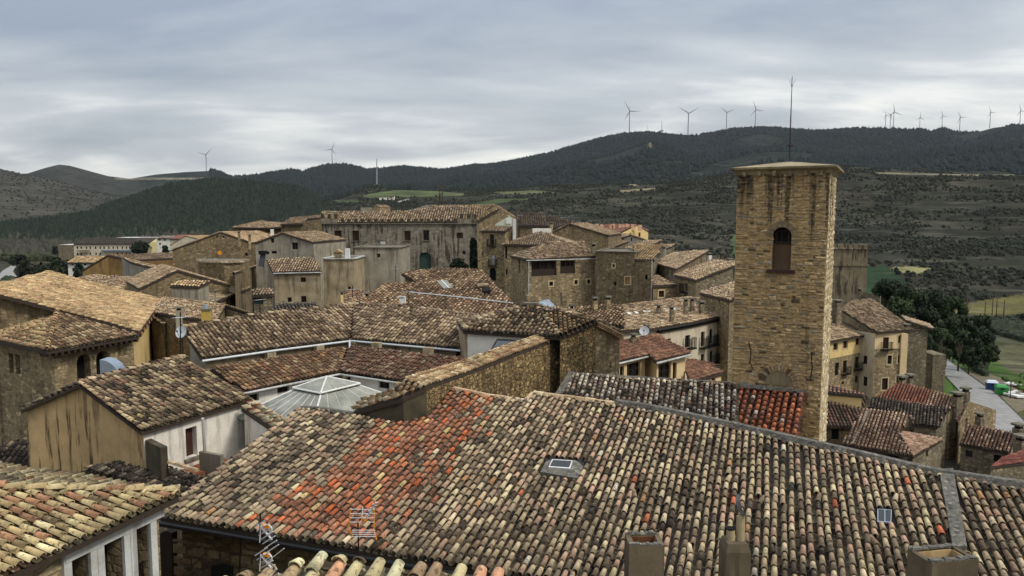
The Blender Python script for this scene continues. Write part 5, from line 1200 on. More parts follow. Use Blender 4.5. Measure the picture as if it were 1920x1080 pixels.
hip('hip_roof_house', 'tall narrow house with a pyramid roof rising over the stone gable', Y(434, 427, 132), Y(500, 427, 130), 8.0, 18, P_HIP, -16, 'rub_tan', hf=[(485, 439, 6, 14, 'win')], inset=.7)
Tx = Thing('small_house', 'small tan roofed house with white chimney right of the pyramid roof', 'house', Y(515, 430, 140)*[1, 1, 0]+[0, 0, -15])
roof(Tx, Y(500, 430, 140), Y(530, 430, 138), 16, [(498, 431), (530, 430), (530, 417), (505, 416)], P_TANF, sp=.3, ex=.5, base=-15, wall='rub_tan')
Tx = Thing('brown_tower_house', 'tall brown rubble house with a low tiled roof, attached to the battlemented palace', 'house', Y(560, 430, 124)*[1, 1, 0]+[0, 0, -15])
pts = [Y(527, 421, 124), Y(603, 411, 124), Y(603, 411, 134), Y(527, 421, 134)]
panel(Tx, pts[:2], -15, M['earth'] if False else M['rub_brown']); panel(Tx, [pts[0], pts[3]], -15, M['rub_brown']); panel(Tx, pts[2:], -15, M['rub_brown'])
roof(Tx, Y(526, 419.5, 123.5), Y(603, 419.5, 123.5), 14, [(525, 420), (568, 419.5), (575, 410), (603, 409), (603, 403), (548, 408)], P_TANF, sp=.3, ex=.5, sag=.06)
gable('grey_gable_house', 'grey rendered gable house with dark attic windows below the brown tower house', Y(477, 455, 106), Y(528, 436, 106), Y(588, 454, 105), (2, 12), P_TANF, -16, 'pl_grey', hl=[(511, 451, 6, 8, 'win'), (497, 474, 15, 5, 'open'), (514, 473, 10, 5, 'open')], hr=[(553, 461, 11, 13, 'win')])
Tx = Thing('roof_strip', 'narrow steep strip of red brown tiles squeezed against the palace side wall', 'outbuilding', Y(595, 465, 112)*[1, 1, 0]+[0, 0, -15])
roof(Tx, Y(586, 475, 110), Y(604, 475, 110), 26, [(586, 476), (604, 476), (602, 452), (588, 452)], P_DKRED, sp=.3, ex=.5, base=-15, wall='rub_brown')
# plaster house with tiled roof
Tx = Thing('plaster_house', 'beige plastered house with a front facing tiled roof and three small windows', 'house', Y(555, 530, 87)*[1, 1, 0]+[0, 0, -17])
fx = roof(Tx, Y(513, 510.5, 85), Y(604, 508.5, 85), 24, [(511, 511), (605, 509), (589, 482), (499, 486)], P_TANF, sp=.3, ex=.5, base=-17, wall='pl_beige', inset=.2, walls={0: ('pl_beige', [(568.5, 524.5, 10, 9, 'win'), (543, 562, 8, 9, 'win'), (569.5, 561, 10, 12, 'win')]), 3: ('pl_grey', [])})
mb = MB(); mb.tube(Y(512, 513, 84.9), Y(604, 511, 84.9), .08); mb.part(Tx, 'gutter', M['cap'])
Tx = Thing('solar_collector', 'black solar water heater panel tilted on the corner behind the plaster house', 'solar panel', Y(489, 487, 88))
V = [Y(484, 499, 86.5), Y(493, 500, 86.5), Y(497, 477, 88.5), Y(488, 477, 88.5)]; V += [v+[0, .25, -.05] for v in V]
Tx.part('collector', V, [(0, 1, 2, 3), (7, 6, 5, 4)]+[(i, (i+1) % 4, 4+(i+1) % 4, 4+i) for i in range(4)], M['black']); Tx.part('tank', *boxVF(Y(493, 477, 88.6), (.9, .5, .45)), mat=M['black'])
def block(name, label, xl, xr, yt, Yd, dep, zb, mat, holes=(), cap=None, cat='house', slope_y=0, top='conc', sh=(0, 0)):
    a = Y(xl, yt, Yd); b = Y(xr, yt+slope_y, Yd); b[2] = a[2] if not slope_y else b[2]
    c = b+[sh[0], dep, 0]; d = a+[sh[0], dep, 0]; T = Thing(name, label, cat, (a+c)/2*[1, 1, 0]+[0, 0, zb])
    box_house(T, [a, b, c, d], zb, mat, walls={0: (mat, holes)}, cap=cap, top=top); return T
block('plaster_block', 'square plastered block with a pale coping on top, between plaster house and streaked wall', 606, 664, 486, 88, 6, -17, 'pl_beige', holes=[(655, 540, 5, 5, 'open')], cap='cap')
block('streaked_block', 'tall windowless wall block with peeling grey and ochre plaster in front of the palace', 665, 750, 465, 94, 9, -17, 'pl_grey', holes=[(710, 479, 6, 7, 'win')], cap='conc')
Tx = Thing('wall_pillar', 'white painted chimney pillar standing on the plastered block', 'chimney', Y(652, 485, 88)); Tx.part('shaft', *boxVF(Y(652, 485, 88.4), (.5, .5, 1.2)), mat=M['white'])
Tx = Thing('chimney_cote', 'little house shaped chimney with gabled cap on the plastered block', 'chimney', Y(634, 485, 89)); Tx.part('shaft', *boxVF(Y(634, 486, 89.2), (.8, .7, .9)), mat=M['rub_tan'])
pk = Y(634, 472, 89.2); V = [pk+[-.55, -.45, -.05], pk+[.55, -.45, -.05], pk+[.55, .45, -.05], pk+[-.55, .45, -.05], pk+[0, -.5, .3], pk+[0, .5, .3]]
Tx.part('cap', V, [(0, 1, 4), (2, 3, 5), (1, 2, 5, 4), (3, 0, 4, 5), (3, 2, 1, 0)], M['stone'], col=np.array(srgb((176, 146, 108))))
# small structures left of the plaster house
Tx = Thing('lean_roof_house', 'narrow stone house with a tan sloping roof left of the plaster house', 'house', Y(465, 530, 80)*[1, 1, 0]+[0, 0, -17])
roof(Tx, Y(440, 512, 82), Y(486, 497, 92), 12, [(440, 512), (486, 497), (480, 491), (440, 506)], P_TANF, sp=.3, ex=.5, base=-17, wall='rub_brown', inset=.1)
Tx = Thing('shuttered_shed', 'shed with a dark green shutter under a short row of tiles', 'outbuilding', Y(495, 560, 72)*[1, 1, 0]+[0, 0, -16])
roof(Tx, Y(473, 554, 73), Y(514, 553, 73), 22, [(472, 554.5), (514, 553), (510, 541), (474, 542)], P_TANF, sp=.3, ex=.5, base=-16, wall='rub_grey', inset=.15, walls={0: ('rub_grey', [(484, 563, 19, 16, 'green')])})
Tx = Thing('dark_tiled_shed', 'low shed with nearly black tiles in front of the plaster house', 'outbuilding', Y(550, 575, 66)*[1, 1, 0]+[0, 0, -16])
roof(Tx, Y(500, 586, 64), Y(598, 580, 66), 14, [(498, 588), (600, 580), (592, 567), (523, 567)], P_DARK, sp=.3, ex=.5, base=-16, wall='rub_brown')
gable('walled_yard_house', 'low rubble walls meeting in a blunt gable behind the cloister roof', Y(404, 604, 58), Y(423, 571, 62), Y(478, 588, 60), (-8, 6), P_TANF, -14, 'rub_brown', side='left')
# ---------------------------------------------------------------- the battlemented palace
Tx = Thing('battlement_palace', 'long grey ashlar palace with small battlements, green arched door and mullioned windows', 'palace', Y(750, 420, 130)*[1, 1, 0]+[0, 0, -15.5])
a = Y(602, 419, 125); b = Y(894, 416, 125); b[2] = a[2]
fo = dict(bars=1, frame=True, sill='conc', sur='conc')
pp = panel(Tx, [a, b], -16, M['ashlar'], holes=[(634, 442, 13, 19, 'brown', fo), (667, 442, 13, 19, 'brown', fo), (764, 442, 12, 18, 'brown', fo), (799, 441, 11, 19, 'win', fo), (862, 441.5, 12, 11, 'brown', dict(frame=True)), (870, 473.5, 6, 7, 'brown', {}), (797, 489.5, 22, 33, 'green', dict(arch=1, frame=False)), (710, 479, 5, 6, 'open', {})], depth=.35)
c = b+[0, 16, 0]; d = a+[0, 16, 0]; panel(Tx, [b, c], -16, M['ashlar']); panel(Tx, [a, d], -16, M['ashlar']); panel(Tx, [d, c], -16, M['ashlar'])
P_PAL = pal(((196, 168, 130), 4), ((168, 138, 104), 3), ((128, 102, 78), 2.4), ((212, 190, 156), 2), ((96, 76, 60), 1.4))
roof(Tx, a+[0, .5, .1], b+[0, .5, .1], 19, [(603, 418), (893, 415.5), (936, 392), (932, 387), (822, 387), (758, 396), (603, 397)], P_PAL, lod='mid', sp=.42, ex=.6, jit=1, single=0)
al = (b-a)/np.linalg.norm(b-a); LW = np.linalg.norm(b-a)
mb = MB(); mb.box((a+b)/2-[0, .12, .1], (LW+.1, .3, .14)); mb.part(Tx, 'string_course', M['conc'])
for (x0, x1) in ((0, 2.6), (22.8, 26.1)):
    Tx.part('corner_parapet', *boxVF(a+al*(x0+x1)/2+[0, .16, .02], (x1-x0, .32, .75)), mat=M['ashlar'])
for i in range(24):
    x = .25+i*1.105
    if x > LW: break
    hi = .78 if (x < 2.7 or x > 22.7) else .0
    Tx.part('merlon', *boxVF(a+al*x+[0, .16, hi+.02], (.5, .34, .75)), mat=M['merlon'])
Tx.part('coat_of_arms', *boxVF(Y(718.5, 463, 124.9), (.85, .1, .9)), mat=M['cap']); Tx.part('carved_panel', *boxVF(Y(715, 451, 124.92), (1.6, .12, 1.1)), mat=M['conc'])
Tx = Thing('back_gable_house', 'brown stone house with stepped gable line directly behind the palace right end', 'house', Y(930, 400, 140)*[1, 1, 0]+[0, 0, -15])
g_ = [Y(886, 414, 126), Y(928, 384, 132), Y(966, 407, 138)]
panel(Tx, g_[:2], -15, M['rub_brown']); panel(Tx, g_[1:], -15, M['rub_brown'])
rface(Tx, [g_[0]+[-1, 6, 0], g_[1], g_[1]+[-12, 6, 0]], P_TANF, sp=.35, ex=.5)
rface(Tx, [g_[1], g_[2], g_[2]+[-4, 9, 0], g_[1]+[-4, 9, 0]], P_TANF, sp=.35, ex=.5)
# house with balconies right of the palace
Tx = Thing('balcony_house', 'narrow stone house with iron balcony and dark arched doorway, right of the cypress', 'house', Y(925, 470, 114)*[1, 1, 0]+[0, 0, -16])
roof(Tx, Y(899, 433, 112), Y(948, 434, 111), 20, [(898, 433), (948, 434), (961, 424), (918, 424)], P_TANF, sp=.35, ex=.5, base=-16, wall='rub_tan', inset=.2, walls={0: ('rub_tan', [(922.5, 450, 8, 21, 'win', dict(bal=1)), (924, 487, 7, 20, 'blind', dict(bal=1)), (924, 514, 12, 24, 'open', dict(arch=1, frame=False)), (905, 476, 2, 5, 'open')])})
Tx = Thing('mint_dormer', 'pale mint green gabled dormer with a white shutter above the narrow balcony house', 'house', Y(945, 415, 118)*[1, 1, 0]+[0, 0, -10])
dm = [Y(929, 424, 118), Y(929, 420, 118), Y(955, 405, 118), Y(963, 410, 118), Y(963, 424, 118)]
Tx.part('wall', dm+[v+[0, 3, 0] for v in dm], [(0, 1, 2, 3, 4), (9, 8, 7, 6, 5)]+[(i, (i+1) % 5, 5+(i+1) % 5, 5+i) for i in range(5)], m_plaster('plaster_mint', (200, 202, 178), (184, 188, 164), .1))
Tx.part('window', *boxVF(Y(953.5, 419.5, 117.95), (.8, .1, .8)), mat=M['white']); ridge(Tx, [dm[1]+[-.2, .1, .05], dm[2]+[0, .1, .05]], P_TANF, lod='mid', single=False)
Tx = Thing('rear_roofs', 'cluster of tan roofs on the skyline right of the palace', 'house', Y(1030, 410, 145)*[1, 1, 0]+[0, 0, -14])
roof(Tx, Y(972, 423, 135), Y(1030, 424, 135), 16, [(972, 423), (1030, 424), (1020, 404), (968, 403)], P_TANF, sp=.42, ex=.55, base=-14, wall='rub_brown')
Tx = Thing('rear_house', 'long low tan roof sloping down to the right on the skyline', 'house', Y(1060, 410, 150)*[1, 1, 0]+[0, 0, -14])
roof(Tx, Y(1035, 428, 142), Y(1105, 428, 142), 14, [(1028, 428), (1110, 428), (1078, 415), (1012, 398), (958, 397), (962, 403), (1020, 404)], P_TANF, sp=.42, ex=.55, base=-14, wall='rub_brown')
gable('rubble_gable_house', 'broad low rubble gable behind the white box', Y(1036, 434, 128), Y(1068, 419, 128), Y(1142, 441, 127), (4, 12), P_TANF, -15, 'rub_brown')
block('white_box', 'small bright white rooftop box with a dark doorway', 999, 1034, 429, 118, 4, -13, 'pl_white', holes=[(1015, 438, 4, 9, 'open'), (1032, 440, 2, 8, 'open')], top='cap')
P_TF2 = pal(((186, 158, 120), 4), ((156, 128, 98), 4), ((120, 96, 74), 3), ((204, 180, 146), 2), ((96, 76, 58), 1.5))
hip('hip_house', 'house with a long hipped roof between balcony house and the wooden gallery', Y(941, 459, 109), Y(1072, 460, 107), 9, 20, P_TF2, -16, 'rub_tan', hf=[(949, 474, 4, 22, 'open'), (950, 510, 3, 12, 'open')], inset=.3, sp=.35)
# house with wooden galleries
Tx = Thing('gallery_house', 'stone house with two wide dark wooden galleries under a hipped tile roof', 'house', Y(1040, 510, 99)*[1, 1, 0]+[0, 0, -17])
a = Y(987, 487, 95); b = Y(1116, 480.5, 99); b[2] = a[2]; c = Y(955, 479.5, 104); c[2] = a[2]
gf = roof(Tx, a, b, 21, [(986, 487.5), (1116, 480.5), (1096, 454), (1024, 455)], P_TF2, sp=.33, ex=.5, lod='mid', base=-17, wall='rub_tan', inset=.25, skip=(0, 1, 2, 3), walls={0: ('rub_tan', [(1020, 503, 47, 29, 'shut', dict(depth=.5, bars=1, frame=False)), (1064.5, 499.5, 28, 27, 'shut', dict(depth=.5, frame=False)), (1033.5, 532, 7, 8, 'open', dict(sur='surround')), (1080, 529, 6, 8, 'open', dict(sur='surround')), (1104, 528, 6, 8, 'open', dict(sur='surround'))])})
rface(Tx, [c, a, onp(gf, (1024, 455))], P_TF2, sp=.33, ex=.5, lod='mid')
e1_ = (b-a)/np.linalg.norm(b-a); e2_ = (c-a)/np.linalg.norm(c-a); kc = a+(e1_+e2_)*.3-[0, 0, .2]
panel(Tx, [kc, kc+e1_*(np.linalg.norm(b-a)-.2)], -17, M['rub_tan'], [(1020, 503, 47, 29, 'shut', dict(depth=.6, bars=1, frame=False)), (1064.5, 499.5, 28, 27, 'shut', dict(depth=.6, frame=False)), (1033.5, 532, 7, 8, 'open', dict(sur='surround')), (1080, 529, 6, 8, 'open', dict(sur='surround')), (1104, 528, 6, 8, 'open', dict(sur='surround'))])
panel(Tx, [kc, kc+e2_*(np.linalg.norm(c-a)-.3)], -17, M['rub_tan'], [(974, 500, 3, 24, 'open', dict(frame=False))])
ridge(Tx, [a, onp(gf, (1024, 455)), onp(gf, (1096, 454))], P_TF2, r=.15, lod='mid', single=False)
MB().tube(a+[0, -.1, -.1], b+[0, -.1, -.1], .08).part(Tx, 'gutter', M['cap']); MB().tube(a+[.3, .1, -.2], a+[.3, .1, -5.5], .07).part(Tx, 'downpipe', M['cap'])
for x0, x1, y0, y1 in ((997, 1043, 489, 517), (1051, 1078, 487, 512)):   # gallery posts, parapet boards
    for k in range(4 if x1-x0 > 30 else 4):
        x = x0+(x1-x0)*k/3; p = Y(x, y1, 95.1+(x-987)/129*4+.55); q = Y(x, y0, 95.1+(x-987)/129*4+.55); Tx.part('gallery_post', *boxVF([p[0], p[1], p[2]], (.14, .14, q[2]-p[2])), mat=M['wood'])
    p = Y(x0, y1, 95.6+(x0-987)/129*4); q = Y(x1, y1, 95.6+(x1-987)/129*4); m_ = (p+q)/2; m_[2] = min(p[2], q[2]); Tx.part('boarding', *boxVF(m_, (np.linalg.norm((q-p)[:2]), .08, .95), ((q-p)[0], (q-p)[1])), mat=M['wood'])
Tx = Thing('tower_house', 'tall windowed rubble block with one orange brown shutter, right of the galleries', 'house', Y(1168, 520, 98)*[1, 1, 0]+[0, 0, -17])
A1 = Y(1117, 472, 97.5); A2_ = Y(1190, 471, 95); A3_ = A2_+[3, 9, 0]; A4 = A1+[3, 9, 0]
for q in (A2_, A3_, A4): q[2] = A1[2]
hh_ = [(1150.5, 498, 4, 6, 'open', dict(sur='surround')), (1153, 532, 5, 7, 'open'), (1177, 526, 9, 13, 'tan', dict(sur='surround')), (1128, 505, .2, .2, 'open')]
box_house(Tx, [A1, A2_, A3_, A4], -17, 'rub_grey', walls={0: ('rub_brown', hh_)}, cap='conc')
A5 = Y(1222, 489, 94); lo = A2_.copy(); lo[2] = A5[2]
panel(Tx, [lo, A5], -17, M['rub_brown'], [(1212, 520, 5, 9, 'open')]); panel(Tx, [A5, A5+[3, 9, 0]], -17, M['rub_grey'])
rface(Tx, [lo+[0, -.1, .05], A5+[.3, -.1, .05], A5+[3, 8, 1.8], lo+[1, 8, 1.8]], P_OCHR, sp=.35, ex=.5)
MB().pipe([A5+[0, -.15, 0], A5+[0, -.15, -6.3], A5+[.4, -.15, -6.9]], .07).part(Tx, 'downpipe', M['cap'])
# pink apartments and group to the right
P_PK = pal(((158, 106, 90), 4), ((144, 94, 80), 3), ((172, 122, 104), 2))
Tx = Thing('pink_apartments', 'modern peach coloured apartment block with red roof and many stubby chimneys', 'apartment block', Y(1165, 440, 190)*[1, 1, 0]+[0, 0, -20])
g0_, g1_, g2_ = Y(1163, 435, 182), Y(1191, 421.5, 190), Y(1217, 433, 198); Dk = Y(1107, 432, 190)-g0_; Dk[2] = 0
rface(Tx, [g0_+Dk, g0_, g1_, g1_+Dk], P_PK, sp=.4, ex=.5, base=-20, wall='pl_pink', inset=.3, skip=(1, 2, 3), walls={0: ('pl_pink', [(1151, 441, 12, 13, 'open', dict(depth=1.)), (1137, 441, 3, 7, 'win'), (1158, 440, 3, 6, 'win')])})
rface(Tx, [g1_, g2_, g2_+Dk, g1_+Dk], P_PK, sp=.4, ex=.5, base=-20, wall='pl_yel', inset=.3, skip=(1, 2), walls={3: ('pl_yel', ())})
panel(Tx, [g0_+[.3, .1, -.3], g1_+[.3, .1, -.3], ], -20, M['pl_yel'], [(1182, 440, 3, 7, 'win')]); panel(Tx, [g1_+[.3, .1, -.3], g2_+[-.2, .1, -.3]], -20, M['pl_yel'], [(1199, 440, 4, 8, 'brown'), (1192, 438, 2, 5, 'win')])
for i, x in enumerate((1119, 1128, 1146, 1150, 1163, 1168, 1176, 1186, 1200)):
    p = Y(x, 425+(i % 3), 188); Tx.part('chimney', *boxVF(p-[0, 0, .8], (.8, .8, 1.5)), mat=M['pl_pink'])
gable('grey_gable', 'small grey rendered gable in front of the peach apartments', Y(1150, 450, 160), Y(1183, 440, 160), Y(1214, 450, 160), (0, 10), P_TANF, -20, 'pl_grey', hl=[(1168, 448, 3, 4, 'open')], hr=[(1184, 449, 3, 6, 'open')])
def wedge(name, label, poly, Ydep, slope, P, base, wall, up=1, eave=(0, 1), walls={}, cat='house', **k):
    a_, b_ = poly[eave[0]], poly[eave[1]]; A_ = Y(a_[0], a_[1], Ydep[0]); B_ = Y(b_[0], b_[1], Ydep[1]); B_[2] = A_[2]
    d_ = ray(*b_); 
    if abs(d_[2]) > .02: B_ = d_*(A_[2]/d_[2])
    c_ = (A_+B_)/2; T = Thing(name, label, cat, c_*[1, 1, 0]+[0, 0, base])
    k.setdefault('sp', .33); k.setdefault('ex', .5)
    f = roof(T, A_, B_, slope, poly, P, up=up, base=base, wall=wall, walls=walls, inset=k.pop('inset', .15), **k); T.f = f; return T
wedge('tan_roof_house', 'flat tan roof with grey side wall directly below the grey gable', [(1166, 467), (1193, 469), (1243, 450), (1211, 451)], (124, 124), 13, P_TF2, -20, 'rub_grey')
wedge('tan_roof_house', 'small tan roof with pale gable end just below the hillside', [(1213, 471), (1235, 472), (1267, 458), (1242, 458)], (130, 130), 12, P_TF2, -20, 'rub_grey')
wedge('low_tan_house', 'low tan roof tucked left behind the tall rubble block', [(1120, 462), (1150, 463), (1180, 452), (1140, 450)], (135, 135), 12, P_TANF, -20, 'rub_grey')
wedge('slit_house', 'long tan roofed house with stone side wall and narrow slits at its eaves', [(1226, 493), (1267, 505), (1328, 470), (1303, 470), (1265, 474)], (102, 99), 12, P_TF2, -21, 'rub_brown', inset=.2, walls={0: ('rub_grey', [(1244, 511, 2, 9, 'open'), (1252, 512, 2, 9, 'open'), (1260, 513, 2, 9, 'open')])})
wedge('balcony_row_house', 'tan roofed house with small balcony in front of the slit house', [(1263, 516), (1303, 525), (1378, 497), (1378, 490), (1336, 487)], (90, 87), 12, P_TF2, -21, 'rub_grey', inset=.2, walls={0: ('rub_tan', [(1275, 535, 3, 8, 'blind'), (1286, 539, 4, 16, 'open', dict(bal=1))])})
wedge('hip_cottage', 'small cottage with hipped roof and one brown window right of the rubble block', [(1223, 537), (1269, 534), (1233, 516), (1222, 518)], (86, 86), 17, P_TANF, -20, 'rub_tan', walls={0: ('rub_tan', [(1240, 551, 10, 12, 'brown', dict(sur='surround'))])})
wedge('corner_house', 'tan tiled house cut off by the left edge of the bell tower', [(1310, 549), (1367, 563), (1388, 556), (1388, 528), (1376, 529), (1340, 540)], (80, 77), 12, P_TF2, -20, 'rub_tan', walls={0: ('rub_tan', [(1348, 565, 3, 4, 'open')])})
# roofs with skylights in the middle
P_MID = pal(((166, 134, 100), 4), ((134, 104, 80), 4), ((192, 164, 126), 3), ((98, 76, 60), 3), ((76, 58, 46), 2), ((150, 106, 82), 1))
Tx = Thing('skylight_house', 'broad brown tiled roof with a slanted white skylight, below the palace door', 'house', Zp(860, 560, -8)*[1, 1, 0]+[0, 0, -16])
f_ = roof(Tx, Zp(700, 588, -7.6), Zp(985, 600, -7.6), 15, [(640, 598), (1000, 606), (966, 574), (902, 506), (854, 503), (775, 508), (752, 512), (778, 530), (720, 532)], P_MID, lod='mid', sp=.3, ex=.42, single=0, base=-16, wall='rub_brown', pans=True)
s_ = slab(Tx, 'skylight', f_, [(818, 529), (838, 528.5), (850, 543), (832, 544)], 0, .16, M['zinc']); slab(Tx, 'frame', f_, [(827, 528.6), (829, 528.6), (843, 543.4), (841, 543.5)], .16, .2, M['white'], parent=s_)
slab(Tx, 'hatch', f_, [(904, 546), (918, 545), (921, 551), (908, 553)], 0, .3, M['dark']); slab(Tx, 'hatch_lid', f_, [(893, 538), (915, 537), (918, 541), (897, 543)], .2, .32, M['rub_tan'])
MB().pipe([onp(f_, (768, 551))+[0, 0, .15], onp(f_, (860, 560))+[0, 0, .15], onp(f_, (962, 572))+[0, 0, .15]], .05, 5).part(Tx, 'conduit', M['alu'])
Tx = Thing('front_roof_house', 'lower brown tiled roof with small vents just behind the cloister ridge', 'house', Zp(700, 575, -7.6)*[1, 1, 0]+[0, 0, -16])
roof(Tx, Zp(640, 580, -7.9), Zp(780, 588, -7.9), 12, [(640, 585), (800, 592), (772, 556), (768, 548), (648, 544)], P_MID, lod='mid', sp=.3, ex=.42, base=-16, wall='rub_brown', pans=True)
# long curved cream block
Tx = Thing('curved_row', 'long curved row of cream houses with balconies, skylights and many small chimneys on its roof', 'row of houses', Zp(1270, 600, -10)*[1, 1, 0]+[0, 0, -22])
A = Zp(1234, 616, -10.2); B = Zp(1350, 594, -10.2); C2 = Zp(1300, 604, -10.2)
hw_ = lambda *a: dict(bal=1) if a else {}
f_ = roof(Tx, A, B, 14, [(1234, 616), (1300, 604.5), (1350, 594), (1378, 588), (1380, 580), (1344, 563), (1290, 557), (1165, 572), (1158, 590), (1165, 621)], P_TF2, lod='mid', sp=.33, ex=.45, base=-22, wall='pl_pale', inset=.3, single=0, walls={0: ('pl_pale', [(1254, 638, 8, 6, 'brown', {}), (1290, 640, 11, 23, 'win', dict(bal=1))]), 1: ('pl_pale', [(1317.5, 636, 7, 28, 'win', dict(bal=1)), (1333.5, 631, 7, 28, 'win', dict(bal=1)), (1317.5, 672, 7, 16, 'win', {}), (1334, 669, 7, 22, 'win', dict(bal=1))]), 2: ('rub_grey', [(1362, 632, 4, 22, 'blind', dict(bal=1)), (1352.5, 656, 3, 11, 'open')])})
for i, (x, y) in enumerate(((1177, 589.5), (1191, 588), (1207, 586), (1214, 585.5), (1246, 583), (1261, 581), (1300, 573))):
    slab(Tx, 'skylight', f_, [(x-3, y-1.8), (x+3, y-1.4), (x+7, y+2), (x+1, y+1.8)], .08, .14, M['white'])
for k_, (a_, b_) in enumerate((((1234, 616), (1300, 604.5)), ((1300, 604.5), (1350, 594)))):
    p, q = onp(f_, a_)+[0, -.1, -.15], onp(f_, b_)+[0, -.1, -.15]; MB().tube(p, q, .1).part(Tx, 'gutter', M['black'])
    MB().tube(p+[0, .3, -.25], q+[0, .3, -.25], .12, n=4).part(Tx, 'brick_cornice', M['wood'])
Tx = Thing('tiled_house', 'brown tiled roof left of the curved row, bordered by stubby chimneys', 'house', Zp(1100, 590, -8.6)*[1, 1, 0]+[0, 0, -18])
roof(Tx, Zp(1080, 606, -8.6), Zp(1170, 612, -8.6), 14, [(1060, 600), (1170, 612), (1166, 572), (1140, 569), (1075, 578), (1020, 573)], P_MID, lod='mid', sp=.3, ex=.42, base=-18, wall='rub_brown', pans=True)
Tx = Thing('roof_skylight', 'tilted pale three paned skylight behind the pavilion finial', 'skylight', Y(1022, 572, 58)); 
V = [Y(1010, 566, 58), Y(1029, 562, 60), Y(1042, 575, 56.5), Y(1022, 577, 56)]; V += [v-[0, 0, .2] for v in V]
Tx.part('frame', V, [(0, 1, 2, 3), (7, 6, 5, 4)]+[(i, (i+1) % 4, 4+(i+1) % 4, 4+i) for i in range(4)], M['white'])
for k in range(3):
    t0, t1 = k/3+.04, (k+1)/3-.04; Q = [V[0]+(V[1]-V[0])*t0, V[0]+(V[1]-V[0])*t1, V[3]+(V[2]-V[3])*t1, V[3]+(V[2]-V[3])*t0]; Q = [q*1.0+[0, -.02, .05] for q in Q]; Q += [q-[0, 0, .03] for q in Q]
    Tx.part('pane', Q, [(0, 1, 2, 3), (7, 6, 5, 4)]+[(i, (i+1) % 4, 4+(i+1) % 4, 4+i) for i in range(4)], M['galv'])
# cream house with red brown roof
Tx = Thing('cream_house', 'cream house with brown red roof and big dark windows between rubble gable and tower', 'house', Zp(1225, 660, -9.8)*[1, 1, 0]+[0, 0, -20])
A = Zp(1231, 677, -9.8); B = Zp(1296, 661, -9.8)
c1 = roof(Tx, A, B, 17, [(1231, 677), (1296, 661), (1232, 627), (1192, 634), (1218, 665)], P_BRN, lod='mid', sp=.24, ex=.35, single=0, base=-20, wall='pl_cream', inset=.3, walls={0: ('pl_cream', [(1246, 697, 23, 32, 'win', dict(bars=1)), (1265, 697, 7, 34, 'win', dict(frame=True))])})
A2_ = Zp(1158, 679, -9.6); B2_ = Zp(1218, 665, -9.6)
roof(Tx, A2_, B2_, 17, [(1150, 681), (1219, 665), (1193, 634), (1150, 640)], P_BRN, lod='mid', sp=.24, ex=.35, single=0, base=-20, wall='pl_cream', inset=.3, walls={0: ('pl_cream', [(1166, 697, 8, 20, 'win', {}), (1188, 694, 25, 28, 'win', dict(bars=1))])})
for f__, (p_, q_) in ((c1, ((1231, 678), (1296, 662))),):
    MB().tube(onp(f__, p_)+[0, -.1, -.1], onp(f__, q_)+[0, -.1, -.1], .07).part(Tx, 'gutter', M['cap'])
MB().tube(A2_+[0, -.1, -.1], B2_+[0, -.1, -.1], .07).part(Tx, 'gutter', M['cap'])
wedge('lower_wing', 'low wing with brown tiles stepping down right of the cream house', [(1296, 716), (1357, 698), (1352, 694), (1288, 672), (1284, 690)], (51, 54), 14, P_BRN, -20, 'pl_cream', sp=.24, ex=.35, lod='mid', walls={0: ('pl_cream', [(1338, 712, 7, 12, 'win'), (1312, 718, .1, .1, 'win')])})
wedge('lower_wing', 'small brown tiled roof above and behind the low wing, nearest the tower', [(1310, 690), (1352, 686), (1296, 672)], (60, 60), 12, P_BRN, -20, 'pl_pale', sp=.24, ex=.35, lod='mid')
# ================================================================ right hand village
# battlement tower behind the bell tower
ct_ = Y(1585, 465, 133); ct_[2] = Y(1585, 467, 130)[2]
Tx = Thing('castle_tower', 'weathered castle tower with battlements half hidden behind the bell tower', 'tower', ct_*[1, 1, 0]+[0, 0, -27])
hw2 = 4.6*.62*1.6; ax2 = (math.cos(R(-10)), math.sin(R(-10))); aa = np.array([ax2[0], ax2[1], 0]); bb = np.array([-ax2[1], ax2[0], 0]); cc3 = Y(1575, 467, 134); cc3[2] = ct_[2]
q = [cc3-aa*3.9-bb*3, cc3+aa*3.9-bb*3, cc3+aa*3.9+bb*3, cc3-aa*3.9+bb*3]
M['castle'] = m_plaster('castle_stone', (138, 124, 98), (112, 100, 80), 1.0, (70, 62, 50))
box_house(Tx, q, -27, 'castle')
for i in range(4):
    a, b = q[i], q[(i+1) % 4]; L_ = np.linalg.norm(b-a); dv = (b-a)/L_; n = 6
    for k in range(n): Tx.part('merlon', *boxVF(a+dv*(L_*(k+.5)/n)+[0, 0, -.05-.002*i], (L_/n*.72, .5, .75), (dv[0], dv[1])), mat=M['castle'])
    mb = MB(); mb.box((a+b)/2-[0, 0, 3.0+.003*i], (L_+.35, .3, .35), (dv[0], dv[1])); mb.part(Tx, 'string_course', M['castle'])
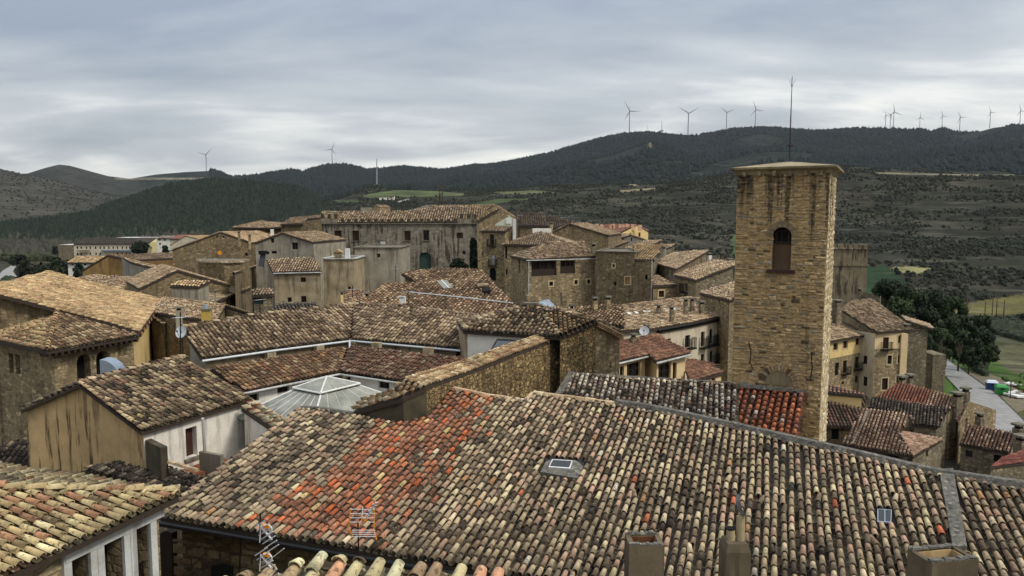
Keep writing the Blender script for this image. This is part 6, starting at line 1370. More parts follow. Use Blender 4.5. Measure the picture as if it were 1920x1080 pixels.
# yellow and stone houses
def splitwall(T, a, b, zs, zb, mu, ml, hu=(), hl=()):
    panel(T, [a, b], zs, M[mu], hu); a2 = np.array(a, float)*[1, 1, 0]+[0, 0, zs-.003]; b2 = np.array(b, float)*[1, 1, 0]+[0, 0, zs-.003]; panel(T, [a2, b2], zb, M[ml], hl)
wf = dict(sur='surround'); 
Tx = Thing('yellow_house', 'yellow and stone three storey house with long iron balcony, directly right of the bell tower', 'house', Y(1590, 680, 105)*[1, 1, 0]+[0, 0, -31])
A = Y(1540, 643, 96); B = Y(1624, 628, 96); z_ = A[2]; B = ray(1624, 628); B = B*(z_/B[2]); 
r_ = roof(Tx, A, B, 16, [(1540, 643), (1624, 628.5), (1592, 608), (1540, 595)], P_TF2, lod='mid', sp=.33, ex=.45)
n_ = np.cross((B-A)/np.linalg.norm(B-A), [0, 0, 1.]); n_ = n_ if n_[1] > 0 else -n_
a, b = A+n_*.5-[0, 0, .2], B+n_*.5-[0, 0, .2]; zs = Y(1590, 668, 100)[2]
splitwall(Tx, a, b, zs, -31, 'pl_yel', 'rub_tan', [(1566.5, 650, 8, 13, 'brown', wf), (1585, 646, 8, 14, 'brown', wf), (1608, 640, 7, 13, 'brown', wf)], [(1569, 692, 7, 24, 'win', {}), (1584, 688, 7, 24, 'win', dict(bal=1)), (1607, 680, 7, 22, 'win', dict(bal=1)), (1580, 718, 5, 6, 'open'), (1606, 711, 6, 12, 'win')])
panel(Tx, [b, b+n_*8], -31, M['rub_tan'])
Tx = Thing('cream_stone_house', 'tall cream and rubble house with stone framed windows and a small balcony, large tan roof', 'house', Y(1660, 660, 108)*[1, 1, 0]+[0, 0, -31])
A = Y(1646, 624, 100); B = ray(1716, 617); B = B*(A[2]/B[2]); B = A+(B-A)
B = Y(1716, 618.5, 101); B[2] = A[2]
r_ = roof(Tx, A, B, 20, [(1646, 624), (1716, 618), (1636, 560), (1600, 562), (1575, 580)], P_TF2, lod='mid', sp=.33, ex=.45, sag=.07)
n_ = np.cross((B-A)/np.linalg.norm(B-A), [0, 0, 1.]); n_ = n_ if n_[1] > 0 else -n_
a, b = A+n_*.5-[0, 0, .2], A+(B-A)*.8+n_*.5-[0, 0, .2]; zs = Y(1670, 656, 100)[2]
splitwall(Tx, a, b, zs, -31, 'pl_cream', 'rub_tan', [(1661, 645, 11, 25, 'brown', dict(bal=1)), (1688, 636, 8, 14, 'win', wf)], [(1668, 674.5, 8, 16, 'win', wf), (1687, 673.5, 8, 15, 'win', wf), (1659, 720, 11, 22, 'brown', wf), (1685, 711, 9, 14, 'brown', wf)])
panel(Tx, [b, b+n_*9], -31, M['rub_tan']); lft_ = onp(r_, (1575, 580)); panel(Tx, [lft_*[1, 1, 0]+[0, 0, a[2]], a], -31, M['pl_pale'], [(1622, 675, 8, 16, 'win'), (1622, 715, 8, 18, 'win')])
Tx.part('white_pilaster', *boxVF((b+[-.2, -.1, 0])*[1, 1, 0]+[0, 0, -31], (.9, .5, 31+b[2]-.1)), mat=M['pl_cream'])
Tx = Thing('side_stone_house', 'plain tall rubble wall house right of the cream house, with a thin sloping roof edge', 'house', Y(1720, 660, 106)*[1, 1, 0]+[0, 0, -31])
A = Y(1698, 600, 106); B = Y(1748, 616, 104); C_ = Y(1690, 594, 116); panel(Tx, [Y(1704, 606, 104), Y(1740, 613.5, 104)], -31, M['rub_grey'])
panel(Tx, [Y(1740, 613.5, 104), Y(1738, 609, 113)], -31, M['rub_grey'])
rface(Tx, [Y(1698, 600, 103.5), Y(1750, 616, 103.5), Y(1742, 608, 113), Y(1690, 592, 113)], P_TF2, sp=.33, ex=.5)
Tx = Thing('retaining_wall', 'stepped stone retaining wall at the edge of the road beside the rubble house', 'wall', Y(1750, 690, 116)*[1, 1, 0]+[0, 0, -30])
a_ = Y(1738, 664, 113); b_2 = Y(1758, 663, 116); mm = (a_+b_2)/2; mm[2] = -30; Tx.part('wall', *boxVF(mm, (2.0, 4, 30+a_[2])), mat=M['rub_grey'])
# lower village, near the camera
wedge('village_house', 'small house with half dark half red tiles right below the yellow wall', [(1535, 798), (1607, 800), (1630, 742), (1535, 737)], (63, 63), 24, pal(((104, 88, 76), 3), ((132, 90, 74), 3), ((76, 64, 56), 2), ((160, 118, 96), 1)), -30, 'rub_dark', lod='mid', sp=.3, ex=.38, walls={0: ('rub_dark', [(1566, 815, 14, 20, 'open'), (1562, 845, 10, 10, 'open')])})
wedge('yellow_shed', 'bright yellow gable strip squeezed against the right side of the bell tower', [(1540, 735), (1620, 742), (1618, 737), (1540, 716)], (66, 66), 12, pal(((160, 108, 82), 1), ((146, 94, 72), 1)), -30, 'pl_yel')
Tx = wedge('pink_roof_house', 'house with a salmon pink tiled roof, two chimneys and an aerial, nearest below the road', [(1577, 832), (1713, 855), (1682, 816), (1711, 778), (1620, 766)], (58, 55), 23, P_PINK, -30, 'rub_dark', lod='mid', sp=.27, ex=.36, single=120, pans=True, inset=.4, walls={0: ('rub_dark', [(1605, 852, 18, 8, 'open'), (1674, 864, 20, 22, 'open'), (1700, 862, 12, 8, 'win')])})
slab(Tx, 'mortar_strip', Tx.f, [(1596, 834), (1600, 834.5), (1632, 770), (1628, 769.5)], .0, .12, M['conc'])
A = onp(Tx.f, (1713, 855)); B = A+np.array([3.0, 4.0, 0]); Bx = ray(1768, 824); Bx = Bx*(A[2]/Bx[2])
Tx2 = Thing('pink_wing', 'side wing of the salmon roofed house with a small square window in its right wall', 'house', A*[1, 1, 0]+[0, 0, -30])
rface(Tx2, [A, Bx, onp(Tx.f, (1682, 817))+[.3, .4, .1]], P_PINK, lod='mid', sp=.27, ex=.36, pans=True, base=-30, wall='rub_grey', inset=.4, skip=(1, 2), walls={0: ('rub_grey', [(1738, 850, 5, 15, 'win')])})
rface(Tx2, [Bx, onp(Tx.f, (1682, 817))+[.3, .4, .1], Bx+[-4, 2, .3], ], P_PINK, lod='mid', sp=.27, ex=.36)
wedge('dark_roof_house', 'house with dark mossy tiles behind the salmon roof', [(1711, 795), (1758, 801), (1780, 764), (1634, 743), (1625, 765), (1712, 778)], (72, 72), 22, P_DARK, -30, 'rub_grey', lod='mid', sp=.3, ex=.4, single=0, pans=True)
Tx = wedge('red_roof_house', 'house with bright new red tiles on its left half, beside the grass bank', [(1779, 766), (1797, 792), (1816, 750), (1686, 717), (1640, 746)], (80, 78), 20, P_NRED, -30, 'rub_tan', eave=(4, 0), lod='mid', sp=.3, ex=.4) if False else wedge('red_roof_house', 'house with bright new red tiles on its left half, beside the grass bank', [(1635, 748), (1779, 768), (1812, 749), (1686, 716)], (80, 78), 20, P_NRED, -30, 'rub_tan', lod='mid', sp=.3, ex=.4, palfn=lambda s, t: P_NRED if s < 5.2 else P_PINK)
Tx = Thing('gable_end_house', 'square stone gable end with a red brown roof slope facing left, next to the road', 'house', Y(1830, 790, 78)*[1, 1, 0]+[0, 0, -31])
p1, p2, p3, p4 = Y(1797, 793, 74), Y(1817, 749, 80), Y(1868, 768, 82), Y(1775, 770, 80)
panel(Tx, [p1, Y(1817, 752, 77), Y(1868, 769, 80)][:2], -31, M['rub_tan'], [(1812, 788, 4, 6, 'open')]); panel(Tx, [Y(1817, 752, 77), Y(1868, 769, 80)], -31, M['rub_tan'])
rface(Tx, [p1, p2, p4], P_DKRED, lod='mid', sp=.3, ex=.4)
wedge('roadside_house', 'dark red tiled house with a four paned window by the road', [(1798, 832), (1893, 849), (1906, 812), (1814, 795)], (72, 70), 22, P_DKRED, -31, 'pl_grey', lod='mid', sp=.3, ex=.4, pans=True, walls={0: ('rub_grey', [(1817, 851, 13, 13, 'win', dict(bars=1, sur='conc')), (1870, 860, 14, 14, 'open')])})
wedge('edge_house', 'house with a flat red roof cut off by the right edge of the picture', [(1856, 877), (1960, 862), (1960, 838), (1918, 844), (1880, 858)], (62, 62), 14, pal(((168, 98, 84), 1), ((150, 84, 72), 1)), -31, 'rub_grey', lod='mid', sp=.28)
for i, (x, y, Yd, w_, h_, lb) in enumerate([(1692, 704, 86, 12, 26, 'stone chimney with cap standing on the bright red roof, left of two'), (1707, 701, 88, 11, 22, 'stone chimney with cap standing on the bright red roof, right of two'), (1795, 735, 76, 15, 34, 'thick round capped chimney between the red roof and the gable end'), (1811, 726, 79, 12, 24, 'capped chimney just behind the thick one on the gable end house'), (1838, 774, 76, 12, 20, 'squat chimney low against the stone gable end'), (1655, 797, 61, 11, 27, 'slim chimney in the middle of the salmon pink roof'), (1618, 780, 63, 12, 26, 'dark chimney at the left edge of the salmon pink roof'), (1911, 794, 72, 16, 26, 'upper chimney at the right picture edge'), (1915, 815, 66, 18, 36, 'lower chimney at the right picture edge'), (1571, 562, 105, 12, 14, 'white capped chimney at the left end of the large tan roof'), (1612, 540, 125, 6, 22, 'thin chimney above the castle side wall'), (1700, 607, 102, 9, 14, 'chimney at the right end of the large tan roof')]):
    chimney(x, y, Yd, w_, h_, lb, mat='rub_grey', top='conc', group='chimneys of the lower village')
Tx = Thing('ruin_wall', 'broken wall top with a post right of the castle tower', 'wall', Y(1635, 560, 122)*[1, 1, 0]+[0, 0, -27]); panel(Tx, [Y(1612, 545, 124), Y(1650, 556, 122)], -27, M['rub_grey']); panel(Tx, [Y(1650, 556, 122), Y(1652, 554, 128)], -27, M['rub_grey'])
# road, kerb, verge
def drape(name, left, right, mat, lift, kind='structure', n=40, label=None):
    Lp_ = np.array([G(*q) for q in left]); Rp = np.array([G(*q) for q in right]); V = []; F = []; m = 5
    tt = np.linspace(0, 1, n); l_ = np.stack([np.interp(tt, np.linspace(0, 1, len(Lp_)), Lp_[:, k]) for k in range(3)], 1); r_ = np.stack([np.interp(tt, np.linspace(0, 1, len(Rp)), Rp[:, k]) for k in range(3)], 1)
    for i in range(n):
        for j in range(m+1):
            p = l_[i]+(r_[i]-l_[i])*j/m; p[2] = float(Hgt(p[0], p[1]))+lift; V.append(p)
    F = [(i*(m+1)+j, i*(m+1)+j+1, (i+1)*(m+1)+j+1, (i+1)*(m+1)+j) for i in range(n-1) for j in range(m)]
    o = link(name, mesh(name, V, F, mat)); o['kind'] = kind
    if label: o['label'] = label
    return l_, r_
M['road'] = m_plaster('road_concrete', (150, 148, 144), (128, 126, 122), .0)
M['dirt'] = m_plaster('dirt', (118, 108, 86), (96, 88, 68), .0)
# ================================================================ ground furniture, far buildings, small things
el, er = drape('road', [(1757, 668), (1757, 690), (1800, 735), (1815, 770), (1850, 860)], [(1767, 668), (1800, 692), (1868, 740), (1920, 790), (1990, 880)], M['road'], .12)
mb = MB()
for a, b in zip(er[:-1], er[1:]): 
    z = lambda p: np.array([p[0], p[1], float(Hgt(p[0], p[1]))+.12]); mb.tube(z(a), z(b), .14, n=4)
kb = link('kerb', mesh('kerb', mb.V, mb.F, M['conc'])); kb['kind'] = 'structure'
drape('dirt_verge', [(1800, 700), (1868, 735), (1905, 775)], [(1850, 700), (1905, 720), (1960, 760)], M['dirt'], .06, n=16)
drape('valley_road', [(-30, 545), (-10, 525), (5, 508), (22, 499)], [(60, 560), (40, 530), (24, 510), (30, 500)], M['road'], .2, n=14)
mg = m_plaster('lawn_green', (74, 104, 38), (56, 84, 30), 0)
drape('grass_bank', [(1738, 705), (1738, 722), (1745, 745)], [(1768, 706), (1785, 722), (1790, 745)], mg, .1, n=8)
# containers
def bin_(px, py, col, lidc, label):
    p = G(px, py+10); T = Thing('recycling_container', label, 'container', p, 'recycling containers by the road')
    V, F = boxVF(p+[0, 0, .2], (1.75, 1.3, 1.15), (.8, -.3)); V = [np.array(v) for v in V]
    for i in range(4): V[i] = p+[0, 0, .2]+(V[i]-p-[0, 0, .2])*[.86, .86, 1]
    T.part('body', V, F, col); W, F2 = boxVF(p+[0, 0, 1.36], (1.85, 1.4, .3), (.8, -.3)); W = [np.array(v) for v in W]
    for i in range(4, 8): W[i] = p+[0, 0, 1.66]+(W[i]-p-[0, 0, 1.66])*[.7, .7, 1]
    T.part('lid', W, F2, lidc)
    for sx in (-1, 1): T.part('foot', *boxVF(p+[sx*.6, -sx*.2, 0], (.2, .5, .22), (.8, -.3)), mat=M['iron'])
    T.part('opening', *boxVF(p+[-.25, -.72, 1.0], (.5, .06, .22), (.8, -.3)), mat=M['iron'])
bin_(1859, 722, m_flat('blue_plastic', (36, 58, 104), .5), m_flat('pale_lid', (206, 212, 222), .5), 'dark blue paper container with pale lid beside the road')
bin_(1877, 731, m_flat('green_plastic', (52, 132, 62), .5), m_flat('green_lid', (66, 146, 74), .5), 'bright green glass container right of the blue one')
def lamp(px, py, hpx, label, Yd=None, cat='street lamp'):
    p = G(px, py) if Yd is None else Yp(px, py, Yd); k = p[1]/FPX; h = hpx*k; T = Thing('street_lamp', label, cat, p, 'street lamps')
    MB().tube(p, p+[0, 0, h*.15], .12, .08).tube(p+[0, 0, h*.15], p+[0, 0, h*.88], .055, .045).part(T, 'post', M['iron'])
    MB().tube(p+[0, 0, h*.88], p+[0, 0, h*.98], .1, .24, 6).part(T, 'lantern', M['white']); MB().tube(p+[0, 0, h*.98], p+[0, 0, h*1.03], .27, .05, 6).part(T, 'hood', M['iron'])
lamp(1786, 680, 28, 'dark lamp post with small lantern at the far side of the road'); lamp(1894, 748, 34, 'lamp post beside the green container near the right edge')
# junk pile / parked things beyond the containers
for i in range(9):
    p = G(1886+i*4.4+random.uniform(-2, 2), 722+random.uniform(-4, 26)); T = Thing('dumped_sheet', 'white discarded sheets and furniture heaped beyond the containers', 'rubbish', p, 'white junk heaped by the road')
    s_ = random.uniform(.8, 2.0); V, F = boxVF([0, 0, 0], (s_, s_*.7, .25), (1, random.uniform(-1, 1))); a = random.uniform(-.5, .5)
    V = [p+[v[0], v[1], .3+v[2]+v[0]*a] for v in V]; T.part('sheet', V, F, M['white'])
    T.part('frame', *boxVF(p, (.3*s_, .3*s_, .5)), mat=M['galv'])
for i, (x, y, c, lb) in enumerate(((8, 553, (150, 160, 178), 'blue grey car parked at the far left below the palace roof'), (17, 549, (28, 30, 34), 'black car parked between two lighter cars at far left'), (28, 545, (190, 192, 192), 'silver car parked rightmost in the row at far left'))):
    p = G(x, y-6); p = Yp(x, y-8, 260); p[2] = float(Hgt(p[0], p[1])); T = Thing('parked_car', lb, 'car', p, 'cars parked in the valley at left'); pm = m_flat('car_paint%d' % i, c, .3, .1, .6)
    V, F = boxVF(p+[0, 0, .3], (4.2, 1.75, .65), (.6, .8)); T.part('body', V, F, pm); V, F = boxVF(p+[0, 0, .95], (2.4, 1.6, .55), (.6, .8)); V = [np.array(v) for v in V]
    for j in range(4, 8): V[j] = p+[0, 0, 1.5]+(V[j]-p-[0, 0, 1.5])*[.75, .85, 1]
    T.part('cabin', V, F, M['glass'])
    for sx in (-1, 1):
        for sy in (-1, 1): q = p+np.array([.6, .8, 0])*1.35*sx+np.array([-.8, .6, 0])*.8*sy+[0, 0, .32]; MB().tube(q-np.array([-.8, .6, 0])*.1, q+np.array([-.8, .6, 0])*.1, .32, n=10).part(T, 'wheel', M['black'])
# far left apartment blocks
def far_block(name, label, xl, xr, yt, yb, Yd, dep, mat, cat, roofP=None, rh=3, wins=(), gx=None, sh=(0, 0), top='cap', slope=14):
    Yd = G((xl+xr)/2, yb)[1] if Yd == 'g' else Yd; a = Yp(xl, yt, Yd); b = Yp(xr, yt, Yd); b[2] = a[2]; zb = Yp(xl, yb, Yd)[2]-6; c = b+[sh[0], dep, 0]; d = a+[sh[0], dep, 0]
    T = Thing(name, label, cat, (a+c)/2*[1, 1, 0]+[0, 0, zb]); box_house(T, [a, b, c, d], zb, mat, walls={0: (mat, wins)}, top=top)
    if roofP is not None:
        h = dep/2*math.tan(R(slope)); o = np.array([0, .6, 0]); r0 = (a+d)/2+[0, 0, h]; r1 = (b+c)/2+[0, 0, h]
        rface(T, [a-o, b-o, r1, r0], roofP, sp=.6, ex=1.2, sag=0); rface(T, [c+o, d+o, r0, r1], roofP, sp=.6, ex=1.2, sag=0)
        for p, q, r in ((a, d, r0), (b, c, r1)): T.part('gable', [p, q, r-[0, 0, .15]], [(0, 1, 2)], M[mat])
    return T
ws = [(x, 464.5, 3, 4.5, 'win', dict(frame=False)) for x in (145, 152, 162, 169, 179, 188, 195, 204, 212, 220, 229, 237, 243)]+[(x, 476, 3, 4.5, 'win', dict(frame=False)) for x in (145, 152, 169, 180, 188, 220, 229, 237, 243)]
T = far_block('apartment_block', 'long cream three storey block with a dark roof in the valley at left', 138, 250, 457.5, 482, 430, 22, 'pl_cream' if False else 'pl_pale', 'apartment block', pal(((70, 64, 58), 1), ((58, 52, 48), 1)), wins=ws, slope=16)
for x in (158, 165, 183, 187, 199, 214, 226): p = Yp(x, 454.5, 434); T.part('roof_light', *boxVF(p, (1.6, 1.2, .3)), mat=M['white'])
T.part('balcony', *boxVF(Yp(220, 471, 429), (18, 1.4, .8)), mat=M['galv']); T.part('porch_roof', *boxVF(Yp(156, 471, 428), (6, 3, .4)), mat=M['redwood'])
M['pl_yc'] = m_plaster('plaster_pale_yellow', (226, 208, 156), (212, 194, 144), .1)
far_block('yellow_block', 'pale yellow gabled building end attached to the long cream block', 250, 282, 455, 480, 425, 16, 'pl_yc', 'apartment block', pal(((90, 82, 74), 1), ((80, 72, 64), 1)), wins=[(283, 465, 3, 5, 'win', {})], slope=18)
far_block('yellow_tower', 'narrow pale yellow stair tower right of the round tree in the valley', 283, 297, 454, 484, 422, 10, 'pl_yc', 'apartment block', wins=[(284, 465, 2, 4, 'win', {})])
far_block('brown_block', 'windowless brown brick building left of the long cream block', 109, 138, 459, 482, 430, 16, 'rub_grey', 'building', top='white')
far_block('warehouse', 'white roofed warehouse behind the cream block', 208, 279, 446, 458, 455, 20, 'pl_white', 'warehouse', top='white')
far_block('white_house', 'small white house with blue grey windows in the valley', 294, 328, 447, 464, 400, 10, 'pl_white', 'house', pal(((150, 140, 130), 1), ((136, 126, 118), 1)), wins=[(299, 450, 4, 2.5, 'win', {}), (309, 450, 4, 2.5, 'win', {}), (300, 457, 4, 3, 'win', {})])
far_block('pinkish_house', 'pale house with a faded red roof behind the white house', 318, 342, 448, 470, 380, 14, 'pl_pale', 'house', pal(((172, 112, 98), 1), ((160, 100, 88), 1)), sh=(3, 0))
gable('pale_gable_house', 'two stepped pale beige gables left of the big stone gable', Yp(318, 460, 330), Yp(348, 442, 330), Yp(374, 449, 330), (4, 14), P_OCHR, -30, 'pl_pale')
far_block('white_farmhouse', 'white plastered house with a tan tiled roof just beyond the pale palace roof', 127, 186, 493, 520, 215, 9, 'pl_white', 'house', P_OCHR, wins=[(136, 495.5, 4, 4, 'brown', {}), (148, 495, 4, 3, 'win', {}), (159.5, 495.5, 4, 4, 'win', {}), (171, 495.5, 4, 4, 'win', {}), (137, 505, 4, 5, 'brown', {})], slope=20)
# chapel/sheds on the fields
far_block('field_house', 'small white house with a red door on the slope above the palace roof', 727, 739, 368.5, 375, 'g', 6, 'pl_white', 'house', P_TANF, wins=[(733, 371, 3, 2.5, 'brown', {})], slope=10)
far_block('field_shed', 'low white ruin beside the small house on the slope', 711, 725, 370.5, 375.5, 'g', 6, 'pl_white', 'house')
far_block('barn', 'low shed with a white sheet roof above the palace battlements at left', 676, 700, 389, 397, 330, 10, 'pl_grey', 'barn', top='white')
gable('barn_house', 'little tan gabled barn just above the palace roof', Yp(697, 390, 300), Yp(705, 384, 300), Yp(712, 389, 300), (3, 8), P_TANF, -22, 'rub_tan')
Tx = Thing('concrete_ramp', 'pale sloping concrete wall poking above the palace roof', 'wall', Yp(790, 392, 160)*[1, 1, 0]+[0, 0, -10]); V = [Yp(755, 399, 150), Yp(809, 398, 150), Yp(809, 384, 150), Yp(800, 384, 150), Yp(760, 396, 150)]; V += [v+[0, 1, 0] for v in V]
Tx.part('wall', V, [(0, 1, 2, 3, 4), (9, 8, 7, 6, 5)]+[(i, (i+1) % 5, 5+(i+1) % 5, 5+i) for i in range(5)], M['pl_grey'])
far_block('farm_roof', 'long white sheet roofed shed among dark trees at right', 1832, 1873, 599, 602, 'g', 5, 'pl_white', 'shed', top='white')
far_block('hill_hut', 'tiny white hut beside the tall mast', 712, 719, 343, 347, 'g', 6, 'pl_white', 'hut')
# masts
def mast(px, yb, yt, Yd, r, label, lattice=False):
    b = Yp(px, yb, Yd); t = Yp(px, yt, Yd); T = Thing('mast', label, 'mast', b-[0, 0, 3]); mb = MB(); mb.tube(b-[0, 0, 3], t, r, r*.6, 6); mb.part(T, 'pole', M['turb'])
    MB().box(b-[0, 0, 3], (r*8, r*8, 4)).part(T, 'base', M['conc'])
mast(706.5, 347, 298, 940, .9, 'tall pale mast on the scrubby knoll above the palace'); mast(1241, 245, 227, 2900, 1.3, 'thin relay mast on the ridge between two turbines')
mast(1213.5, 246, 234, 2900, .8, 'very thin relay mast right of the largest turbine')
for i, (x, yb, yh, rt, lb) in enumerate([(387, 320, 291, 47, 'wind turbine alone on the left ridge'), (623, 308, 281, 22, 'wind turbine on the ridge above the tall mast'), (1180, 247, 210, 90, 'largest wind turbine at the left end of the long ridge'), (1290, 251, 214, 60, 'wind turbine with raised V shaped blades, second on the long ridge'), (1362, 241, 212, 65, 'third wind turbine of the long ridge, small'), (1416, 237, 207, 100, 'fourth wind turbine, last one left of the lightning rod'), (1660, 238, 214, 90, 'leftmost of the tight group of three turbines'), (1669, 238, 212, 50, 'middle one of the tight group of three turbines'), (1675, 238, 207, 110, 'rightmost and tallest of the tight group of three turbines'), (1724, 243, 218, 0, 'wind turbine in the dip right of the group of three'), (1766, 239, 215, 100, 'wind turbine above the small dark peak at right'), (1799, 246, 217, 90, 'wind turbine standing lowest in the right saddle'), (1856, 235, 208, 95, 'second turbine from the right edge'), (1912, 233, 205, 100, 'wind turbine at the right edge of the picture')]):
    turbine(x, yb, yh, rt, lb)
# trees
tree('cypress', 888, 449, 117, 56, 15, 'tall dark cypress at the right end of the palace front', (26, 34, 22), 2600, shape='column', leaf=.5)
tree('shrub', 862, 490, 116, 18, 34, 'broad dark shrub at the foot of the palace wall', (30, 40, 24), 900, leaf=.4)
tree('round_tree', 264, 455, 400, 30, 34, 'round dark pine in front of the yellow block in the valley', (30, 40, 24), 1600, leaf=1.1)
tree('conifer', 148, 493, 190, 30, 22, 'dark conifer in front of the white farmhouse', (34, 46, 36), 700, shape='cone', leaf=.6)
tree('dark_cypress', 103, 463, 470, 22, 12, 'dark conical cypress left of the brown block', (22, 30, 20), 700, shape='column', leaf=1.0)
tree('garden_tree', 310, 462, 380, 26, 16, 'dark upright garden trees by the white house', (28, 38, 22), 700, shape='column', leaf=.9)
tree('garden_tree', 322, 468, 360, 20, 16, 'yellow green bush left of the big stone gable', (110, 116, 52), 500, leaf=.8)
for i, (x, y, h, w_, Yd) in enumerate(((108, 488, 50, 60, 250), (60, 500, 40, 70, 260), (95, 505, 36, 60, 235), (35, 478, 30, 30, 330))):
    tree('broadleaf_tree', x, y, Yd, h, w_, ['dense dark tree left of the white farmhouse', 'wide low dark tree between farmhouse and valley road', 'dark tree right behind the pale palace roof', 'small dark tree beyond the bend of the valley road'][i], (36, 42, 26), 1300, leaf=.9)
pn = [(1672, 527, 70, 60, 150), (1712, 535, 84, 66, 142), (1748, 543, 92, 58, 140), (1690, 560, 70, 56, 132), (1735, 575, 84, 62, 130), (1778, 590, 84, 60, 134), (1812, 590, 84, 56, 142), (1790, 555, 70, 48, 158), (1838, 610, 74, 52, 146), (1765, 612, 70, 54, 126), (1820, 632, 56, 50, 134), (1655, 530, 50, 36, 160)]
lbp = ['leftmost tall pine behind the tan roofs at right', 'second pine of the dark clump, crown rounded', 'third pine of the clump, tallest', 'lower bright crowned pine above the rubble house', 'broad pine in the middle of the clump', 'pine right of the middle, front row', 'dark pine below the dead looking tree', 'back row pine at the top right of the clump', 'rightmost pine of the clump', 'low pine just above the lamp post', 'lowest pine at the right by the grass', 'small pine beside the thin chimney']
for i, (x, y, h, w_, Yd) in enumerate(pn):
    tree('pine_tree', x, y, Yd, h, w_, lbp[i], [(40, 50, 30), (48, 58, 34), (36, 46, 28), (54, 66, 37)][i % 4], 3400, group='pines on the slope right of the village', leaf=.42)
tree('dead_tree', 1813, 556, 165, 50, 40, 'sparse half bare tree sticking out above the pine clump', (40, 46, 30), 10, shape='bare')
tree('bare_tree', 1765, 640, 122, 40, 28, 'leafless grey tree in front of the pines near the lamp', shape='bare'); tree('bare_tree', 1800, 645, 124, 36, 40, 'leafless brownish bush right of the lamp post', shape='bare')
for i, x in enumerate((824, 829)): tree('bare_poplar', x, 344-(-4*i), 200, 48, 16, ['tall bare poplar above the palace roof', 'second bare poplar above the palace roof'][i], shape='bare')
for i, x in enumerate((1862, 1870, 1884, 1848)): tree('bare_poplar', x, 556+i*2, 270, 44, 8, ['bare poplar in front of the mown field, second from left', 'bare poplar in front of the mown field, third from left', 'bare poplar in front of the mown field, rightmost', 'bare poplar in front of the mown field, leftmost'][i], shape='bare')
for i, x in enumerate((40, 67, 84, 108)): tree('bare_poplar', x, 440+i*6-(20 if i == 1 else 0), 560, 40, 12, 'slender bare poplar by the river in the valley at left', shape='bare', group='bare poplars in the left valley')
# chimneys of the middle distance
for i, (x, y, Yd, w_, h_, mt, lb) in enumerate([(1072, 570, 57, 7, 24, 'pl_beige', 'pale slim chimney with tiled cap below the galleries'), (991, 553, 70, 9, 9, 'rub_tan', 'short chimney left of the three paned skylight'), (1116, 557, 62, 8, 18, 'rub_tan', 'brick chimney with tile cap left of the rubble block foot'), (1140, 555, 62, 9, 19, 'rub_tan', 'brick chimney with tile cap at the rubble block foot'), (1057, 548, 66, 10, 8, 'rub_tan', 'small tile capped vent under the galleries'), (1235, 571, 72, 7, 17, 'rub_grey', 'first chimney from the left on the curved row'), (1260, 574, 70, 7, 18, 'rub_grey', 'second chimney from the left on the curved row'), (1286, 559, 74, 7, 18, 'rub_grey', 'third chimney on the curved row, beside another'), (1298, 558, 75, 7, 19, 'rub_grey', 'fourth chimney on the curved row, beside another'), (1316, 564, 75, 8, 18, 'rub_grey', 'fifth chimney from the left on the curved row'), (1368, 566, 74, 8, 20, 'rub_tan', 'chimney on the curved row touching the bell tower'), (1306, 545, 85, 5, 12, 'pl_grey', 'thin metal topped chimney behind the curved row'), (1188, 625, 53, 9, 19, 'rub_grey', 'dark chimney left on the cream house roof'), (1213, 608, 56, 8, 22, 'rub_grey', 'tall dark chimney behind the cream house roof'), (688, 547, 62, 7, 24, 'pl_beige', 'pale chimney on the low roof behind the cloister'), (641, 545, 62, 5, 22, 'pl_yel', 'thin yellowish chimney at the left end of the same low roof'), (335, 575, 58, 11, 19, 'pl_grey', 'grey chimney on the long tan roof left of the yellow one'), (448, 433, 118, 5, 12, 'rub_tan', 'chimney left in front of the pyramid roof'), (468, 440, 118, 5, 10, 'rub_tan', 'chimney right in front of the pyramid roof'), (510, 425, 120, 6, 14, 'pl_white', 'white chimney beside the pyramid roof'), (964, 410, 112, 6, 36, 'cap', 'tall grey metal flue right of the mint dormer'), (1033, 417, 125, 6, 10, 'rub_tan', 'small red brick chimney above the white box'), (1245, 462, 115, 6, 12, 'pl_grey', 'grey chimney above the slit house'), (1237, 474, 104, 5, 10, 'rub_brown', 'brown chimney at the left of the slit house roof'), (1303, 468, 108, 7, 7, 'pl_grey', 'squat white chimney on the slit house ridge'), (1331, 474, 100, 6, 13, 'pl_white', 'white chimney right of the slit house'), (1367, 484, 92, 7, 16, 'pl_grey', 'grey chimney close to the bell tower top left'), (1352, 473, 120, 3, 16, 'black' if False else 'rub_dark', 'thin black flue on the skyline left of the tower'), (1100, 416, 150, 7, 8, 'rub_grey', 'dark chimney at the end of the skyline roof'), (1113, 455, 100, 7, 20, 'rub_grey', 'chimney where gallery house meets the rubble block'), (403, 545, 66, 4, 10, 'pl_grey', 'small grey pipe on the long tan roof')]):
    M_ = mt; chimney(x, y, Yd, w_, h_, lb, mat=mt, top='conc', hood=h_ > 9 and mt != 'cap', group=None, extra=1.5)
Tx = Thing('yellow_chimney', 'bright yellow painted chimney with grey cap above the cloister roof', 'chimney', Yp(387, 601, 50)); p = Yp(387, 603, 50); Tx.part('shaft', *boxVF(p-[0, 0, .5], (.55, .5, 1.3), (1, .2)), mat=M['yel']); Tx.part('cap', *boxVF(p+[0, 0, .8], (.7, .65, .1), (1, .2)), mat=M['conc']); MB().tube(p+[0, 0, .9], p+[0, 0, 1.15], .16, .12, 8).part(Tx, 'cowl', M['galv'])
Tx = Thing('roof_vent', 'small white box vent on the low roof behind the cloister', 'vent', Yp(755, 570, 56)); Tx.part('box', *boxVF(Yp(755, 568, 56), (.45, .4, .4)), mat=M['white']); Tx.part('hood', *boxVF(Yp(755, 557.5, 56)+[-.1, 0, .02], (.6, .5, .06)), mat=M['cap'])
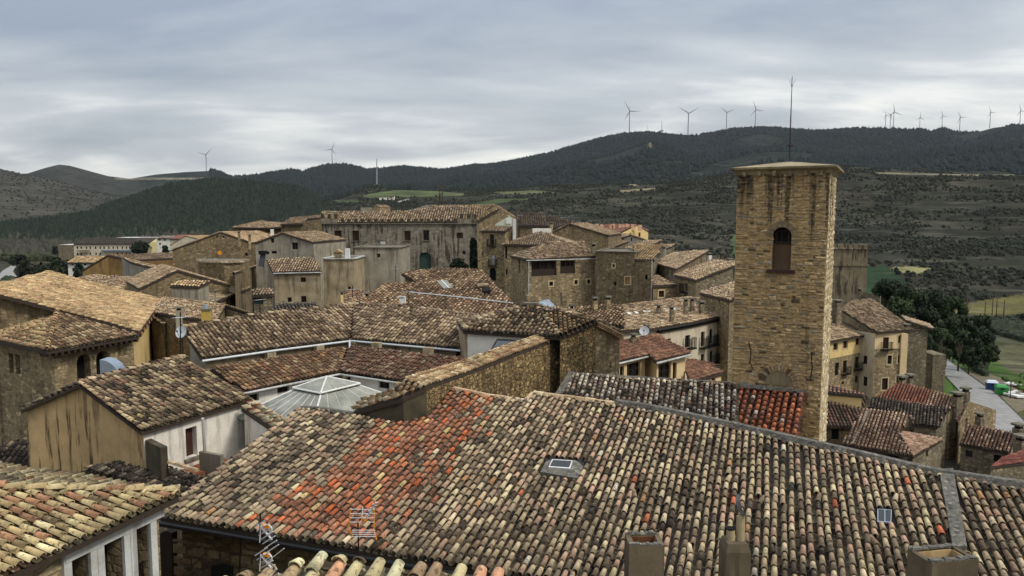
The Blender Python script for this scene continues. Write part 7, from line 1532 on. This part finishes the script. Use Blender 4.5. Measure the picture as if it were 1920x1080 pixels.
Tx = Thing('wall_lamp_box', 'orange sign lamp fixed to the big stone gable', 'sign', Yp(412, 476, 115)); MB().tube(Yp(412, 474, 114.8), Yp(412, 474, 114.4), .32, n=12).part(Tx, 'disc', M['orange']); MB().tube(Yp(412, 474, 115.2), Yp(412, 474, 114.8), .06).part(Tx, 'bracket', M['iron'])
# satellite dishes
def dish(px, py, Yd, r, label, face=(-.3, -1, .35), pole=1.0):
    c = Yp(px, py, Yd); T = Thing('satellite_dish', label, 'satellite dish', c-[0, 0, pole]); f = np.array(face, float); f /= np.linalg.norm(f)
    a = np.cross(f, [0, 0, 1.]); a /= np.linalg.norm(a); b = np.cross(a, f); V = [c-f*r*.22]; n = 14
    for rr, dd in ((.55, .15), (1, 0)): V += [c-f*r*dd+(a*math.cos(2*math.pi*i/n)+b*math.sin(2*math.pi*i/n))*r*rr for i in range(n)]
    F = [(0, 1+i, 1+(i+1) % n) for i in range(n)]+[(1+i, 1+n+i, 1+n+(i+1) % n, 1+(i+1) % n) for i in range(n)]
    k = len(V); V += [v-f*.03 for v in V]; F += [tuple(j+k for j in q[::-1]) for q in F]
    T.part('reflector', V, F, M['alu'], smooth=True); MB().tube(c-f*r*.3, c-[0, 0, pole]-f*r*.3, .03).tube(c-f*r*.3, c-f*r*.1, .03).part(T, 'pole', M['iron'])
    MB().tube(c-b*r, c+f*r*.8-b*r*.1, .015, n=4).tube(c+f*r*.8-b*r*.1, c+f*r*.95-b*r*.05, .045, n=6).part(T, 'feed_arm', M['iron'])
dish(339, 622, 41.5, .36, 'white satellite dish with aerial mast at the left corner of the cloister roof', pole=1.6); dish(1208, 620, 54, .36, 'white satellite dish on the chimney row left of the curved cream block')
dish(430, 606, 49, .28, 'thin edge on satellite dish behind the cloister ridge', face=(1, -.2, .2), pole=.4); dish(818, 545, 66, .5, 'small pale dish by the dark flue behind the low roof', pole=.4) if False else None
def yagi(T, c, d, ln, nel, el=.28, m='alu', up=(0, 0, 1)):
    d = np.array(d, float); d /= np.linalg.norm(d); s = np.cross(d, up); s /= np.linalg.norm(s); mb = MB(); mb.tube(c-d*ln/2, c+d*ln/2, .012, n=5); mb.part(T, 'boom', M[m]); mb = MB()
    for i in range(nel): p = c-d*ln/2+d*ln*(i+.5)/nel; mb.tube(p-s*el, p+s*el, .007, n=4)
    mb.part(T, 'element', M[m])
for (x, y0, y1, Yd, lb) in ((338, 585, 690, 41, 'thin aerial mast with small yagi at the left end of the cloister'), (487, 555, 590, 60, 'white aerial on a short pole in front of the green shutter'), (765, 540, 582, 58, 'slim aerial mast on the low roof behind the cloister'), (742, 498, 520, 74, 'round basket aerial at the left end of the skylight roof'), (661, 536, 546, 62, 'round looking aerial beside the plastered block'), (975, 400, 430, 112, 'black chimney pipe like aerial beside the metal flue'), (1056, 404, 418, 128, 'thin skyline aerial above the rubble gable'), (1070, 402, 418, 128, 'second thin skyline aerial above the rubble gable')):
    b = Yp(x, y1, Yd); t = Yp(x, y0, Yd); T = Thing('aerial', lb, 'aerial', b); MB().tube(b-[0, 0, .5], t, .035, n=5).part(T, 'mast', M['iron']); yagi(T, t-[0, 0, .3], (.8, -.5, .1), 1.0, 6)
# ---------------------------------------------------------------- nearest aerials and chimneys
base = Yp(500, 1098, 10.2); T = Thing('tv_aerial', 'white spiky television aerial with two orange boxes near the bottom left', 'aerial', base-[0, 0, 1.5]); k = 10.2/FPX
top_ = Yp(488, 962, 10.2); MB().tube(Yp(487, 1110, 10.2), Yp(488, 962, 10.2), .012, n=6).part(T, 'mast', M['iron'])
for cy, nn_ in ((1003, 1), (1057, 2)):
    ctr_ = Yp(500, cy, 10.15); a_ = Yp(489, cy-16, 10.15); b_2 = Yp(510, cy+9, 10.1); mb = MB()
    MB().tube(a_, b_2, .014, n=6).tube(Yp(489, cy-18, 10.15), Yp(487, cy+14, 10.15), .009, n=5).part(T, 'boom', M['alu'])
    mb = MB()
    for q in range(7):
        x = 489+q*3.6; y = cy-22+q*8; mb.tube(Yp(x-11, y+7, 10.25), Yp(x+12, y-8, 10.05), .008, n=4)
    mb.part(T, 'element', M['alu'])
    lp = [Yp(500+10*math.cos(t), cy-10+9*math.sin(t), 10.1) for t in np.linspace(-2.2, 1.6, 10)]; MB().pipe(lp, .012, 5).part(T, 'loop', M['alu'])
    o_ = Yp(500, cy-14, 10.12); T.part('box', *boxVF(o_, (.1, .05, .045), (.9, -.3)), mat=M['orange'])
MB().tube(Yp(499, 1055, 10.1), Yp(533, 1028, 9.9), .007, n=5).part(T, 'boom', M['alu'])
T = Thing('tv_aerial', 'orange and white grid television aerial on a thin mast over the orange tiles', 'aerial', Yp(672, 1046, 10.4)-[0, 0, 1])
MB().tube(Yp(673, 1060, 10.4), Yp(671, 978, 10.4), .012, n=6).part(T, 'mast', M['iron'])
for (x0, y0, x1, y1) in ((658, 953, 654, 988), (701, 953, 701, 988), (655, 992, 662, 1008), (700, 990, 706, 1012)):
    MB().tube(Yp(x0, y0, 10.3), Yp(x1, y1, 10.3), .012, n=5).part(T, 'orange_bar', M['orange'])
mb = MB()
for i in range(4): mb.tube(Yp(656, 955+i*8, 10.28), Yp(702, 955+i*8, 10.28), .005, n=4)
for i in range(4): mb.tube(Yp(660, 994+i*4, 10.28), Yp(704, 994+i*4, 10.28), .005, n=4)
mb.tube(Yp(680, 950, 10.28), Yp(678, 984, 10.28), .008, n=4); mb.part(T, 'reflector_grid', M['alu'])
MB().tube(Yp(681, 980, 10.3), Yp(705, 942, 9.9), .01, n=5).part(T, 'boom', M['white']); mb = MB()
for i in range(6): q = Yp(684+i*4, 975-i*6.3, 10.28-.07*i); mb.tube(q-[.045, 0, .02], q+[.045, 0, .02], .005, n=4)
mb.part(T, 'element', M['white']); T.part('box', *boxVF(Yp(684, 978, 10.27), (.06, .05, .06)), mat=M['orange'])
M['brk'] = m_flat('brown_brick', (104, 66, 40), .9, amt=.3)
# open topped chimneys
def openchim(x0, x1, yt, Yd, dep, label, rot=(1, .0), inner='brk', wt=.09, mat='chim'):
    a = Yp(x0, yt, Yd); b = Yp(x1, yt, Yd); w_ = np.linalg.norm(b-a); dv = np.array([rot[0], rot[1], 0]); dv /= np.linalg.norm(dv); nv = np.array([-dv[1], dv[0], 0]); c = (a+b)/2
    T = Thing('chimney', label, 'chimney', c*[1, 1, 0]+[0, 0, c[2]-2.5]); h = 3.0
    for s_ in (-1, 1):
        T.part('wall', *boxVF(c+dv*s_*(w_/2-wt/2)+nv*dep/2-[0, 0, h], (wt, dep, h-random.uniform(0, .02)), dv), mat=M[mat])
        T.part('wall', *boxVF(c+nv*(wt/2 if s_ < 0 else dep-wt/2)-[0, 0, h+.004], (w_-2*wt, wt, h), dv), mat=M[mat])
    T.part('flue_lining', *boxVF(c+nv*dep/2-[0, 0, h], (w_-2*wt-.01, dep-2*wt-.01, h-.28), dv), mat=M['dark'])
    mb = MB()
    for s_ in (-1, 1): mb.box(c+dv*s_*(w_/2-wt-.012)+nv*dep/2-[0, 0, .5], (.02, dep-2*wt, .47), dv)
    mb.box(c+nv*(dep-wt-.012)-[0, 0, .5], (w_-2*wt, .02, .47), dv); mb.box(c+nv*(wt+.012)-[0, 0, .5], (w_-2*wt, .02, .47), dv); mb.part(T, 'brick_lining', M[inner])
    mb = MB()
    for i in range(10):
        t = i/10; mb.box(c+dv*(w_*(t-.45))+nv*(.04)+[0, 0, -.005], (w_*.1, .07, random.uniform(.01, .04)), dv); mb.box(c+dv*(w_*(t-.45))+nv*(dep-.04)+[0, 0, -.005], (w_*.1, .07, random.uniform(.01, .045)), dv)
    mb.part(T, 'mortar_rim', M['mortar']); return T
openchim(1180, 1246, 1023, 11.5, .5, 'open topped square chimney with brown brick lining at the bottom edge', wt=.08)
openchim(1742, 1842, 1052, 8.6, .42, 'wide open topped chimney at the lower right, at the foot of the grey mortar strip', rot=(1, .18), inner='pl_ochre', wt=.06)
T = Thing('chimney', 'rendered chimney with two clay pots, one carrying a bent metal cowl', 'chimney', Yp(1378, 1078, 11)-[0, 0, 1.5]); c = Yp(1378, 1018, 11.2)
V, F = boxVF(c-[0, 0, 3], (.38, .4, 2.93)); V = [np.array(v) for v in V]
for j in range(4, 8): V[j] = V[j]
T.part('shaft', V, F, M['chim']); W, F2 = boxVF(c-[0, 0, .07], (.38, .4, .12)); W = [np.array(v) for v in W]
for j in range(4, 8): W[j] = c+[0, 0, .05]+(W[j]-c-[0, 0, .05])*[.8, .8, 1]
T.part('shoulder', W, F2, M['chim'])
mk = m_plaster('clay_pot', (176, 160, 122), (150, 134, 102), .2)
MB().tube(Yp(1371, 1012, 11.2), Yp(1370, 990, 11.2), .062, .066, 12).part(T, 'pot', mk); MB().tube(Yp(1388, 1012, 11.2), Yp(1389, 968, 11.2), .066, .066, 12).part(T, 'pot', mk)
MB().tube(Yp(1370, 992, 11.2), Yp(1370, 989.5, 11.2), .07, .07, 12).part(T, 'pot_rim', M['dark'])
pts = [(1384, 928), (1383, 940), (1386, 952), (1391, 962), (1397, 967)]; V = []
for x, y in pts: V += [Yp(x-4, y, 11.25), Yp(x+4, y+2, 11.1)]
n = len(V); V += [v+[.01, .03, .01] for v in V]; F = [(2*i, 2*i+1, 2*i+3, 2*i+2) for i in range(4)]+[(n+2*i+2, n+2*i+3, n+2*i+1, n+2*i) for i in range(4)]
T.part('cowl', V, F, M['galv'])
build_land(); build_veg(); undergrowth()
for i, (x, y, h, w_, Yd) in enumerate([(1700, 590, 60, 52, 128), (1850, 628, 60, 46, 150), (1725, 620, 50, 44, 122), (1800, 618, 62, 50, 126), (1842, 590, 60, 44, 162)]):
    tree('pine_tree', x, y, Yd, h, w_, ['pine filling the gap above the rubble house roof', 'outermost pine at the right foot of the clump', 'small pine beside the retaining wall', 'pine in front of the dark ones, near the bend of the road', 'pale green pine at the right rear of the clump'][i], (42, 52, 31), 3000, group='pines on the slope right of the village', leaf=.42)

# ---------------------------------------------------------------- thin air haze over the valley
hm = bpy.data.materials.new('haze_air'); hm.use_nodes = True; hn = hm.node_tree; hn.nodes.clear()
ho = hn.nodes.new('ShaderNodeOutputMaterial'); hv = hn.nodes.new('ShaderNodeVolumePrincipled'); hn.links.new(hv.outputs[0], ho.inputs['Volume'])
hv.inputs['Color'].default_value = (.80, .88, 1, 1); hv.inputs['Density'].default_value = 0.000022; hv.inputs['Anisotropy'].default_value = .2
V, F = boxVF((0, 0, -63), (19000, 19000, 63+330)); hz_ = link('haze', mesh('haze', V, F, hm)); hz_['kind'] = 'stuff'
S.cycles.volume_bounces = 0
